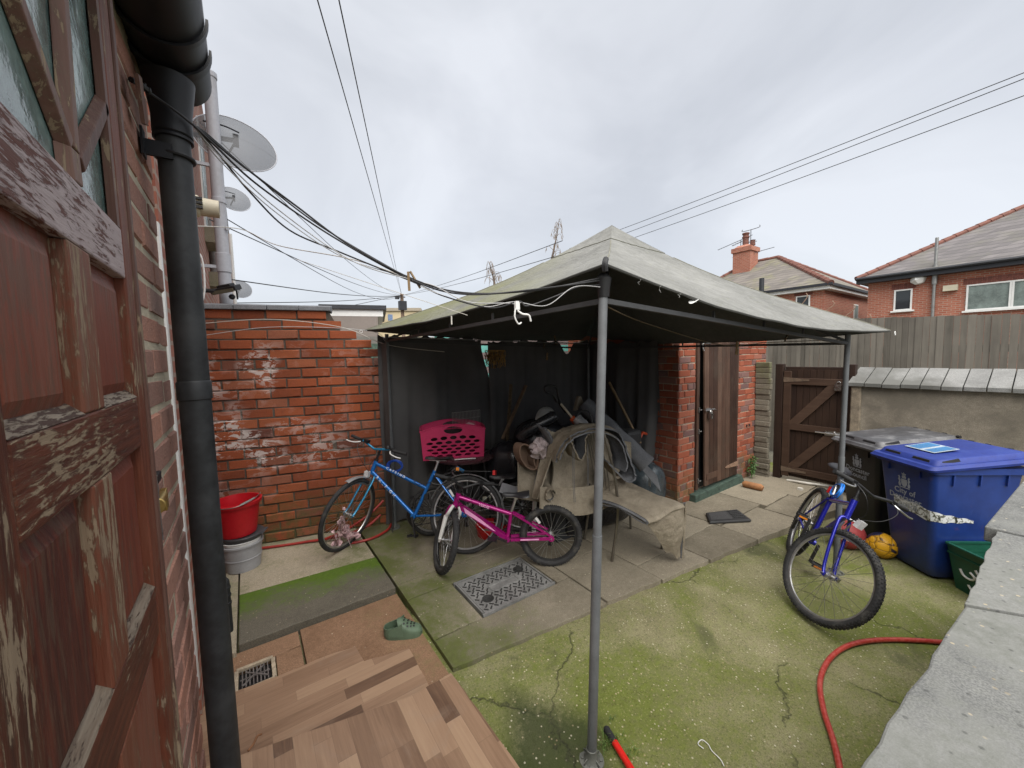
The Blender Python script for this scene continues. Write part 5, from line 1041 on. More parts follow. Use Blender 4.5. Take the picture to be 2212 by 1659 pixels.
# ================================================================ bicycles
def paint(name, c, rough=.22):
    k = NM(name, rough, .35); p = k.obj(); n = k.noise(p, 30, 5, .7); k.col(k.mix(k.ramp(n, [(.66, 0), (.72, .7)]), k.mix(k.noise(p, 3, 2), tuple(x*.8 for x in c), c), tuple(x*.35 for x in c)))
    k.b.inputs['Coat Weight'].default_value = .5; k.b.inputs['Coat Roughness'].default_value = .15; return k.m
M['saddle'] = plain('saddle', (.022, .022, .025), .42); M['tyre'] = plain('tyre', (.024, .024, .025), .8, var=.3, scale=18, dirt=(.075, .07, .06)); M['alloy'] = plain('alloy', (.50, .50, .50), .35, .85, .15, 20)
M['spoke'] = plain('spoke', (.55, .55, .55), .3, .9); M['drive'] = plain('drive', (.035, .033, .032), .5, .5)
def bike(name, label, root, heading, lean, R_, wb, p):
    """local axes: x forwards, y to the bike's left, z up; rear axle above the root"""
    r_ = empty(name, root, label, 'bicycle'); r_.rotation_euler = (lean, 0, heading)
    LOC = root
    fr, metal = p['paint'], M['alloy']; tr = p.get('tr', .022)
    def B(mb, nm, m_, par=r_, **k):   # parts are built in the bike's own axes
        me = mb.build(nm, m_, None, **k); me.parent = par; return me
    ra, fa = V((0, 0, R_)), V((wb, 0, R_)); bb = V(p['bb']); sc_ = R_/.345
    ht, hb = V(p['ht']), V(p['hb']); sx = (ht-hb).normalized(); st = p.get('steer', 0)
    steer = MX.Translation(hb) @ MX.Rotation(st, 4, sx) @ MX.Translation(-hb)
    def wheel(ax, Mx, nm='wheel', reflector=False):
        b = MB(); b.M = Mx; b.ring(ax, R_-tr*1.75-.006, .0125, (0, 1, 0), 56, 8, .85); wv = B(b, nm, p.get('rim', metal))
        b = MB(); b.M = Mx; b.ring(ax, R_-tr, tr, (0, 1, 0), 60, 12, p.get('fat', 1.0))
        if p.get('tread'):
            n_ = p['tread']; rows = p.get('rows', 3)
            for i in range(n_):
                for j in range(rows):
                    ph = (j-(rows-1)/2)*.62; t = 2*math.pi*(i+(.5 if j % 2 else 0))/n_; rr_ = R_-tr+math.cos(ph)*(tr+.0015); y = math.sin(ph)*(tr+.0015)*p.get('fat', 1.0)
                    c_ = ax+V((math.cos(t)*rr_, y, math.sin(t)*rr_)); rot = MX.Rotation(-t, 3, 'Y') @ MX.Rotation(ph, 3, 'Z'); b.box(c_, (.005, .011*tr/.028, .012*tr/.028), rot)
        B(b, 'tyre', M['tyre'], wv)
        b = MB(); b.M = Mx; n_ = p.get('nsp', 28)
        for i in range(n_):
            t = 2*math.pi*i/n_; sd = 1 if i % 2 else -1; t2 = t+(.5 if (i//2) % 2 else -.5); b.tube([ax+V((math.cos(t2)*.022, sd*.028, math.sin(t2)*.022)), ax+V((math.cos(t)*(R_-tr-.014), 0, math.sin(t)*(R_-tr-.014)))], .0013, 4, False)
        B(b, 'spokes', M['spoke'], wv)
        b = MB(); b.M = Mx; b.cyl(ax+V((0, -.05, 0)), ax+V((0, .05, 0)), .012, 12); b.cyl(ax+V((0, -.032, 0)), ax+V((0, -.026, 0)), .026, 14); b.cyl(ax+V((0, .026, 0)), ax+V((0, .032, 0)), .026, 14); b.cyl(ax+V((0, -.07, 0)), ax+V((0, .07, 0)), .006, 8); B(b, 'hub', metal, wv)
        if reflector:
            b = MB(); b.M = Mx; b.box(ax+V((math.cos(.9)*R_*.68, .0, math.sin(.9)*R_*.68)), (.02, .012, .075), MX.Rotation(.6, 3, 'Y')); B(b, 'reflector', M['white'], wv)
        return wv
    wheel(ra, None, reflector=True); wheel(fa, steer)
    # frame
    b = MB(); s_t = V(p['st'])
    if p.get('frame'): p['frame'](b, bb, ht, hb, s_t, ra)
    else:
        for a, c_, rr_ in p['tubes'](bb, ht, hb, s_t): b.cyl(a, c_, rr_, 14)
        for sd in (-1, 1):
            y = V((0, sd*.055, 0)); b.cyl(bb+V((-.03, sd*.02, 0)), ra+y, .0095, 8); b.cyl(p.get('ss', s_t)+V((-.02, sd*.018, -.01)), ra+y, .0085, 8); b.box(ra+y, (.045, .006, .045))
    b.cyl(hb-sx*.01, ht+sx*.01, .021 if not p.get('kid') else .023, 14); b.cyl(bb+V((0, -.04, 0)), bb+V((0, .04, 0)), .024, 14); frame = B(b, 'frame', fr)
    if p.get('decals'):
        for (txt, a, c_, off, size, side, colr) in p['decals']:
            a, c_ = V(a), V(c_); d = (c_-a).normalized(); yd = V((-d.z, 0, d.x)); yd = yd if side > 0 else yd
            b = MB(); s_ = side
            if s_ > 0: xd = -d; ydd = V((-xd.z, 0, xd.x)); ydd = ydd*(-1 if ydd.z < 0 else 1)
            else: xd = d; ydd = V((-xd.z, 0, xd.x)); ydd = ydd*(-1 if ydd.z < 0 else 1)
            if xd.cross(ydd).y*s_ < 0: xd = -xd
            rt_ = p.get('tube_r', .016)
            def bend(qx, qy, a=a, xd=xd, ydd=ydd, s_=s_, rt_=rt_+.0012, size=size):
                ang = (qy-size*.36)/rt_+.12; return a+xd*qx+ydd*math.sin(ang)*rt_+V((0, s_*math.cos(ang)*rt_, 0))
            b.text(txt, (0, 0, 0), xd, ydd, size, bold=.0009, bend=bend, gap=1.75); B(b, 'decal', colr, frame)
    # fork
    b = MB(); b.M = steer; cr_ = hb-sx*.015
    for sd in (-1, 1):
        y = V((0, sd*p.get('fw', .05), 0)); b.tube(crv([cr_+V((0, sd*.018, .01)), cr_+y*.95+V((0.004, 0, -.02)), cr_.lerp(fa, .5)+y*1.08+V((-.012, 0, 0)), cr_.lerp(fa, .85)+y+V((-.012, 0, 0)), fa+y], 5), .011, 10, True)
        b.box(fa+y, (.03, .006, .03))
    fk = B(b, 'fork', p.get('fork', fr))
    if p.get('susp'):
        b = MB(); b.M = steer
        for sd in (-1, 1):
            y = V((0, sd*.055, 0)); a = cr_+y+V((0, 0, .0)); c_ = fa+y; b.cyl(a.lerp(c_, .30), c_, .020, 14, .015); b.box(c_, (.03, .012, .04))
            b.tube(crv([a.lerp(c_, .32), a.lerp(c_, .15)+V((.03, -sd*.005, .02)), a.lerp(c_, .0)+V((.02, -sd*.03, .03))], 5), .014, 8)
        B(b, 'suspension_leg', M['white'], fk)
    # bars
    b = MB(); b.M = steer; s0 = ht+sx*p.get('stem', .05); fwd = V((1, 0, 0)); bc = s0+fwd*p.get('reach', .06)+V((0, 0, .01))
    b.cyl(ht, s0, .013, 10); b.cyl(s0, bc, .013, 10); b.cyl(ht-sx*.0, ht+sx*.02, .022, 12); B(b, 'stem', p.get('stemm', M['black']))
    hw = p.get('hw', .30); ri = p.get('rise', .03); bk = p.get('back', .05); b = MB(); b.M = steer
    hp_ = lambda t: bc+V((-bk*abs(t)**1.5, t*hw, ri*min(1, abs(t)*2.2)))
    b.tube([hp_(i/10) for i in range(-10, 11)], .0115, 10); hb_ = B(b, 'handlebar', p.get('bar', fr))
    for sd in (-1, 1):
        b = MB(); b.M = steer; b.tube([hp_(sd*.60), hp_(sd*.7), hp_(sd*.85), hp_(sd*1.03)], .016, 12); B(b, 'grip', p.get('grip', M['rubber']), hb_)
        b = MB(); b.M = steer; a = hp_(sd*.56); b.box(a, (.03, .035, .03)); B(b, 'lever_clamp', M['black'], hb_)
        b = MB(); b.M = steer; b.tube(crv([a+V((.02, 0, -.01)), a+V((.055, sd*.03, -.02)), a+V((.06, sd*.10, -.03)), a+V((.05, sd*.15, -.03))], 4), .006, 8); B(b, 'brake_lever', p.get('lever', M['alloy']), hb_)
    if p.get('bell', 1):
        b = MB(); b.M = steer; a = hp_(.42*p.get('bellside', -1)); b.lathe(a+V((.0, 0, .012)), [(.0, .034), (.018, .030), (.027, .016), (.029, 0), (.02, -.004)], 16); B(b, 'bell', M['black'], hb_)
    b = MB(); b.M = steer
    for sd in (-1, 1):
        a = hp_(sd*.5); b.tube(crv([a, a+V((.10, -sd*.02, -.04)), a+V((.12, -sd*.10, -.14)), hb+V((.05, 0, .02)), hb+V((.03, 0, -.06))], 6), .0026, 6)
    B(b, 'brake_cable', M['black'], fk)
    # brakes
    for c_, Mx in ((cr_+V((.03, 0, -.045)), steer), ):
        b = MB(); b.M = Mx
        for sd in (-1, 1): b.bar(c_+V((0, sd*.03, .03)), c_+V((0, sd*.028, -.05)), .008, .012); b.box(c_+V((-.005, sd*.017, -.05)), (.045, .010, .012))
        B(b, 'front_brake', metal, fk)
    # seat
    sd_ = V(p['saddle']); b = MB(); b.cyl(s_t-(sd_-s_t)*.1, sd_-V((0, 0, .035)), .0125, 10); b.bar(sd_+V((-.08, .02, -.03)), sd_+V((.09, .012, -.028)), .005, .005); b.bar(sd_+V((-.08, -.02, -.03)), sd_+V((.09, -.012, -.028)), .005, .005); b.box(sd_-V((0, 0, .036)), (.03, .035, .02)); B(b, 'seat_post', metal)
    b = MB(); sl_ = .27*p.get('sads', 1); sw = .085*p.get('sads', 1)
    def sadf(u, v):
        x = -sl_*.5+sl_*u; w_ = sw*(1-smoothstep(.18, .62, u)*.78)*(1 if u > .02 else .8)*(1-smoothstep(.94, 1.0, u)*.5); a = math.pi*v; return sd_+V((x, math.cos(a)*w_, math.sin(a)*.026-.024+.014*(2*u-1)**2*(1 if u < .5 else .3)))
    b.grid(sadf, 14, 10, .006); b.prism([sadf(0, i/10) for i in range(11)], (.004, 0, 0)); B(b, 'saddle', p.get('sadm', M['saddle']))
    if p.get('sadm2'):
        b = MB(); b.grid(lambda u, v: sadf(.05+u*.5, .12+v*.25)+V((0, .002, .002)), 6, 4, .002); B(b, 'saddle_flash', p['sadm2'])
    # drive
    b = MB(); y = -.05; cr2 = p.get('ring', .085); b.ring(bb+V((0, y, 0)), cr2, .005, (0, 1, 0), 40, 6); b.ring(bb+V((0, y+.008, 0)), cr2*.8, .004, (0, 1, 0), 36, 6)
    for i in range(5): t = 2*math.pi*i/5; b.bar(bb+V((0, y, 0)), bb+V((math.cos(t)*cr2, y, math.sin(t)*cr2)), .012, .005)
    for i in range(44): t = 2*math.pi*i/44; b.box(bb+V((math.cos(t)*(cr2+.006), y, math.sin(t)*(cr2+.006))), (.005, .003, .005), MX.Rotation(-t, 3, 'Y'))
    ck = B(b, 'chainring', M['drive']); ca = p.get('crank', .6)
    for sd in (-1, 1):
        d = V((math.cos(ca), 0, math.sin(ca)))*(1 if sd < 0 else -1); e_ = bb+V((0, sd*.065, 0)); b = MB(); b.bar(e_, e_+d*.165*sc_, .014, .022, (0, 1, 0)); B(b, 'crank', p.get('crankm', M['drive']))
        pc = e_+d*.165*sc_+V((0, sd*.055, 0)); b = MB(); b.box(pc, (.075, .08, .008)); b.box(pc+V((.034, 0, 0)), (.010, .085, .024)); b.box(pc-V((.034, 0, 0)), (.010, .085, .024)); b.cyl(e_+d*.165*sc_, pc+V((0, sd*.04, 0)), .007, 8); pd = B(b, 'pedal', M['black'])
        if p.get('pedref'): b = MB(); b.box(pc+V((.041, 0, 0)), (.004, .06, .014)); b.box(pc-V((.041, 0, 0)), (.004, .06, .014)); B(b, 'pedal_reflector', M['amber'], pd)
    b = MB(); b.lathe(ra+V((0, -.035, 0)), [(.02, -.02), (.03, -.018), (.03, -.012), (.045, -.008), (.045, 0), (0, 0)], 24, (0, 1, 0)); b.box(ra+V((.01, -.07, -.07)), (.03, .02, .10)); b.ring(ra+V((.0, -.06, -.10)), .018, .005, (0, 1, 0), 14, 6); B(b, 'derailleur', M['drive'])
    b = MB()
    for zz in (-1, 1): b.bar(ra+V((0, -.048, .03*zz)), bb+V((0, -.05, cr2*zz*.98)), .004, .008)
    B(b, 'chain', M['drive'])
    p.get('extra', lambda *a: None)(r_, B, dict(ra=ra, fa=fa, bb=bb, ht=ht, hb=hb, steer=steer, st=s_t, sd=sd_, hp=hp_, fk=fk, frame=frame, R=R_))
    return r_
M['amber'] = plain('amber', (.75, .25, .03), .25); M['redplastic'] = plain('redplastic', (.55, .02, .02), .3); M['fender'] = plain('fender', (.36, .37, .38), .3, .5); M['clear'] = plain('clear_plastic', (.62, .62, .62), .12)
M['decal'] = plain('decal', (.72, .76, .82), .4)
def fender(B, c, R_, a0, a1, w_, m_, nm='mudguard', Mx=None, par=None):
    b = MB(); b.M = Mx; rr_ = R_+.012
    b.grid(lambda u, v: V(c)+V((math.cos(R(a0+(a1-a0)*u))*(rr_+.008*(1-(2*v-1)**2)), (v-.5)*w_, math.sin(R(a0+(a1-a0)*u))*(rr_+.008*(1-(2*v-1)**2)))), 26, 5, .002); return B(b, nm, m_) if par is None else B(b, nm, m_, par)
def ground_heading(a, c_): d = V(c_)-V(a); return math.atan2(d.y, d.x)
def lock(B, c, rr_, m_, n_=4, sd=1, axis=(0, 1, .3)):
    b = MB(); r3 = random.Random(sd); pts = []
    for i in range(n_*22):
        t = 2*math.pi*i/22; q_ = rr_*(1+.12*math.sin(i*.37+sd)); pts.append(V(c)+V((math.cos(t)*q_, .012*math.sin(i*.21)+.01*math.sin(t), math.sin(t)*q_*.72)))
    b.tube(pts, .006, 7); return B(b, 'cable_lock', m_)

# ---- blue ladies' bicycle
BLU = paint('paint_blue', (.012, .16, .52)); LBL = paint('paint_cyan', (.03, .28, .50)); k = NM('lock_blue', .3); k.col((.01, .06, .35)); M['lock_blue'] = k.m
def blue_extra(r_, B, d):
    fender(B, d['ra'], d['R'], 20, 215, .05, M['fender']); fender(B, d['fa'], d['R'], 72, 128, .05, M['fender'], Mx=d['steer'])
    b = MB(); b.M = d['steer']; c_ = d['hb']+V((.055, -.01, .0)); b.box(c_, (.035, .05, .055)); b.cyl(c_, d['hb'], .006, 6); lp = B(b, 'front_lamp', M['clear'])
    # rack
    b = MB(); z = d['R']*2+.045
    for y in (-.055, -.02, .02, .055): b.tube([(.12, y, z), (-.24, y, z)], .004, 6)
    b.tube([(.12, -.055, z), (.12, .055, z)], .004, 6); b.tube([(-.24, -.055, z), (-.24, .055, z)], .004, 6); b.tube([(-.04, -.055, z), (-.04, .055, z)], .004, 6)
    for sd in (-1, 1): b.tube([d['ra']+V((0, sd*.065, 0)), (-.04, sd*.06, z)], .004, 6); b.tube([d['st']+V((-.02, sd*.03, -.06)), (.12, sd*.055, z)], .004, 6)
    B(b, 'rack', M['black'])
    b = MB(); b.box((-.27, 0, z-.01), (.025, .09, .045)); B(b, 'rear_reflector', M['redplastic']); b = MB(); b.box((.10, .0, z+.02), (.03, .04, .03)); B(b, 'rear_lamp', M['amber'])
    lock(B, d['ht'].lerp(d['st'], .33)+V((0, 0, -.02)), .075, M['lock_blue'], 4, 2)
    b = MB(); m_ = d['bb'].lerp(d['st'], .42); b.box(m_+V((-.035, 0, 0)), (.04, .03, .05)); B(b, 'bottle_clamp', M['black'])
    b = MB(); b.M = None; b.tube(crv([d['st']+V((-.02, .02, -.1)), d['st'].lerp(d['bb'], .35)+V((.1, .03, .02)), d['ht'].lerp(d['st'], .6)+V((0, .025, -.03))], 6), .0025, 6); B(b, 'gear_cable', M['black'])
    b = MB(); b.M = d['steer']; b.box(d['hp'](-.35)+V((.0, 0, .02)), (.04, .05, .03)); B(b, 'shifter', M['black'])
RW, FW_ = V((1.588, 3.150, .09)), V((.675, 3.97, .09)); hd = 2.4084; WB = 1.2276
_ht = V((WB-.2612, 0, .8517)); _hb = V((WB-.2251, 0, .7282)); _st = V((.3371, 0, .7634)); _bb = V((.5136, 0, .3273))
bike('blue_bicycle', 'light blue step through bicycle with white lettering, leaning by the brick wall', V((RW.x, RW.y, .09)), hd, .3212, .3588, WB, dict(
    paint=BLU, fork=LBL, bb=_bb, ht=_ht, hb=_hb, st=_st, saddle=(.3062, 0, .8906), steer=1.4252, tr=.021, hw=.335, stem=.128, reach=.095, back=.045, bar=LBL, lever=M['white'], rise=.04, crank=R(75), ring=.095, bellside=1, tube_r=.019, stemm=M['black'],
    tubes=lambda bb, ht, hb, st: [(ht.lerp(hb, .2), bb.lerp(st, .60), .0175), (hb+(ht-hb)*.12, bb, .019), (bb, st, .017)], ss=V((.36, 0, .74)),
    decals=[('RALEIGH', tuple(_hb.lerp(_bb, .12)+(_ht-_hb)*.1), tuple(_bb), 0, .046, 1, M['decal']), ('CAPRINO', tuple(_ht.lerp(_st, .20)-V((0, 0, .052))), tuple(_bb.lerp(_st, .60)), 0, .034, 1, M['decal'])], extra=blue_extra))
# pink rose garland in its front wheel
b = MB(); rr = random.Random(3); gc = V((FW_.x+.02, FW_.y+.02, .27)); Q_ = []
for i in range(34):
    p = gc+V((rr.gauss(0, .035), rr.gauss(0, .035), rr.gauss(0, .06))) if i < 24 else gc+V(((i-24)*.015, -(i-24)*.004, -.05-(i-24)*.004))
    s0 = rr.uniform(.018, .03); Q_.append(p); n_ = V((rr.uniform(-1, 1), rr.uniform(-1, .2), rr.uniform(-.3, 1))).normalized(); a = n_.orthogonal(); c_ = n_.cross(a); b.rv = rr.random()
    b.grid(lambda u, v: p+(a*math.cos(6.283*v)+c_*math.sin(6.283*v))*s0*(u+.15*math.sin(5*6.283*v)*u)+n_*s0*.6*(u**2)*math.sin(9*v+3*u), 4, 12, .0012)
b.tube(Q_, .003, 5); solo('cloth_flowers', b, plain('rose_cloth', (.62, .40, .42), .85, var=.5, scale=45, dirt=(.75, .68, .62)), 'bunch of pale pink cloth flowers in the front wheel of the light blue bicycle', 'flowers')

# ---- pink child's bicycle
PNK = paint('paint_pink', (.42, .008, .20)); LPK = plain('pale_pink', (.80, .38, .62), .35)
RW = V((2.1133, 2.5057, .09)); hd = 2.5143; WB = .96
_ht = V((WB-.1607, 0, .6615)); _hb = V((WB-.1276, 0, .5622)); _st = V((.3411, 0, .4978)); _bb = V((.3819, 0, .2574))
def pframe(b, bb, ht, hb, st, ra):
    b.cyl(ht.lerp(hb, .25), st.lerp(bb, .1), .019, 14); b.bar(hb.lerp(ht, .15), bb, .040, .052, (0, 1, 0)); b.cyl(bb, st, .016, 12)
    for sd in (-1, 1): b.bar(bb+V((-.03, sd*.035, 0)), ra+V((0, sd*.055, .0)), .020, .022); b.bar(st+V((-.01, sd*.018, -.01)), ra+V((0, sd*.055, .02)), .013, .016); b.cyl(ra+V((0, sd*.052, 0)), ra+V((0, sd*.062, 0)), .026, 12)
def pink_extra(r_, B, d):
    for sd in (1, -1):
        a, c_ = d['hb'].lerp(d['ht'], .15), d['bb']; b = MB(); q0, q1 = a.lerp(c_, .14), a.lerp(c_, .74); dd = (q1-q0).normalized(); up_ = V((-dd.z, 0, dd.x)); up_ = up_*(1 if up_.z > 0 else -1); y = V((0, sd*.0268, 0))
        pl = [q0+up_*.018+y, q0.lerp(q1, .12)-up_*.016+y, q1-up_*.006+y, q1.lerp(q0, -.06)+up_*.002+y, q0.lerp(q1, .5)+up_*.016+y]; b.prism(pl if sd > 0 else pl[::-1], (0, sd*.0008, 0)); B(b, 'decal_panel', LPK, d['frame'])
        a, c_ = d['ht'].lerp(d['hb'], .25), d['st'].lerp(d['bb'], .1); b = MB(); m_ = a.lerp(c_, .40 if sd > 0 else .72); t_ = (c_-a).normalized(); xd = t_ if t_.cross(V((0, 0, 1))).y*sd < 0 else -t_
        xd = t_ if sd < 0 else t_; up_ = V((-t_.z, 0, t_.x)); up_ = up_*(1 if up_.z > 0 else -1)
        if t_.cross(up_).y*sd < 0: xd = -t_
        b.text('VERVE', m_-up_*.012+V((0, sd*.0198, 0)), xd, up_, .034, .001, bold=.0012); B(b, 'decal', LPK, d['frame'])
    for sd in (1, -1): b = MB(); q0, q1 = d['bb'].lerp(d['ra'], .30), d['bb'].lerp(d['ra'], .72); b.bar(q0+V((0, sd*.062, .005)), q1+V((0, sd*.068, .005)), .003, .012); B(b, 'stay_decal', LPK, d['frame'])
WIDE = dict(paint=PNK, fork=PNK, bb=_bb, ht=_ht, hb=_hb, st=_st, saddle=(.2977, 0, .6546), steer=1.9876, tr=.0265, fat=1.05, tread=46, rows=3, hw=.264, stem=.091, reach=.06, back=.03, bar=M['black'], rise=.067, crank=R(200), ring=.062, susp=True, kid=True,
    frame=pframe, rim=plain('rim_black', (.04, .04, .04), .35, .5), nsp=28, bell=0, sads=.85, lever=M['black'], extra=pink_extra, stemm=M['black'])
bike('pink_bicycle', 'small magenta pink childs bicycle with knobbly tyres and white front forks', V((RW.x, RW.y, .09)), hd, R(.4), .273, WB, WIDE)

# ---- dark blue mountain bicycle leaning on the right hand gazebo pole
DBL = paint('paint_navy', (.018, .022, .36)); RW = V((4.1747, 1.4312, .02)); hd = 3.5537; WB = .9792
_ht = V((WB-.2415, 0, .8709)); _hb = V((WB-.1963, 0, .7388)); _st = V((.254, 0, .7298)); _bb = V((.3641, 0, .3103))
def navy_extra(r_, B, d):
    b = MB(); b.M = d['steer']; c_ = d['hb']+V((.06, .055, .01)); b.box(c_, (.035, .05, .06)); b.cyl(c_, d['hb'], .006, 6); B(b, 'front_lamp', M['clear'])
    b = MB(); b.box(d['st']+V((-.06, 0, .02)), (.012, .07, .055)); B(b, 'rear_reflector', M['redplastic'])
    lock(B, d['st']+V((.03, 0, .06)), .085, M['lock_cyan'], 4, 5)
    b = MB(); b.M = d['steer']; b.box(d['fa']+V((0, .08, 0)), (.03, .02, .03)); b.bar(d['fa']+V((0, .085, 0)), d['fa']+V((-.06, .09, -.02)), .008, .014); B(b, 'quick_release', M['alloy'], d['fk'])
k = NM('lock_cyan', .3); k.col((.01, .16, .55)); M['lock_cyan'] = k.m
bike('mountain_bicycle', 'dark blue mountain bicycle leaning on the right hand gazebo pole', RW, hd, -.3779, .3442, WB, dict(
    paint=DBL, bb=_bb, ht=_ht, hb=_hb, st=_st, saddle=(.146, 0, .9396), steer=.6108, tr=.0235, fat=1.05, tread=84, rows=5, hw=.33, stem=.09, reach=.099, back=.031, bar=M['black'], rise=.026, crank=R(100), ring=.09, bell=0, pedref=True,
    tubes=lambda bb, ht, hb, st: [(ht.lerp(hb, .25), st-V((0, 0, .05)), .0165), (hb+(ht-hb)*.12, bb, .020), (bb, st, .0165)], ss=V((.28, 0, .70)), sadm2=M['fender'], tube_r=.016, extra=navy_extra))
# ---- the dark bicycle heaped behind, with blue grips
k = NM('grip_blue', .5); k.col((.02, .14, .30)); M['grip_blue'] = k.m
_bk = dict(paint=M['black'], bb=(.36, 0, .25), ht=(.72, 0, .62), hb=(.76, 0, .52), st=(.24, 0, .50), saddle=(.20, 0, .60), steer=R(20), tr=.024, hw=.27, stem=.08, reach=.04, bar=M['black'], rise=.05, crank=R(40), ring=.07, bell=0, grip=M['grip_blue'],
    tubes=lambda bb, ht, hb, st: [(ht.lerp(hb, .25), st, .015), (hb, bb, .017), (bb, st, .015)], rim=M['alloy'])
bike('small_bicycle', 'black childs bicycle with blue grips, half hidden in the heap behind the pink bicycle', V((2.30, 3.18, .09)), R(148), R(5), .27, .92, _bk)
# ================================================================ round table, basket and what lies on it
M['pinkp'] = plain('pink_plastic', (.50, .028, .11), .35, var=.12); M['tabletop'] = plain('dark_tabletop', (.045, .022, .025), .25)
TZ = atY(985, 993, 3.62).z; TBC = V((atY(1000, 1000, 3.76).x+.02, 3.76, TZ))
t_ = empty('round_table', (TBC.x, TBC.y, .09), 'round dark brown table under the pink laundry basket', 'table')
b = MB(); b.lathe(TBC, [(0, 0), (.33, 0), (.345, -.008), (.345, -.022), (.33, -.03), (0, -.03)], 40); b.build('top', M['tabletop'], t_)
for a in (45, 135, 225, 315): b = MB(); c_ = V((math.cos(R(a)), math.sin(R(a)), 0)); b.cyl(TBC+c_*.22-V((0, 0, .03)), V((TBC.x, TBC.y, .09))+c_*.28, .014, 8); b.build('leg', M['black'], t_)
# basket: tapered rectangular tub, its long side toward the camera, arched rim with handle slots
L0 = atY(918, 990, 3.64); R0_ = atY(1055, 990, 3.64)
w0 = (R0_-L0).length*.90; bc = (L0+R0_)/2+V((.02, 0, 0)); bc.z = TZ+.002; bx = MX.Translation(V((bc.x, bc.y+.17, bc.z))) @ MX.Rotation(R(-22), 4, 'Z')
HB = (atY(985, 908, 3.68).z-TZ)*.90
bk_ = empty('laundry_basket', (bc.x, bc.y+.17, bc.z), 'bright pink plastic laundry basket with rows of oval holes, standing on the round table', 'basket')
W2, D2 = w0*.5, .17
def side(mb, P, half, nrows, thick, arch, holes=True, mat=0):
    """P(s, t) -> point: s -1..1 along the wall, t 0..1 up; a wall of cells, some pierced by an oval hole, with a solid arched rim"""
    nc = 6 if half > .25 else 3; r0_, r1_ = .07, .74
    rows_ = nrows
    def cell(s0, s1, t0, t1, hole):
        n_ = 16; o_ = []; i_ = []; cs_, ct_ = (s0+s1)/2, (t0+t1)/2; hs_x, ht_ = (s1-s0)/2, (t1-t0)/2
        for k_ in range(n_):
            a = 2*math.pi*k_/n_+math.pi/4; c_, s_ = math.cos(a), math.sin(a); m_ = max(abs(c_), abs(s_)); o_.append((cs_+hs_x*c_/m_, ct_+ht_*s_/m_)); i_.append((cs_+hs_x*.72*c_, ct_+ht_*.76*s_))
        for dd in (0, 1):
            O = [mb.pt(P(q[0], q[1], dd)) for q in o_]; I = [mb.pt(P(q[0], q[1], dd)) for q in i_] if hole else None
            if hole:
                for k_ in range(n_): j = (k_+1) % n_; q4 = (O[k_], O[j], I[j], I[k_]); mb.face(q4 if dd else q4[::-1])
                if dd:
                    for k_ in range(n_): j = (k_+1) % n_; mb.face((I[k_], I[j], I0[j], I0[k_]))
                I0 = I
            else: mb.face(O if dd else O[::-1])
    dt = (r1_-r0_)/rows_
    for r_ in range(rows_):
        off = .5 if r_ % 2 else 0
        xs = [-.9+1.8*(c_)/(nc) for c_ in range(nc+1)]
        if r_ % 2: xs = [-.9]+[-.9+1.8*(c_+.5)/nc for c_ in range(nc)]+[.9]
        t0 = r0_+dt*r_
        for c_ in range(len(xs)-1): cell(xs[c_], xs[c_+1], t0, t0+dt, (xs[c_+1]-xs[c_]) > 1.8/nc*.7)
        cell(-1, -.9, t0, t0+dt, False); cell(.9, 1, t0, t0+dt, False)
    cell(-1, 1, 0, r0_, False)
    for c_ in range(10):
        s0, s1 = -1+.2*c_, -.8+.2*c_
        if abs((s0+s1)/2) < .39 and half > .25:
            if c_ == 3: cell(-.4, .4, r1_, .97, True)
        else: cell(s0, s1, r1_, .97, False)
    for c_ in range(10): s0, s1 = -1+.2*c_, -.8+.2*c_; cell(s0, s1, .97, 1.0, False)
def mk(ox, oy, ang, half, dist):
    rot = MX.Rotation(ang, 4, 'Z')
    def P(s, t, dd):
        arch = (1-s*s)*.17*smoothstep(.5, 1, t)*(1 if half > .25 else .2); tp = .94+.06*t
        return bx @ rot @ V((s*half*tp, -(dist*tp)-(.0 if dd else -.004), t*HB*.84+arch*HB))
    return P
b = MB(); 
for ang, half, dist, nr in ((0, W2, D2, 6), (math.pi, W2, D2, 6), (math.pi/2, D2, W2, 6), (-math.pi/2, D2, W2, 6)): side(b, mk(0, 0, ang, half, dist), half, nr, .004, 0)
b.M = bx; b.lim(-W2*.93, W2*.93, -D2*.93, D2*.93, .0, .01); b.M = None
b.build('tub', M['pinkp'], bk_)
b = MB(); b.M = bx
for sy, a0 in ((-1, 0), (1, 0)):
    b.tube([V((s/10*W2, sy*D2*1.0, HB*.84+(1-(s/10)**2)*.17*HB)) for s in range(-10, 11)], .008, 6)
for sx in (-1, 1): b.tube([V((sx*W2, s/10*D2, HB*.84+.034*(1-(s/10)**2)*HB)) for s in range(-10, 11)], .008, 6)
b.build('rim', M['pinkp'], bk_)
# wire shelf stood in the basket, and a pale lid beside it
b = MB(); b.M = bx; b.grid(lambda u, v: V((W2*.82*math.cos(6.283*u)*math.sin(3.1416*v)*(1+.1*math.sin(9*u)), D2*.8*math.sin(6.283*u)*math.sin(3.1416*v), HB*.40-HB*.36*math.cos(3.1416*v)*(1+.1*math.sin(17*u)))), 30, 14); b.M = None; solo('laundry', b, plain('dark_laundry', (.03, .018, .022), .95), 'dark laundry added inside the pink basket to darken its holes', 'laundry')  # dark cloth added so the basket's holes look darker inside
wr = empty('wire_rack', bx @ V((.08, .02, .1)), 'grey wire shelf standing upright inside the pink basket', 'rack')
b = MB(); z1 = atY(1010, 888, 3.86).z; xa, xb = atY(977, 900, 3.86).x, atY(1037, 900, 3.86).x
for i in range(21): x = xa+(xb-xa)*i/20; b.cyl((x, 3.86, TZ+.05), (x, 3.86, z1), .0026, 5)
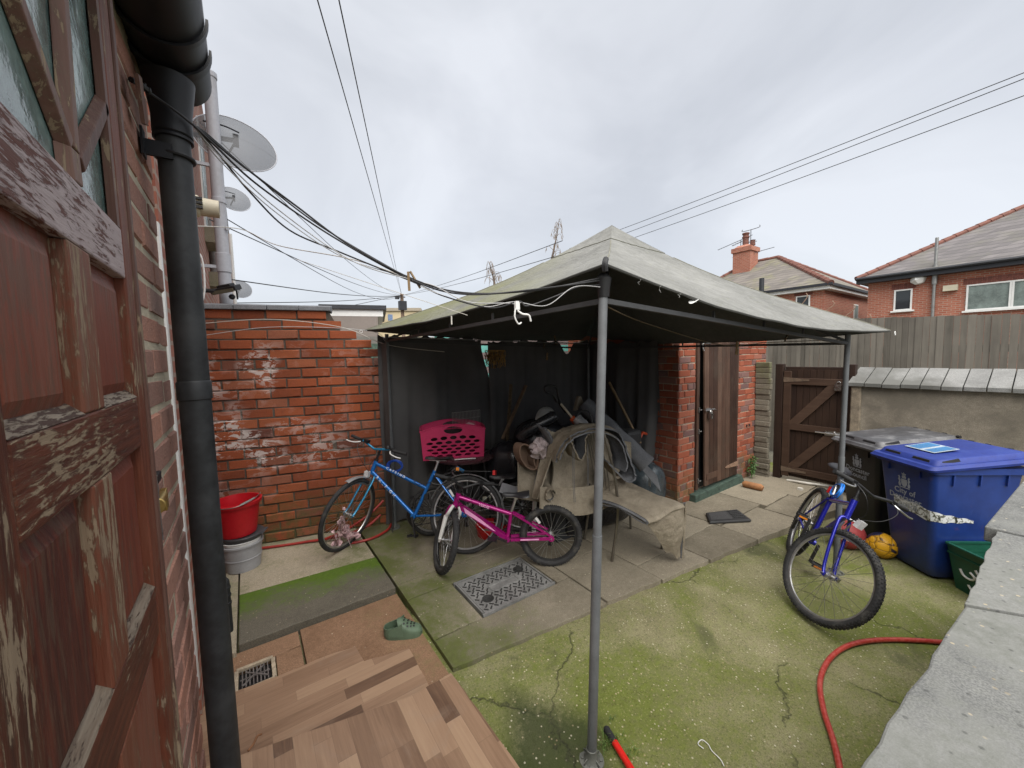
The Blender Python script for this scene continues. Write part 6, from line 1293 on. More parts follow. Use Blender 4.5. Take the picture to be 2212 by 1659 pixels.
for z in (z1, z1-.08, TZ+.06): b.cyl((xa, 3.86, z), (xb, 3.86, z), .004, 6)
b.build('wires', M['dull_metal'], wr)
b = MB(); b.M = bx; 
pl = [(.10, -.15, HB*.86), (.26, -.15, HB*.86), (.22, -.15, HB*.99), (.17, -.15, HB*1.04), (.13, -.15, HB*.97)]; b.prism(pl, (0, .03, 0)); b.M = None; solo('plastic_scrap', b, plain('dusty_pink', (.42, .22, .25), .5), 'dusty pink triangular plastic piece poking over the rim of the pink basket', 'scrap', bevel=.004)
b = MB(); b.M = bx; b.tube(crv([(-.0, -.24, .01), (.1, -.25, .014), (.22, -.24, .008)], 5), .006, 6); b.M = None; solo('pen', b, M['white'], 'thin white stick lying on the table edge before the basket', 'stick')

# ================================================================ the heap under the gazebo
def ribbon(mb, path, wvec, thick, nv=10, wob=.01, seed=1, rag=.012):
    """carpet: a thick sheet following path, pushed sideways along wvec; material 0 outside (backing), 1 inside (pile)"""
    rr = random.Random(seed); wv = V(wvec); P = crv(path, 8); n_ = len(P)-1; ph = [rr.uniform(0, 6.28) for _ in range(4)]; rg = [rr.uniform(-rag, rag) for _ in range(n_+2)]
    L_ = wv.length; wd = wv.normalized()
    def f(u, v):
        i = min(n_-1, int(u*n_)); p = P[i].lerp(P[i+1], u*n_-i); e_ = rg[i]*(1-v)*1.0 if v < .5 else rg[i+1]*(v-.5)*2
        d = (P[min(i+1, n_)]-P[i]).normalized(); nn_ = d.cross(wd)
        return p+wv*v+wd*e_+nn_*wob*(math.sin(v*7+ph[0]+u*5)+.5*math.sin(v*15+ph[1]+u*11))
    mb.grid(f, n_, nv, thick, m2=1)
k = NM('carpet_back', .95, spec=.1); p = k.obj(); n = k.noise(p, 9, 5, .6); g_ = k.noise(p, 260, 2, .5); c = k.ramp(n, [(.3, (.235, .20, .15)), (.7, (.36, .315, .245))]); c = k.mix(k.ramp(g_, [(.4, .35), (.6, 0)]), c, (.14, .115, .08)); c = k.mix(k.ramp(k.noise(p, 3.5, 5, .65, 1), [(.45, 0), (.7, .45)]), c, (.15, .125, .09)); k.col(c); k.bump(k.mt('MULTIPLY_ADD', k.noise(p, 11, 4, .6, 1.5), 3.0, g_), .7, .012); M['carpet_back'] = k.m
k = NM('carpet_pile', .98, spec=.1); p = k.obj(); g_ = k.noise(p, 180, 3, .7); n = k.noise(p, 6, 3); k.col(k.ramp(k.mt('MULTIPLY_ADD', n, .4, k.mt('MULTIPLY', g_, .6)), [(.3, (.055, .057, .063)), (.7, (.20, .205, .215))])); k.bump(g_, 1, .006); M['carpet_pile'] = k.m
CM = [M['carpet_back'], M['carpet_pile']]; CP = [M['carpet_pile'], M['carpet_back']]
def fringe(mb, pts, L_, r_=.0018, seed=2):
    rr = random.Random(seed)
    for p in pts: q = V(p)+V((rr.uniform(-.02, .02), rr.uniform(-.02, .02), -L_*rr.uniform(.3, 1))); mb.tube(crv([p, V(p).lerp(q, .5)+V((rr.uniform(-.01, .01), 0, 0)), q], 3), r_, 4)
# two metal dining chairs with tall rod backs, facing away to the right
def dchair(loc, hd, label):
    r_ = empty('metal_chair', loc, label, 'chair', 'metal dining chairs under the carpets'); Mx = MX.Rotation(hd, 4, 'Z'); lo = V(loc); m_ = plain('chair_metal', (.20, .18, .15), .35, .75, .2)
    T4 = MX.Translation(lo) @ Mx; sw_, sd_, sh_ = .23, .24, .50
    for sy in (-1, 1):
        b = MB(); b.M = T4; b.tube(crv([(-sd_-.06, sy*sw_, 0), (-sd_-.01, sy*sw_, .32), (-sd_, sy*sw_, .52), (-sd_-.03, sy*sw_*.97, .80), (-sd_-.12, sy*sw_*.85, 1.17)], 6), .013, 10); b.build('back_leg', m_, r_)
        b = MB(); b.M = T4; b.tube([(sd_+.02, sy*sw_, 0), (sd_, sy*sw_, sh_-.02)], .013, 10, True, [.011, .013]); b.lathe((sd_+.02, sy*sw_, 0), [(.014, 0), (.014, .02), (.011, .022)], 10); b.build('front_leg', m_, r_)
    b = MB(); b.M = T4; b.lim(-sd_, sd_+.01, -sw_, sw_, sh_-.01, sh_+.015); b.build('seat', M['carpet_back'], r_, .012)
    b = MB(); b.M = T4; b.bar((-sd_-.125, -sw_*.85, 1.17), (-sd_-.125, sw_*.85, 1.17), .02, .05); b.bar((-sd_-.005, -sw_, .54), (-sd_-.005, sw_, .54), .02, .02); b.build('back_rail', m_, r_)
    for i in range(6): b = MB(); b.M = T4; y = -sw_*.55+sw_*1.1*i/5; b.tube(crv([(-sd_-.005, y, .54), (-sd_-.035, y*.97, .80), (-sd_-.122, y*.9, 1.16)], 5), .0045, 6); b.build('back_rod', m_, r_)
    return r_
A1, A2, A3, A4 = atZ(1342, 1213, .09), atZ(1358, 1156, .09), atZ(1422, 1192, .09), atZ(1284, 1140, .09)
# legs seen: back near, front near, front far, back far
c1 = (atZ(1342, 1210, .09)+atZ(1422, 1190, .09))/2; d1 = (atZ(1422, 1190, .09)-atZ(1342, 1210, .09)); hd1 = math.atan2(d1.y, d1.x); off = V((-math.sin(hd1), math.cos(hd1), 0))*.24
CH = c1+off; CH.z = .09
dchair(CH, hd1, 'metal dining chair with thin back rods, draped with beige backed carpet')
ux_, uy_ = V((math.cos(hd1), math.sin(hd1), 0)), V((-math.sin(hd1), math.cos(hd1), 0))
def cl(x, y, z): return V((CH.x, CH.y, 0))+ux_*x+uy_*y+V((0, 0, z))      # chair's own axes, z above the yard
# carpet over the seat: folded double, hanging over the front edge
b = MB(); NBk, NFr, FFr, FBk = atZ(1285, 1076, .68), atZ(1396, 1113, .635), atZ(1474, 1082, .65), atZ(1330, 1044, .71)
def quadf(u, v, dz=0): p = NBk.lerp(NFr, u).lerp(FBk.lerp(FFr, u), v); p.z += dz+.012*math.sin(u*5+v*3)+.008*math.sin(v*9+u*2)-.03*u**6; return p
b.grid(lambda u, v: quadf(u, v), 20, 12, .014, m2=1)
b.grid(lambda u, v: quadf(u*.97, v, -.034-.010*math.sin(u*9)), 18, 10, .012, m2=1)
nose = lambda v: quadf(1, v)
b.grid(lambda u, v: nose(v)+V((0, 0, 0))+(NFr-NBk).normalized()*(.022*math.sin(math.pi*u))+V((0, 0, -.046*u)), 8, 10, .010, m2=1)
T0, T1, B0, B1 = atZ(1378, 1112, .61), atZ(1476, 1086, .625), V((0, 0, 0)), V((0, 0, 0))
B1 = T1.lerp(T0, .06); B1.z = .13; B0 = T1.lerp(T0, .34); B0.z = .20
b.grid(lambda u, v: T0.lerp(T1, v).lerp(B0.lerp(B1, v), u)+(NFr-NBk).normalized()*(.035*math.sin(v*3.1)+.02*math.sin(u*4))+V((0, 0, .02*math.sin(v*8)*u)), 18, 12, .014, m2=1)
b.m = 1; b.grid(lambda u, v: T1.lerp(B1, u)+(NBk-NFr).normalized()*(.14*v*(1-.5*u)-.03)+V((.03*math.sin(v*3), -.02*v, -.04*v*(1-u))), 16, 8, .014, m2=0)
b.tube([quadf(1, i/16)+V((0, 0, -.022)) for i in range(17)], .012, 8); b.tube([T1.lerp(B1, i/10)+V((.012, -.004, 0)) for i in range(11)], .012, 8); b.tube([quadf(i/16, 0)+V((0, 0, -.02)) for i in range(17)], .010, 8)
b.m = 0; fringe(b, [NFr.lerp(FFr, i/14)+V((0, 0, -.02)) for i in range(15)], .05, .0012); fringe(b, [T1.lerp(B1, i/12) for i in range(12)], .05, .0012, seed=5)
solo('folded_carpet', b, CM, 'beige backed carpet folded on the chair seat, its end hanging over the front', 'carpet')
# big carpet bundled over the chair back
b = MB()
zz = .09
def hp(px, py, Y): return atY(px, py, Y)
ribbon(b, [hp(1185, 1000, 2.85), hp(1195, 1050, 2.78), hp(1210, 1085, 2.66), hp(1300, 1095, 2.45), hp(1310, 1075, 2.4)], V((.20, .22, .0)), .012, 10, .012, 6)
# hanging face of the bundle
b.grid(lambda u, v: hp(1180+u*125+14*math.sin(v*3), 945+v*135+u*(-12)-8*math.sin(u*math.pi)*(1-v)+12*math.sin(u*7)*v, 2.72-.02*u-.10*v+.025*math.sin(u*9+v*2)+.018*math.sin(u*5-v*7)), 34, 20, .014, m2=1)
b.grid(lambda u, v: hp(1118+u*76, 985+v*92-u*26*(1-v)+u*12*v, 2.86-.08*v+.02*math.sin(u*6)), 14, 12, .014, m2=1)
solo('carpet_bundle', b, CP, 'large bundle of beige backed carpet slumped against the metal chair', 'carpet')
b = MB()     # the grey edge strip between the two beige faces
ribbon(b, [hp(1178, 925, 2.62), hp(1196, 960, 2.60), hp(1186, 1010, 2.66), hp(1160, 1075, 2.74)], V((.02, .14, .02)), .02, 6, .008, 8); b.grid(lambda u, v: hp(1160+u*50+8*v, 1078-u*150*(1-.15*v)+v*4, 2.60+.02*math.sin(7*u)).lerp(hp(1148+u*34, 1076-u*150, 2.72), v), 16, 4, .012)
solo('carpet_edge', b, CM, 'dark grey carpet edge folded up between the two beige carpet faces', 'carpet')
# arch of carpet over the top of the chair back
b = MB()
arc = [hp(1198, 998, 2.50), hp(1210, 962, 2.46), hp(1238, 936, 2.42), hp(1290, 922, 2.38), hp(1334, 930, 2.32), hp(1352, 958, 2.26), hp(1367, 1000, 2.22), hp(1375, 1028, 2.2), hp(1366, 1040, 2.2), hp(1350, 1036, 2.2), hp(1318, 1002, 2.22)]
ribbon(b, arc, V((.07, .24, .0)), .014, 10, .008, 12)
arc2 = [hp(1208, 992, 2.44), hp(1220, 966, 2.42), hp(1244, 944, 2.38), hp(1288, 931, 2.34), hp(1326, 939, 2.29), hp(1345, 958, 2.24), hp(1356, 1000, 2.2), hp(1350, 1020, 2.2)]
ribbon(b, arc2, V((.06, .22, .0)), .012, 8, .006, 13)
b.m = 1; fringe(b, [hp(1198+i*3, 985-i*3, 2.49) for i in range(6)], .08, seed=3)
solo('arched_carpet', b, CM, 'grey carpet arched over the chair back with its beige underside turned out at the right', 'carpet')
b = MB(); ribbon(b, [hp(1232, 945, 2.40), hp(1250, 990, 2.38), hp(1262, 985, 2.37), hp(1266, 940, 2.38), hp(1300, 930, 2.36), hp(1312, 935, 2.34)], V((.05, .2, 0)), .010, 8, .006, 21); b.m = 0
for px in (1238, 1241, 1270): b.tube(crv([hp(px, 960, 2.33), hp(px-1, 1000, 2.33), hp(px, 1050, 2.33), hp(px+2, 1085 if px < 1260 else 990, 2.33)], 5), .0022, 4)
b.grid(lambda u, v: hp(1282+u*80, 940+v*110+u*15, 2.80-.15*u+.02*math.sin(5*u+3*v)), 14, 12, .012, m2=1)
solo('carpet_flap', b, CP, 'inner beige carpet flap with long loose threads under the arched carpet', 'carpet')
# lower swag of carpet under the bundle
b = MB(); b.grid(lambda u, v: hp(1165+u*185, 1052+v*46+26*math.sin(u*math.pi)*(.4+v*.6)-u*22, 2.60-.25*u-.06*v+.02*math.sin(u*11)), 30, 8, .014, m2=1)
for (px, py, s_) in ((1190, 1072, .055), (1220, 1085, .045)):
    c_ = hp(px, py, 2.52); b.m = 0; ribbon(b, [c_+V((math.cos(a)*s_*(1-a*.06), 0, math.sin(a)*s_*(1-a*.06))) for a in [i*.7 for i in range(11)]], V((.12, .25, 0)), .010, 6, .003, 30)
solo('rolled_carpet', b, CP, 'rolled ends of carpet sagging beneath the big bundle', 'carpet')
# long roll of grey underlay
ra_, rb_ = hp(1262, 872, 3.15), hp(1398, 1004, 2.55)
b = MB(); ax = (rb_-ra_).normalized(); a0 = ax.orthogonal().normalized(); c0_ = ax.cross(a0)
b.grid(lambda u, v: ra_.lerp(rb_, u)+(a0*math.cos(v*9.5)+c0_*math.sin(v*9.5))*(.068+.022*v/1.0+.004*math.sin(u*20))*(1+.15*u), 24, 40, .008, m2=1)
b.grid(lambda u, v: ra_.lerp(rb_, .45+.62*u)+a0*(.03*math.sin(u*3))+V((-.00, -.06-.05*v, -.05-.17*v*(.5+u*.5))), 14, 6, .008, m2=1)
b.m = 0; fringe(b, [rb_+V((.02, -.02, -.04-.02*i)) for i in range(6)], .18, seed=9)
solo('carpet_roll', b, CM, 'long roll of dark grey felt carpet leaning diagonally across the heap', 'carpet')
b = MB(); c_ = hp(1250, 868, 3.2); b.hexa([c_+V(q_) for q_ in ((-.07, -.02, -.10), (.10, -.02, -.06), (.10, .03, -.06), (-.07, .03, -.10), (-.02, -.02, .06), (.02, -.02, .07), (.02, .03, .07), (-.02, .03, .06))]); solo('carpet_offcut', b, CM, 'small beige triangular carpet offcut at the top of the grey roll', 'carpet', bevel=.01)
# grass trimmer
g_ = empty('grass_trimmer', hp(1225, 880, 2.95), 'grass trimmer with black loop handle, silver shaft and orange collar, in the heap', 'grass trimmer')
p0, p1, p2 = hp(1203, 868, 3.0), hp(1216, 884, 2.95), hp(1240, 905, 2.85)
b = MB(); H = lambda x, y: hp(x, y, 3.02); b.tube(crv([H(1203, 868), H(1194, 853), H(1180, 846), H(1177, 839), H(1181, 834), H(1196, 834), H(1204, 841), H(1206, 855), H(1212, 876)], 5), .014, 10); b.build('loop_handle', M['black'], g_)
b = MB(); b.cyl(H(1208, 868), H(1222, 890), .020, 10); b.build('trigger_grip', M['black'], g_)
b = MB(); b.cyl(hp(1212, 873, 3.0), hp(1241, 908, 2.82), .012, 12); b.build('shaft', M['cream'], g_)
b = MB(); b.box(hp(1240, 908, 2.82), (.06, .05, .05), MX.Rotation(R(45), 3, 'Y')); b.cyl(hp(1235, 902, 2.84), hp(1246, 913, 2.80), .030, 14); b.build('orange_collar', plain('orange_plastic', (.55, .09, .02), .35), g_, .006)
b = MB(); b.cyl(hp(1246, 904, 2.80), hp(1262, 922, 2.72), .055, 20); b.cyl(hp(1256, 914, 2.76), hp(1260, 920, 2.74), .060, 20); b.build('motor_head', M['fender'], g_)
b = MB(); b.tube(crv([hp(1243, 902, 2.8), hp(1252, 890, 2.8), hp(1270, 888, 2.76), hp(1278, 905, 2.72), hp(1280, 925, 2.7)], 5), .008, 8); b.build('guard_wire', M['black'], g_)
# black cylinder bag, white cap, black sofa bits
b = MB(); b.tube([hp(1124, 945, 3.2), hp(1128, 940, 3.18), hp(1195, 900, 3.0), hp(1200, 898, 2.99)], .07, 22, True, [.055, .066, .062, .05]); b.ring(hp(1196, 899, 3.0), .062, .006, tuple((hp(1195, 900, 3.0)-hp(1128, 940, 3.18)).normalized()), 24, 6)
solo('black_roll', b, plain('shiny_black', (.018, .019, .021), .28), 'shiny black cylindrical roll lying across the heap, left of the trimmer', 'roll', root=None)
b = MB(); b.grid(lambda u, v: hp(1178, 893, 3.25)+V((.14*math.cos(math.pi*v)*math.sin(math.pi*.5*u), -.10*math.sin(math.pi*.5*u)*math.sin(math.pi*v)*.6, .13*math.cos(math.pi*.5*u)*1-.06)), 10, 16, .004); solo('helmet', b, plain('grey_shell', (.28, .28, .26), .5), 'pale grey domed helmet on top of the dark heap', 'helmet')
L_ = plain('black_leather', (.014, .014, .017), .30, var=.5, scale=7, bump=.5)
sf = empty('armchair', (3.0, 3.25, .09), 'black leather armchair buried under the carpets and bags', 'armchair')
def cushion(c_, s_, rot=0, seed=1, par=sf, nm='cushion', m_=L_, pw=.35):
    rr = random.Random(seed); b = MB(); ph = [rr.uniform(0, 6) for _ in range(4)]; mr = MX.Rotation(rot, 3, 'Z')
    def sgn(x): return math.copysign(abs(x)**pw, x)
    def f(u, v):
        a, e_ = 2*math.pi*u, math.pi*(v-.5); x, y, z = sgn(math.cos(e_))*sgn(math.cos(a)), sgn(math.cos(e_))*sgn(math.sin(a)), sgn(math.sin(e_)); w_ = 1+.06*math.sin(3*a+ph[0]+z*2)+.04*math.sin(7*a+ph[1])
        return V(c_)+mr @ V((x*s_[0]*w_/2, y*s_[1]*w_/2, z*s_[2]/2*(1+.05*math.sin(5*a+ph[2]))))
    b.grid(f, 36, 18); return b.build(nm, m_, par) if par is not None else b
cushion((2.98, 3.02, .33), (.90, .70, .46), R(-5), 2, nm='base'); cushion((2.68, 2.98, .58), (.26, .74, .26), R(-8), 3, nm='armrest'); cushion((3.05, 3.42, .70), (.80, .26, .75), R(-5), 4, nm='backrest'); cushion((2.55, 3.1, .42), (.30, .5, .60), R(-20), 7, nm='side')
b = cushion((2.75, 3.45, .95), (.62, .5, .50), .3, 5, None, m_=L_, pw=.7); solo('rubbish_bag', b, L_, 'black plastic bag heaped behind the black roll', 'bag')
b = cushion((2.38, 3.55, .72), (.46, .4, .5), .6, 8, None, m_=L_, pw=.7); solo('rubbish_bag', b, L_, 'black bag slumped between the basket table and the heap', 'bag')
b = cushion((3.52, 3.25, .85), (.55, .5, .6), .1, 9, None, m_=L_, pw=.7); solo('rubbish_bag', b, L_, 'dark bag at the back of the heap, beneath the grey felt roll', 'bag')
b = cushion(hp(1392, 1042, 2.85)-V((0, 0, .10)), (.46, .42, .66), .3, 6, None, pw=.6); solo('rubbish_bag', b, plain('bag_blue', (.05, .065, .075), .22, var=.5, scale=9, bump=.9), 'blue grey shiny plastic bag by the brick outhouse corner', 'bag')
b = MB(); b.lim(3.72, 4.0, 2.95, 3.2, .09, 1.0); solo('golf_bag', b, plain('bag_black', (.025, .026, .028), .6), 'tall dark fabric bag standing in the corner by the outhouse', 'bag', bevel=.05)
b = MB(); b.tube([hp(1383, 945, 3.0), hp(1388, 935, 3.0), hp(1406, 940, 3.0), hp(1412, 948, 3.0)], .018, 8); b.bar(hp(1402, 918, 3.0), hp(1398, 950, 3.0), .012, .012); solo('tool_handle', b, plain('orange_red', (.45, .06, .02), .4), 'orange and white tool handle sticking out of the tall dark bag', 'tool')
# cloths and slippers
def crumple(c_, s_, seed, m_, nm, label, cat='cloth', n_=18):
    rr = random.Random(seed); ph = [rr.uniform(0, 6.28) for _ in range(9)]; b = MB()
    def f(u, v):
        a, e_ = 2*math.pi*u, math.pi*v; r_ = 1+.22*math.sin(3*a+ph[0]+4*e_)+.16*math.sin(5*a-6*e_+ph[1])+.12*math.sin(9*a+ph[2]+7*e_)
        return V(c_)+V((s_[0]*math.sin(e_)*math.cos(a)*r_, s_[1]*math.sin(e_)*math.sin(a)*r_, s_[2]*math.cos(e_)*(1+.2*math.sin(4*a+ph[3]))))/2
    b.grid(f, n_*2, n_); return solo(nm, b, m_, label, cat)
crumple(hp(1166, 968, 2.72), (.20, .14, .17), 4, plain('pale_cloth', (.40, .33, .33), .9, var=.5, scale=22), 'crumpled_cloth', 'pale pinkish crumpled cloth on top of the carpet bundle')
crumple(hp(1194, 970, 2.74), (.22, .14, .11), 6, plain('mauve_cloth', (.24, .18, .19), .9, var=.4, scale=22), 'crumpled_cloth', 'mauve brown cloth tucked beside the pale crumpled one')
M['slip'] = plain('slipper_brown', (.15, .095, .065), .85, var=.2)
for (px, py, s_, a_, lab) in ((1136, 985, .24, .7, 'larger brown slipper standing on edge in the heap'), (1158, 1000, .15, .9, 'smaller brown slipper tucked beside the larger one')):
    c_ = hp(px, py, 2.78); b = MB(); mr = MX.Rotation(R(-35), 3, 'Y')
    b.grid(lambda u, v: c_+mr @ V((s_*.34*math.cos(2*math.pi*v)*(1-.1*u), -.05+.10*u, s_*.62*math.sin(2*math.pi*v))), 4, 24, .012); b.grid(lambda u, v: c_+mr @ V((s_*.33*math.cos(2*math.pi*v)*u, .05, s_*.61*math.sin(2*math.pi*v)*u)), 3, 24); solo('slipper', b, M['slip'], lab, 'slipper', 'brown slippers in the heap')
# dark boxes and odds behind the pink bicycle
b = MB(); b.lim(2.42, 2.62, 2.78, 3.0, .09, .62); b.lim(2.63, 2.66, 2.76, 2.9, .09, .64); solo('speaker_box', b, plain('dark_box', (.03, .033, .038), .5), 'dark upright box behind the pink bicycle saddle', 'box', bevel=.008)
b = MB(); b.box((2.28, 2.95, .40), (.03, .03, .5), MX.Rotation(R(3), 3, 'Y')); solo('white_strip', b, M['white'], 'narrow white plastic strip standing behind the pink bicycle', 'strip')
b = MB(); pts = [hp(1008, 1062, 3.3), hp(1070, 1064, 3.3)]; b.box(hp(1100, 1058, 3.25), (.22, .02, .10), MX.Rotation(R(25), 3, 'Y')); solo('white_board', b, M['pipe_grey'], 'pale board lying aslant behind the blue bicycle rear wheel', 'board')
b = MB(); b.lathe(hp(1062, 1153, 3.35)-V((0, 0, .12)), [(0, 0), (.13, 0), (.16, .2), (.165, .22), (.155, .22), (.125, .01)], 24); solo('plastic_bowl', b, M['redplastic'], 'red plastic tub glimpsed through the spokes of the blue bicycle', 'tub')
# ================================================================ wheelie bins
def crest(b, o, xd, yd, s):
    """town crest: a shield between two rampant supporters, helmet and crown on top"""
    P = lambda x, y: V(o)+V(xd)*x*s+V(yd)*y*s
    n_ = V(xd).cross(V(yd)).normalized()*.0015
    def pg(pts): b.prism([P(*q) for q in pts], n_)
    pg([(-.16, .42), (.16, .42), (.16, .18), (.10, .06), (0, 0), (-.10, .06), (-.16, .18)])
    for m_ in (-1, 1):
        q = [(.20, .02), (.30, .02), (.32, .16), (.27, .26), (.33, .36), (.28, .46), (.33, .52), (.26, .58), (.21, .50), (.22, .38), (.19, .34), (.22, .22), (.18, .12)]
        q = [(x*m_, y) for x, y in q]; pg(q if m_ > 0 else q[::-1])
    pg([(-.10, .46), (.10, .46), (.12, .56), (.06, .62), (-.06, .62), (-.12, .56)]); pg([(-.09, .64), (.09, .64), (.12, .74), (.05, .70), (0, .80), (-.05, .70), (-.12, .74)]); pg([(-.30, -.05), (.30, -.05), (.26, -.01), (-.26, -.01)])
k = NM('bin_blue', .42); p = k.obj(); n = k.noise(p, 6, 5, .6); c = k.mix(k.ramp(n, [(.35, 0), (.7, 1)]), (.010, .030, .16), (.014, .044, .22)); zz = k.xyz(p)[2]
st_ = k.noise(k.map(p, (1, 1, 1), (1, 4, .3)), 7, 4, .6); c = k.mix(k.ramp(st_, [(.64, 0), (.72, .35)]), c, (.16, .05, .05)); sc_ = k.noise(k.map(p, (18, 18, 2.5)), 3, 5, .7, 1.0); c = k.mix(k.ramp(sc_, [(.60, 0), (.70, .28)]), c, (.05, .085, .26)); c = k.mix(k.ramp(k.mt('MULTIPLY_ADD', n, .25, zz), [(.05, .6), (.32, 0)]), c, (.06, .06, .045)); k.col(c); M['bin_blue'] = k.m
M['lid_blue'] = plain('lid_blue', (.008, .026, .20), .62, var=.2, scale=6, dirt=(.02, .045, .20)); M['bin_black'] = plain('bin_black', (.016, .017, .019), .5, var=.3); M['lid_black'] = plain('lid_black', (.075, .075, .08), .45, var=.35, scale=7, dirt=(.20, .20, .20))
M['crest'] = plain('crest_grey', (.34, .37, .42), .6, var=.1)
def bin_(name, D, label, mb_, ml_, words, sticker=False, scar=False):
    """D: near front corner of the lid; front runs along fx, sides along fy"""
    fx = V((.62, .785, 0)).normalized(); fy = V((fx.y, -fx.x, 0)); r_ = empty(name, (D.x+fx.x*.29+fy.x*.36, D.y+fx.y*.29+fy.y*.36, 0), label, 'wheelie bin', 'council wheelie bins')
    def P(x, y, z): return V((D.x, D.y, 0))+fx*x+fy*y+V((0, 0, z))       # x across the front 0..0.58, y back 0..0.80
    def ring(x0, x1, y0, y1, z, rd=.045, n=5):
        o_ = []
        for cx_, cy_, a0 in ((x1-rd, y1-rd, 0), (x0+rd, y1-rd, 90), (x0+rd, y0+rd, 180), (x1-rd, y0+rd, 270)):
            for i in range(n+1): t = R(a0+90*i/n); o_.append(P(cx_+rd*math.cos(t), cy_+rd*math.sin(t), z))
        return o_
    def loft(b, rings, cap0=True, cap1=True):
        I = [[b.pt(p) for p in rg] for rg in rings]; n = len(I[0]); b.smooth = True
        for i in range(len(I)-1):
            for k_ in range(n): b.face((I[i][(k_+1) % n], I[i][k_], I[i+1][k_], I[i+1][(k_+1) % n]))
        b.smooth = False
        if cap0: b.face(I[0])
        if cap1: b.face(I[-1][::-1])
    b = MB(); loft(b, [ring(.115, .465, .16, .66, .03, .05), ring(.10, .48, .13, .67, .10, .05), ring(.045, .535, .055, .735, .90, .045), ring(.040, .540, .050, .74, .93, .045)])
    loft(b, [ring(.022, .558, .030, .76, .925, .045), ring(.020, .560, .028, .765, .975, .045)])
    body = b.build('body', mb_, r_)
    for q1_, q2_ in [(P(x, .050, .86), P(x, .055, .925)) for x in (.15, .43)]+[(P(.040, y, .83), P(.036, y, .925)) for y in (.2, .4, .6)]: b = MB(); b.bar(q1_, q2_, .010, .014); b.build('rim_rib', mb_, body)
    # lid: a flat skirt, a raised table with two grip shoulders, falling to the front
    b = MB(); zf, zb = 1.00, 1.075
    def Z(y, h): return zf+(zb-zf)*min(1, y/.35)*(.6+.4*(y/.78))*1.0+h
    def lring(x0, x1, y0, y1, h, rd): 
        q_ = ring(x0, x1, y0, y1, 0, rd); o_ = []
        for p in q_: y = (p-V((D.x, D.y, 0))).dot(fy); o_.append(V((p.x, p.y, Z(max(0, y), h))))
        return o_
    loft(b, [lring(0, .58, 0, .80, -.055, .04), lring(-.004, .584, -.006, .80, -.035, .04), lring(0, .58, 0, .80, -.030, .04), lring(.012, .568, .014, .79, -.012, .04)])
    loft(b, [lring(.03, .55, .05, .76, -.014, .035), lring(.045, .535, .075, .75, .022, .035), lring(.05, .53, .085, .74, .026, .035)])
    lid = b.build('lid', ml_, r_)
    b = MB()
    for x0, x1 in ((.09, .24), (.34, .49)): b.hexa([P(x0, .058, Z(.058, -.006)), P(x1, .058, Z(.058, -.006)), P(x1, .10, Z(.1, -.006)), P(x0, .10, Z(.1, -.006)), P(x0+.008, .066, Z(.07, .018)), P(x1-.008, .066, Z(.07, .018)), P(x1-.008, .10, Z(.1, .018)), P(x0+.008, .10, Z(.1, .018))])
    b.hexa([P(.036, .10, Z(.1, -.006)), P(.036, .24, Z(.24, -.006)), P(.06, .24, Z(.24, -.006)), P(.06, .10, Z(.1, -.006)), P(.040, .11, Z(.1, .016)), P(.040, .23, Z(.24, .016)), P(.06, .23, Z(.24, .016)), P(.06, .11, Z(.1, .016))])
    b.build('grip_slot', M['black'], lid)
    b = MB(); b.cyl(P(.02, .83, 1.035), P(.56, .83, 1.035), .014, 10)
    for x in (.08, .21, .37, .50): b.box(P(x, .81, 1.04), (.03, .03, .035)); b.cyl(P(x-.015, .80, 1.08), P(x+.015, .80, 1.08), .014, 8)
    b.build('handle_bar', M['black'], r_)
    for x in (.07, .51): b = MB(); b.lathe(P(x, .70, .10), [(0, -.025), (.10, -.022), (.105, 0), (.10, .022), (0, .025)], 24, fx); b.build('wheel', M['rubber'], r_)
    xd = -fx if fx.cross(V((0, 0, 1))).dot(-fy) < 0 else fx
    o_ = P(.29, .052, 0)
    # the face of the bin slopes in toward the foot: follow it
    def fp(x, z): y = .055+(.90-z)/.80*.075-.0015; return P(x, y, z)
    xdir = (fp(.5, .7)-fp(.1, .7)).normalized(); ydir = (fp(.29, .8)-fp(.29, .6)).normalized()
    if xdir.cross(ydir).dot(-fy) < 0: xdir = -xdir; L = lambda x: .58-x
    else: L = lambda x: x
    b = MB(); cx_ = .285; crest(b, fp(L(cx_), .735)-fy*.001, xdir, ydir, .165); z = .675
    for w_ in words: b.text(w_, fp(L(cx_), z)-fy*.001, xdir, ydir, .068, .001, 'CENTER', .0012); z -= .057
    b.build('council_crest', M['crest'], body)
    if sticker:
        b = MB(); sx_, sy_ = fx, fy
        q = [P(.20, .20, Z(.20, .0275)), P(.46, .20, Z(.20, .0275)), P(.46, .40, Z(.40, .0275)), P(.20, .40, Z(.40, .0275))]
        b.prism([q[0], q[3], q[2], q[1]][::-1], (0, 0, .001)); s1 = b.build('lid_sticker', plain('sticker_white', (.34, .40, .46), .3), lid)
        b = MB()
        for u0, u1 in ((.215, .30), (.34, .445)): b.prism([P(u0, .215, Z(.215, .0288)), P(u1, .215, Z(.215, .0288)), P(u1, .385, Z(.385, .0288)), P(u0, .385, Z(.385, .0288))], (0, 0, .0008))
        b.build('sticker_print', plain('sticker_blue', (.03, .16, .36), .3), s1)
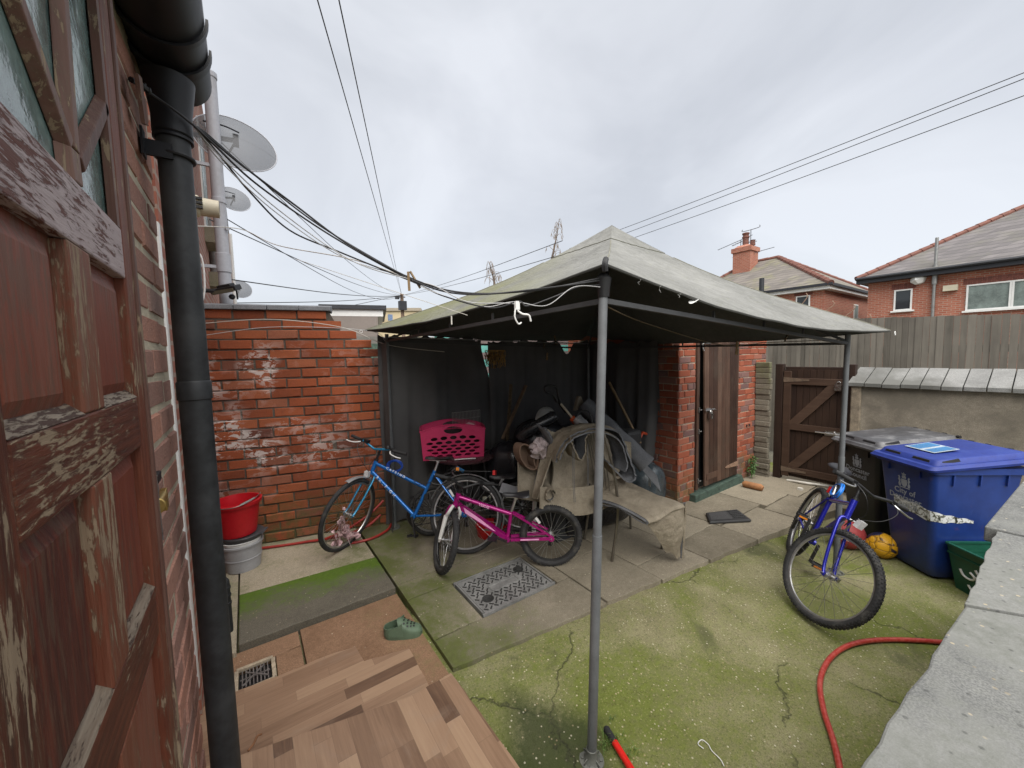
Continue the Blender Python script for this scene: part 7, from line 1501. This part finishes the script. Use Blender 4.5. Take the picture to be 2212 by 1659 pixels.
    if scar:
        # peeling strip of tape wrapped round the near corner
        b = MB(); rr = random.Random(2)
        def sp(t, v):
            z = .60-.085*t-.05*(t > .5)*(t-.5)*0+.03*max(0, t-.6); w_ = .05*(1-abs(t-.3)*1.1) if t < .95 else .012; zz_ = z+(v-.5)*2*max(.006, w_)+.004*math.sin(t*30)
            k_ = (.90-zz_)/.80
            if t < .42: x = .46-(t/.42)*(.46-.05-.045*0)+0; return P(.49*(1-t/.42)+.075*(t/.42), .055+k_*.075-.003, zz_) if False else P(.075+(.38)*(1-t/.42)*.85, .055+k_*.075-.003, zz_)
            q_ = (t-.42)/.58
            if q_ < .12: a = q_/.12*math.pi/2; r0_ = .048; return P(.045+k_*.055+r0_-r0_*math.sin(a)-.003, .055+k_*.075+r0_-r0_*math.cos(a)-.003, zz_)
            return P(.045+k_*.055-.003, .10+k_*.075+(q_-.12)*.30, zz_)
        b.grid(sp, 46, 5, .0015); b.build('torn_tape', M['tape'], body)
    return r_
k = NM('torn_tape', .4); p = k.obj(); n = k.noise(p, 26, 5, .65, .8); k.col(k.ramp(n, [(.38, (.02, .022, .015)), (.46, (.26, .26, .22)), (.52, (.66, .68, .68))])); M['tape'] = k.m
bin_('wheelie_bin', V((4.395, .56, 0)), 'blue wheelie bin with a lid sticker and torn tape round its front', M['bin_blue'], M['lid_blue'], ['City of', 'Doncaster', 'Council'], True, True)
bin_('wheelie_bin', V((4.865, .985, 0)), 'black wheelie bin with a dusty grey lid, between the gate and the blue bin', M['bin_black'], M['lid_black'], ['Doncaster', 'Council'])
# green recycling box
M['green'] = plain('green_plastic', (.008, .075, .045), .4)
gb = empty('recycling_box', (4.62, .20, 0), 'dark green plastic recycling box in front of the blue bin, half behind the low wall', 'box')
fx = V((.62, .785, 0)).normalized(); fy = V((fx.y, -fx.x, 0)); O = V((4.36, .20, 0))
def GP(x, y, z): return O+fx*x+fy*y+V((0, 0, z))
b = MB()
def wallq(b, x0, y0, x1, y1, th=.006, zb=.0, zt=.36, t=.035):
    pass
bo, tp_ = [(.04, .05), (.32, .05), (.32, .50), (.04, .50)], [(0, 0), (.36, 0), (.36, .56), (0, .56)]
for i in range(4):
    j = (i+1) % 4; a, c_ = bo[i], bo[j]; d, e_ = tp_[i], tp_[j]
    o4 = [GP(*a, 0), GP(*c_, 0), GP(*e_, .36), GP(*d, .36)]; ctr = GP(.18, .28, .2); inn = [p+(V((ctr.x, ctr.y, p.z))-p).normalized()*.008 for p in o4]
    b.hexa([o4[0], o4[1], inn[1], inn[0], o4[3], o4[2], inn[2], inn[3]])
b.hexa([GP(*bo[0], 0), GP(*bo[1], 0), GP(*bo[2], 0), GP(*bo[3], 0), GP(*bo[0], .01), GP(*bo[1], .01), GP(*bo[2], .01), GP(*bo[3], .01)]); b.build('tub', M['green'], gb)
b = MB()
for i in range(4): j = (i+1) % 4; a, c_ = tp_[i], tp_[j]; b.bar(GP(*a, .36), GP(*c_, .36), .022, .014)
for i in range(4): j = (i+1) % 4; a, c_ = tp_[i], tp_[j]; b.bar(GP(a[0]*.97+.005, a[1]*.97+.008, .29), GP(c_[0]*.97+.005, c_[1]*.97+.008, .29), .016, .010)
b.build('rim', M['green'], gb)
b = MB()      # white curl of the recycling mark on its front
ydir = (GP(0, 0, .36)-GP(.04, .05, 0)).normalized()
def gf(x, z): k_ = 1-z/.36; return GP(x, .05*k_-.004, z)
for pts in ([(.20, .20), (.17, .17), (.20, .14), (.25, .15), (.27, .19)], [(.13, .10), (.11, .07), (.15, .045), (.20, .06), (.22, .09)], [(.16, .24), (.14, .20), (.16, .18)]): b.tube(crv([gf(*q) for q in pts], 5), .008, 6)
b.build('recycling_mark', M['white'], gb)
# ---------------------------------------------------------------- balls
k = NM('football', .45); p = k.obj(); v1 = k.vor(p, 13, 'F1', 'Color'); e_ = k.vor(p, 13, 'DISTANCE_TO_EDGE'); n = k.noise(p, 11, 5, .65, .6); pick = k.xyz(v1)[0]
c = k.mix(k.mt('GREATER_THAN', pick, .80), (.62, .32, .012), (.012, .014, .05)); c = k.mix(k.ramp(n, [(.58, 0), (.64, .9)]), c, (.03, .02, .03)); c = k.mix(k.ramp(e_, [(.0, .8), (.05, 0)]), c, (.10, .05, .01)); k.col(c); k.bump(k.ramp(e_, [(0, 0), (.08, 1)]), .5, .01); M['football'] = k.m
q_ = atZ(1922, 1215, 0); b = MB(); b.ball((q_.x+.06, q_.y+.07, .115), .115, 32); solo('football', b, M['football'], 'scuffed yellow and black football on the ground in front of the blue bin', 'ball')
k = NM('basketball', .6); p = k.obj(); s_ = k.xyz(p); rr_ = k.mt('ABSOLUTE', k.mt('SUBTRACT', s_[2], .13)); w_ = k.mt('MAXIMUM', k.mt('LESS_THAN', rr_, .012), k.mt('LESS_THAN', k.mt('ABSOLUTE', k.mt('ADD', s_[0], k.mt('MULTIPLY', s_[1], .5))), .012)); c = k.mix(w_, k.mix(k.noise(p, 9, 4), (.22, .02, .025), (.36, .05, .05)), (.55, .35, .33)); k.col(c); k.bump(k.vor(p, 160), .3, .002); M['basketball'] = k.m
q_ = atZ(1862, 1196, 0); b = MB(); b.ball((q_.x+.03, q_.y+.12, .14), .14, 32); solo('basketball', b, M['basketball'], 'faded red ball behind the front wheel of the dark blue bicycle', 'ball')
# ================================================================ buckets
def bucket(name, c_, r0_, r1_, h, m_, label, cat='bucket', lip=.012):
    e_ = empty(name, c_, label, cat); b = MB(); t_ = .004
    b.lathe(c_, [(0, 0), (r0_, 0), (r1_, h), (r1_+lip, h), (r1_+lip, h-.012), (r1_+lip+.001, h+.004), (r1_-t_, h+.004), (r0_-t_, t_*2), (0, t_*2)], 40); b.build('body', m_, e_); return e_
RBp = V((-.115, 4.17, .092))
gb3 = bucket('grey_bucket', RBp, .130, .155, .235, plain('bucket_grey', (.34, .345, .36), .5, var=.12), 'grey plastic bucket with a white one inside it, under the red bucket', lip=.008)
b = MB(); b.lathe(RBp+V((0, 0, .10)), [(.1415, 0), (.1455, .002), (.1455, .010), (.142, .012)], 40); b.build('hoop', plain('bucket_grey2', (.32, .325, .34), .5), gb3)
b = MB(); b.lathe(RBp+V((0, 0, .22)), [(.142, 0), (.150, .045), (.156, .048), (.146, .052), (.140, .01)], 40); solo('white_bucket', b, M['white'], 'white bucket rim nested inside the grey bucket', 'bucket')
b = MB(); b.lathe(RBp+V((.01, 0, .262)), [(.0, .0), (.135, .0), (.150, .012), (.155, .035), (.165, .04), (.165, .052), (.150, .056), (.130, .05), (.0, .05)], 32); b.bar(RBp+V((.14, -.10, .30)), RBp+V((.19, -.02, .32)), .03, .012); solo('wringer', b, plain('dark_grey_plastic', (.05, .052, .058), .45), 'dark grey mop wringer lid between the red bucket and the grey bucket', 'lid', bevel=.003)
RC = RBp+V((-.02, 0, .322))
BK = 1.22
red = empty('red_bucket', RC, 'bright red plastic bucket on top of the grey one, beside the brick wall', 'bucket'); RM = plain('red_plastic', (.48, .010, .018), .35, var=.12, scale=5)
b = MB()
prof = [(0, 0), (.135, 0), (.142, .02), (.178, .235), (.190, .238), (.192, .222), (.196, .245), (.176, .247), (.138, .03), (.0, .012)]; prof = [(r_, h*BK) for r_, h in prof]; b.lathe(RC, prof, 48)
sp_ = V((-.19, -.04, .235)); b.hexa([RC+V(q_) for q_ in ((-.195, -.06, .25), (-.17, -.09, .25), (-.16, .04, .25), (-.185, .04, .25), (-.225, -.07, .305), (-.17, -.11, .305), (-.16, .05, .305), (-.21, .05, .305))]); b.build('body', RM, red)
b = MB(); b.tube(crv([RC+V((-.16, -.13, .292)), RC+V((-.02, -.215, .300)), RC+V((.10, -.17, .317)), RC+V((.17, -.06, .330)), RC+V((.185, .05, .315))], 6), .0035, 6); b.cyl(RC+V((.03, -.20, .307)), RC+V((.135, -.125, .325)), .008, 10); b.build('handle', M['dull_metal'], red)
# ================================================================ hoses
HR = plain('hose_red', (.33, .028, .022), .42, var=.2, scale=12); k = NM('hose_red2', .35); p = k.uv(); k.col(k.mix(k.ramp(k.noise(k.obj(), 55, 4), [(.4, 0), (.65, .6)]), (.34, .028, .022), (.48, .12, .09))); HR2 = k.m
pts = [atZ(x, y, .018) for x, y in ((2240, 1425), (2160, 1402), (2020, 1386), (1910, 1382), (1840, 1392), (1795, 1420), (1772, 1468), (1778, 1530), (1800, 1600), (1815, 1665), (1822, 1730))]
b = MB(); b.tube(crv(pts, 8), .0145, 12); solo('red_hose', b, HR2, 'red rubber hose curving over the mossy concrete at lower right', 'hose')
pts = [V((-.0, 4.44, .11)), V((.22, 4.37, .105)), V((.42, 4.30, .11)), V((.7, 4.18, .13)), V((.95, 4.13, .18)), V((1.10, 4.14, .26)), V((1.02, 4.16, .20)), V((.80, 4.10, .12)), V((.75, 4.02, .105)), V((.95, 3.98, .105)), V((1.14, 4.05, .115)), V((1.24, 4.20, .12))]
b = MB(); b.tube(crv(pts, 8), .013, 10); b.tube(crv([V((.55, 4.22, .12)), V((.75, 4.15, .19)), V((.98, 4.13, .30)), V((1.15, 4.17, .40))], 6), .013, 10); solo('red_hose', b, HR, 'red hose looped at the foot of the brick wall behind the light blue bicycle', 'hose')
# tool with red shaft and black grip
a, c_, d = atZ(1308, 1572, .03), atZ(1328, 1604, .03), atZ(1375, 1680, .03)
tl = empty('long_handled_tool', c_, 'long handled tool with a red shaft and black grip lying at the bottom edge', 'tool'); b = MB(); b.tube([a, a.lerp(c_, .1), c_], .018, 14, True, [.012, .018, .017]); b.build('grip', M['rubber'], tl); b = MB(); b.cyl(c_+(d-c_)*.002, c_+(d-c_)*2.2, .0165, 14); b.build('shaft', plain('red_shaft', (.62, .02, .015), .3, var=.1), tl)
# ================================================================ clog
ca, cb = atZ(832, 1376, .052), atZ(912, 1368, .052); cc_ = (ca+cb)/2; d = (cb-ca); hd_ = math.atan2(d.y, d.x); CLG = plain('clog_green', (.10, .15, .095), .65, var=.15, scale=20); LL = d.length*1.02
cg = empty('clog', (cc_.x, cc_.y, .052), 'sage green rubber clog lying on the brown slab', 'shoe'); T4 = MX.Translation((cc_.x, cc_.y, .052)) @ MX.Rotation(hd_, 4, 'Z')
def outl(u):      # half width along the sole
    return LL*(.15+.05*math.sin(math.pi*(u*.9+.08)))*(max(0, 1-((u-.5)*2)**6))**.5*(1+.12*smoothstep(.4, .85, u))
b = MB(); b.M = T4; n_ = 22; up_, lo_ = [], []
ol = [((i/n_-.5)*LL, outl(i/n_)) for i in range(n_+1)]; poly = [(x, -y-.0002, 0) for x, y in ol]+[(x, y+.0002, 0) for x, y in reversed(ol)]
b.prism(poly, (0, 0, .030)); b.build('sole', CLG, cg, .006)
b = MB(); b.M = T4
def hgt(u): return .045+.050*math.exp(-((u-.50)/.20)**2)
def topf(u, v):      # shell over the toe
    uu = .46+.535*u; w_ = outl(min(.995, uu)); a = math.pi*v; h = hgt(uu)*(max(0, 1-u**5))**.5
    return V(((uu-.5)*LL-.03*math.sin(a)*(1-u), math.cos(a)*w_, .026+max(0, math.sin(a))**.55*h))
b.grid(topf, 18, 24, -.004)
N_ = 30
def wallf(u, v):     # low wall running back round the heel
    t = 2*u-1; uu = .002+.50*abs(t)**1.3; w_ = outl(max(.004, uu)); h = .050+.040*abs(t)**3; return V(((uu-.5)*LL, (1 if t > 0 else -1)*w_*(1-.10*v), .026+v*h))
b.grid(wallf, 34, 4, .004); b.build('upper', CLG, cg)
b = MB(); b.M = T4
for i, (u, v) in enumerate([(.28, .36), (.28, .52), (.28, .68), (.42, .30), (.42, .44), (.42, .58), (.42, .72), (.56, .38), (.56, .52), (.56, .66), (.68, .45), (.68, .60)]):
    p = topf(u, v); b.lathe(p, [(0, .0055), (.0065, .0052), (.0065, .003)], 8, (0, math.cos(math.pi*v)*.9, 1))
b.build('vent_holes', M['black'], cg); b = MB(); b.M = T4; b.prism([((i/n_-.5)*LL*.8-.02, -outl(i/n_)*.75, .031) for i in range(1, n_)]+[((i/n_-.5)*LL*.8-.02, outl(i/n_)*.75, .031) for i in range(n_-1, 0, -1)], (0, 0, .002)); b.build('insole', plain('clog_inside', (.05, .08, .05), .8), cg)
# ================================================================ black plastic object on the paving (grille topped pedal pad)
q0, q1, q2, q3 = atZ(1524, 1112, .092), atZ(1592, 1104, .092), atZ(1624, 1128, .092), atZ(1533, 1133, .092)
pd_ = empty('scooter_deck', (q0+q2)/2, 'black plastic deck with a gridded end, lying on the paving near the outhouse', 'deck')
b = MB(); q = [q0, q3, q2, q1]; b.prism(q, (0, 0, .028)); b.build('deck', plain('black_plastic', (.03, .031, .032), .55), pd_, .012)
b = MB(); c4 = lambda s, t: q0.lerp(q1, s).lerp(q3.lerp(q2, s), t)+V((0, 0, .030))
b.prism([c4(.06, .15), c4(.06, .85), c4(.60, .85), c4(.60, .15)], (0, 0, .002))
for i in range(6):
    for j in range(5): a = c4(.66+.05*i, .16+.15*j); b.box(a+V((0, 0, .003)), (.012, .012, .006))
b.build('grip_pad', plain('grip_black', (.055, .055, .056), .85, bump=1, scale=30), pd_)
# ================================================================ brick by the outhouse, weed, grass
a, c_ = atZ(1605, 1050, .10), atZ(1648, 1060, .10); b = MB(); b.tube([a+V((0, 0, .03)), a.lerp(c_, .1)+V((0, 0, .035)), c_.lerp(a, .1)+V((0, 0, .035)), c_+V((0, 0, .03))], .045, 10, True, [.03, .045, .045, .03]); solo('broken_pipe', b, plain('terra', (.33, .15, .06), .8, var=.3, scale=18), 'short piece of orange clay pipe lying at the foot of the outhouse', 'pipe')
LF = plain('leaf', (.065, .14, .03), .6, var=.5, scale=60)
def leafy(c_, H_, S_, n_, seed, name, label, cat='plant'):
    rr = random.Random(seed); r_ = empty(name, c_, label, cat); b = MB(); st = []
    for i in range(6): t = V(c_)+V((rr.uniform(-S_, S_), rr.uniform(-S_*.5, S_*.5), H_*rr.uniform(.6, 1))); st.append(t); b.tube([c_, V(c_).lerp(t, .5)+V((rr.uniform(-.02, .02), 0, .02)), t], .003, 5)
    b.build('stem', LF, r_); b = MB()
    for i in range(n_):
        t = rr.choice(st); p = V(c_).lerp(t, rr.uniform(.15, 1))+V((rr.gauss(0, .02), rr.gauss(0, .02), rr.gauss(0, .015))); s0 = rr.uniform(.012, .024); n = V((rr.uniform(-1, 1), rr.uniform(-1, .3), rr.uniform(.2, 1))).normalized(); a = n.orthogonal().normalized(); d_ = n.cross(a); b.rv = rr.random(); q_ = rr.uniform(0, 6); a, d_ = a*math.cos(q_)+d_*math.sin(q_), d_*math.cos(q_)-a*math.sin(q_)
        b.poly([p, p+a*s0*.6+d_*s0*.5, p+a*s0*1.4, p+a*s0*.6-d_*s0*.5])
    b.build('leaves', LF, r_)
leafy(V((atY(1623, 1045, 2.53).x, 2.53, .10)), .34, .09, 240, 3, 'weed', 'bushy green weed growing at the foot of the outhouse wall')
GRS = plain('grass_green', (.10, .17, .035), .7, var=.4, scale=30)
def tuft(px, py, n_, h, spread, seed, label, z=0.0, lean=(0, 0)):
    rr = random.Random(seed); c_ = atZ(px, py, z); b = MB()
    for i in range(n_):
        p = c_+V((rr.gauss(0, spread), rr.gauss(0, spread*.35), 0)); a = rr.uniform(0, 6.28); hh = h*rr.uniform(.4, 1); d_ = V((math.cos(a), math.sin(a), 0))*hh*rr.uniform(.3, 1.1)+V((lean[0], lean[1], 0))*hh; s_ = V((-math.sin(a), math.cos(a), 0))*.0018; m_ = p+d_*.4+V((0, 0, hh*.75)); e_ = p+d_+V((0, 0, hh*rr.uniform(.4, .95))); b.rv = rr.random()
        b.poly([p-s_, p+s_, m_+s_*.8, m_-s_*.8]); b.poly([m_-s_*.8, m_+s_*.8, e_])
    return solo('grass_tuft', b, GRS, label, 'grass tuft', 'grass tufts in the joints', root=c_)
tuft(1030, 1428, 120, .11, .055, 1, 'largest grass tuft, at the corner of the paving beside the vinyl'); tuft(1318, 1615, 60, .07, .035, 2, 'grass tuft right beside the foot of the near gazebo pole', 0, (.3, .2)); tuft(1352, 1640, 30, .05, .03, 3, 'small sparse grass tuft right of the red shafted tool'); tuft(1322, 1560, 12, .06, .012, 9, 'thin wisp of pale grass above the black grip')
tuft(1660, 1165, 40, .035, .05, 4, 'low grass strip on the paving edge near the dark blue bicycle'); tuft(1730, 1140, 24, .03, .04, 5, 'tiny grass strip beneath the dark blue bicycle'); tuft(1620, 1177, 16, .03, .03, 6, 'tiny grass sprig left of the low grass strip')
tuft(640, 1155, 30, .03, .06, 7, 'thin green sprigs at the foot of the brick wall', .1)
# twigs, scraps and pebbles
def bit(pts, r_, m_, nm, label, cat='scrap'): b = MB(); b.tube(crv(pts, 5), r_, 6); return solo(nm, b, m_, label, cat)
bit([atZ(x, y, .006) for x, y in ((1520, 1617), (1508, 1607), (1516, 1598), (1530, 1608), (1538, 1622), (1556, 1640), (1564, 1655))], .0022, M['white'], 'string', 'loose loop of white string on the concrete', 'string')
bit([atZ(x, y, .010) for x, y in ((1058, 1386), (1075, 1378), (1102, 1372))], .004, M['stick2'], 'twig', 'small brown twig on the edge of the paving', 'twig')
bit([atZ(x, y, .17) for x, y in ((536, 1622), (548, 1606), (556, 1590), (566, 1586))], .005, plain('dry_leaf', (.20, .09, .04), .8), 'dry_leaf', 'curled dry leaf on the wood effect vinyl', 'leaf')
b = MB(); c_ = atZ(1374, 1262, .0); b.lathe(c_, [(.0, .004), (.026, .004), (.028, .022), (.034, .022), (.034, 0)], 18); solo('pipe_cap', b, M['pipe_grey'], 'small grey round pipe cap on the ground beside the paving', 'cap')
b = MB(); b.tube(crv([atZ(1700, 1037, .10), atZ(1740, 1043, .12), atZ(1800, 1052, .10), atZ(1850, 1064, .12)], 6), .016, 8); b.lim(5.9, 5.95, 1.9, 1.95, .09, .12); solo('draught_strip', b, plain('bright_strip', (.60, .58, .52), .5), 'pale strip lying along the threshold of the yard gate', 'strip')
rr = random.Random(12); PB = plain('pebble', (.50, .46, .36), .75, var=.35, scale=40)
b = MB()
for i in range(150):
    x, y = rr.uniform(.9, 4.2), rr.uniform(.25, 1.9)
    if rr.random() < .45: x, y = rr.gauss(1.1, .25), rr.gauss(1.55, .3)
    if y > edge(max(.9, x))-.05 or x < .9 or y < .2: continue
    s0 = rr.uniform(.002, .0055); b.rv = rr.random(); b.ball((x, y, .006), s0, 6, (1.3, 1, .5))
tag(b.build('pebbles', PB), 'pale little stones scattered over the mossy concrete', 'pebbles', kind='stuff')
for px, py, s0, lab in ((1149, 1585, .012, 'large pale pebble at the lower edge between vinyl and pole'), (1098, 1590, .005, 'small white fragment left of the large pale pebble'), (1612, 1335, .009, 'white pebble on the concrete near the red hose')):
    b = MB(); b.ball(atZ(px, py, .006), s0, 12, (1.4, 1, .6)); solo('pebble', b, PB, lab, 'pebble')
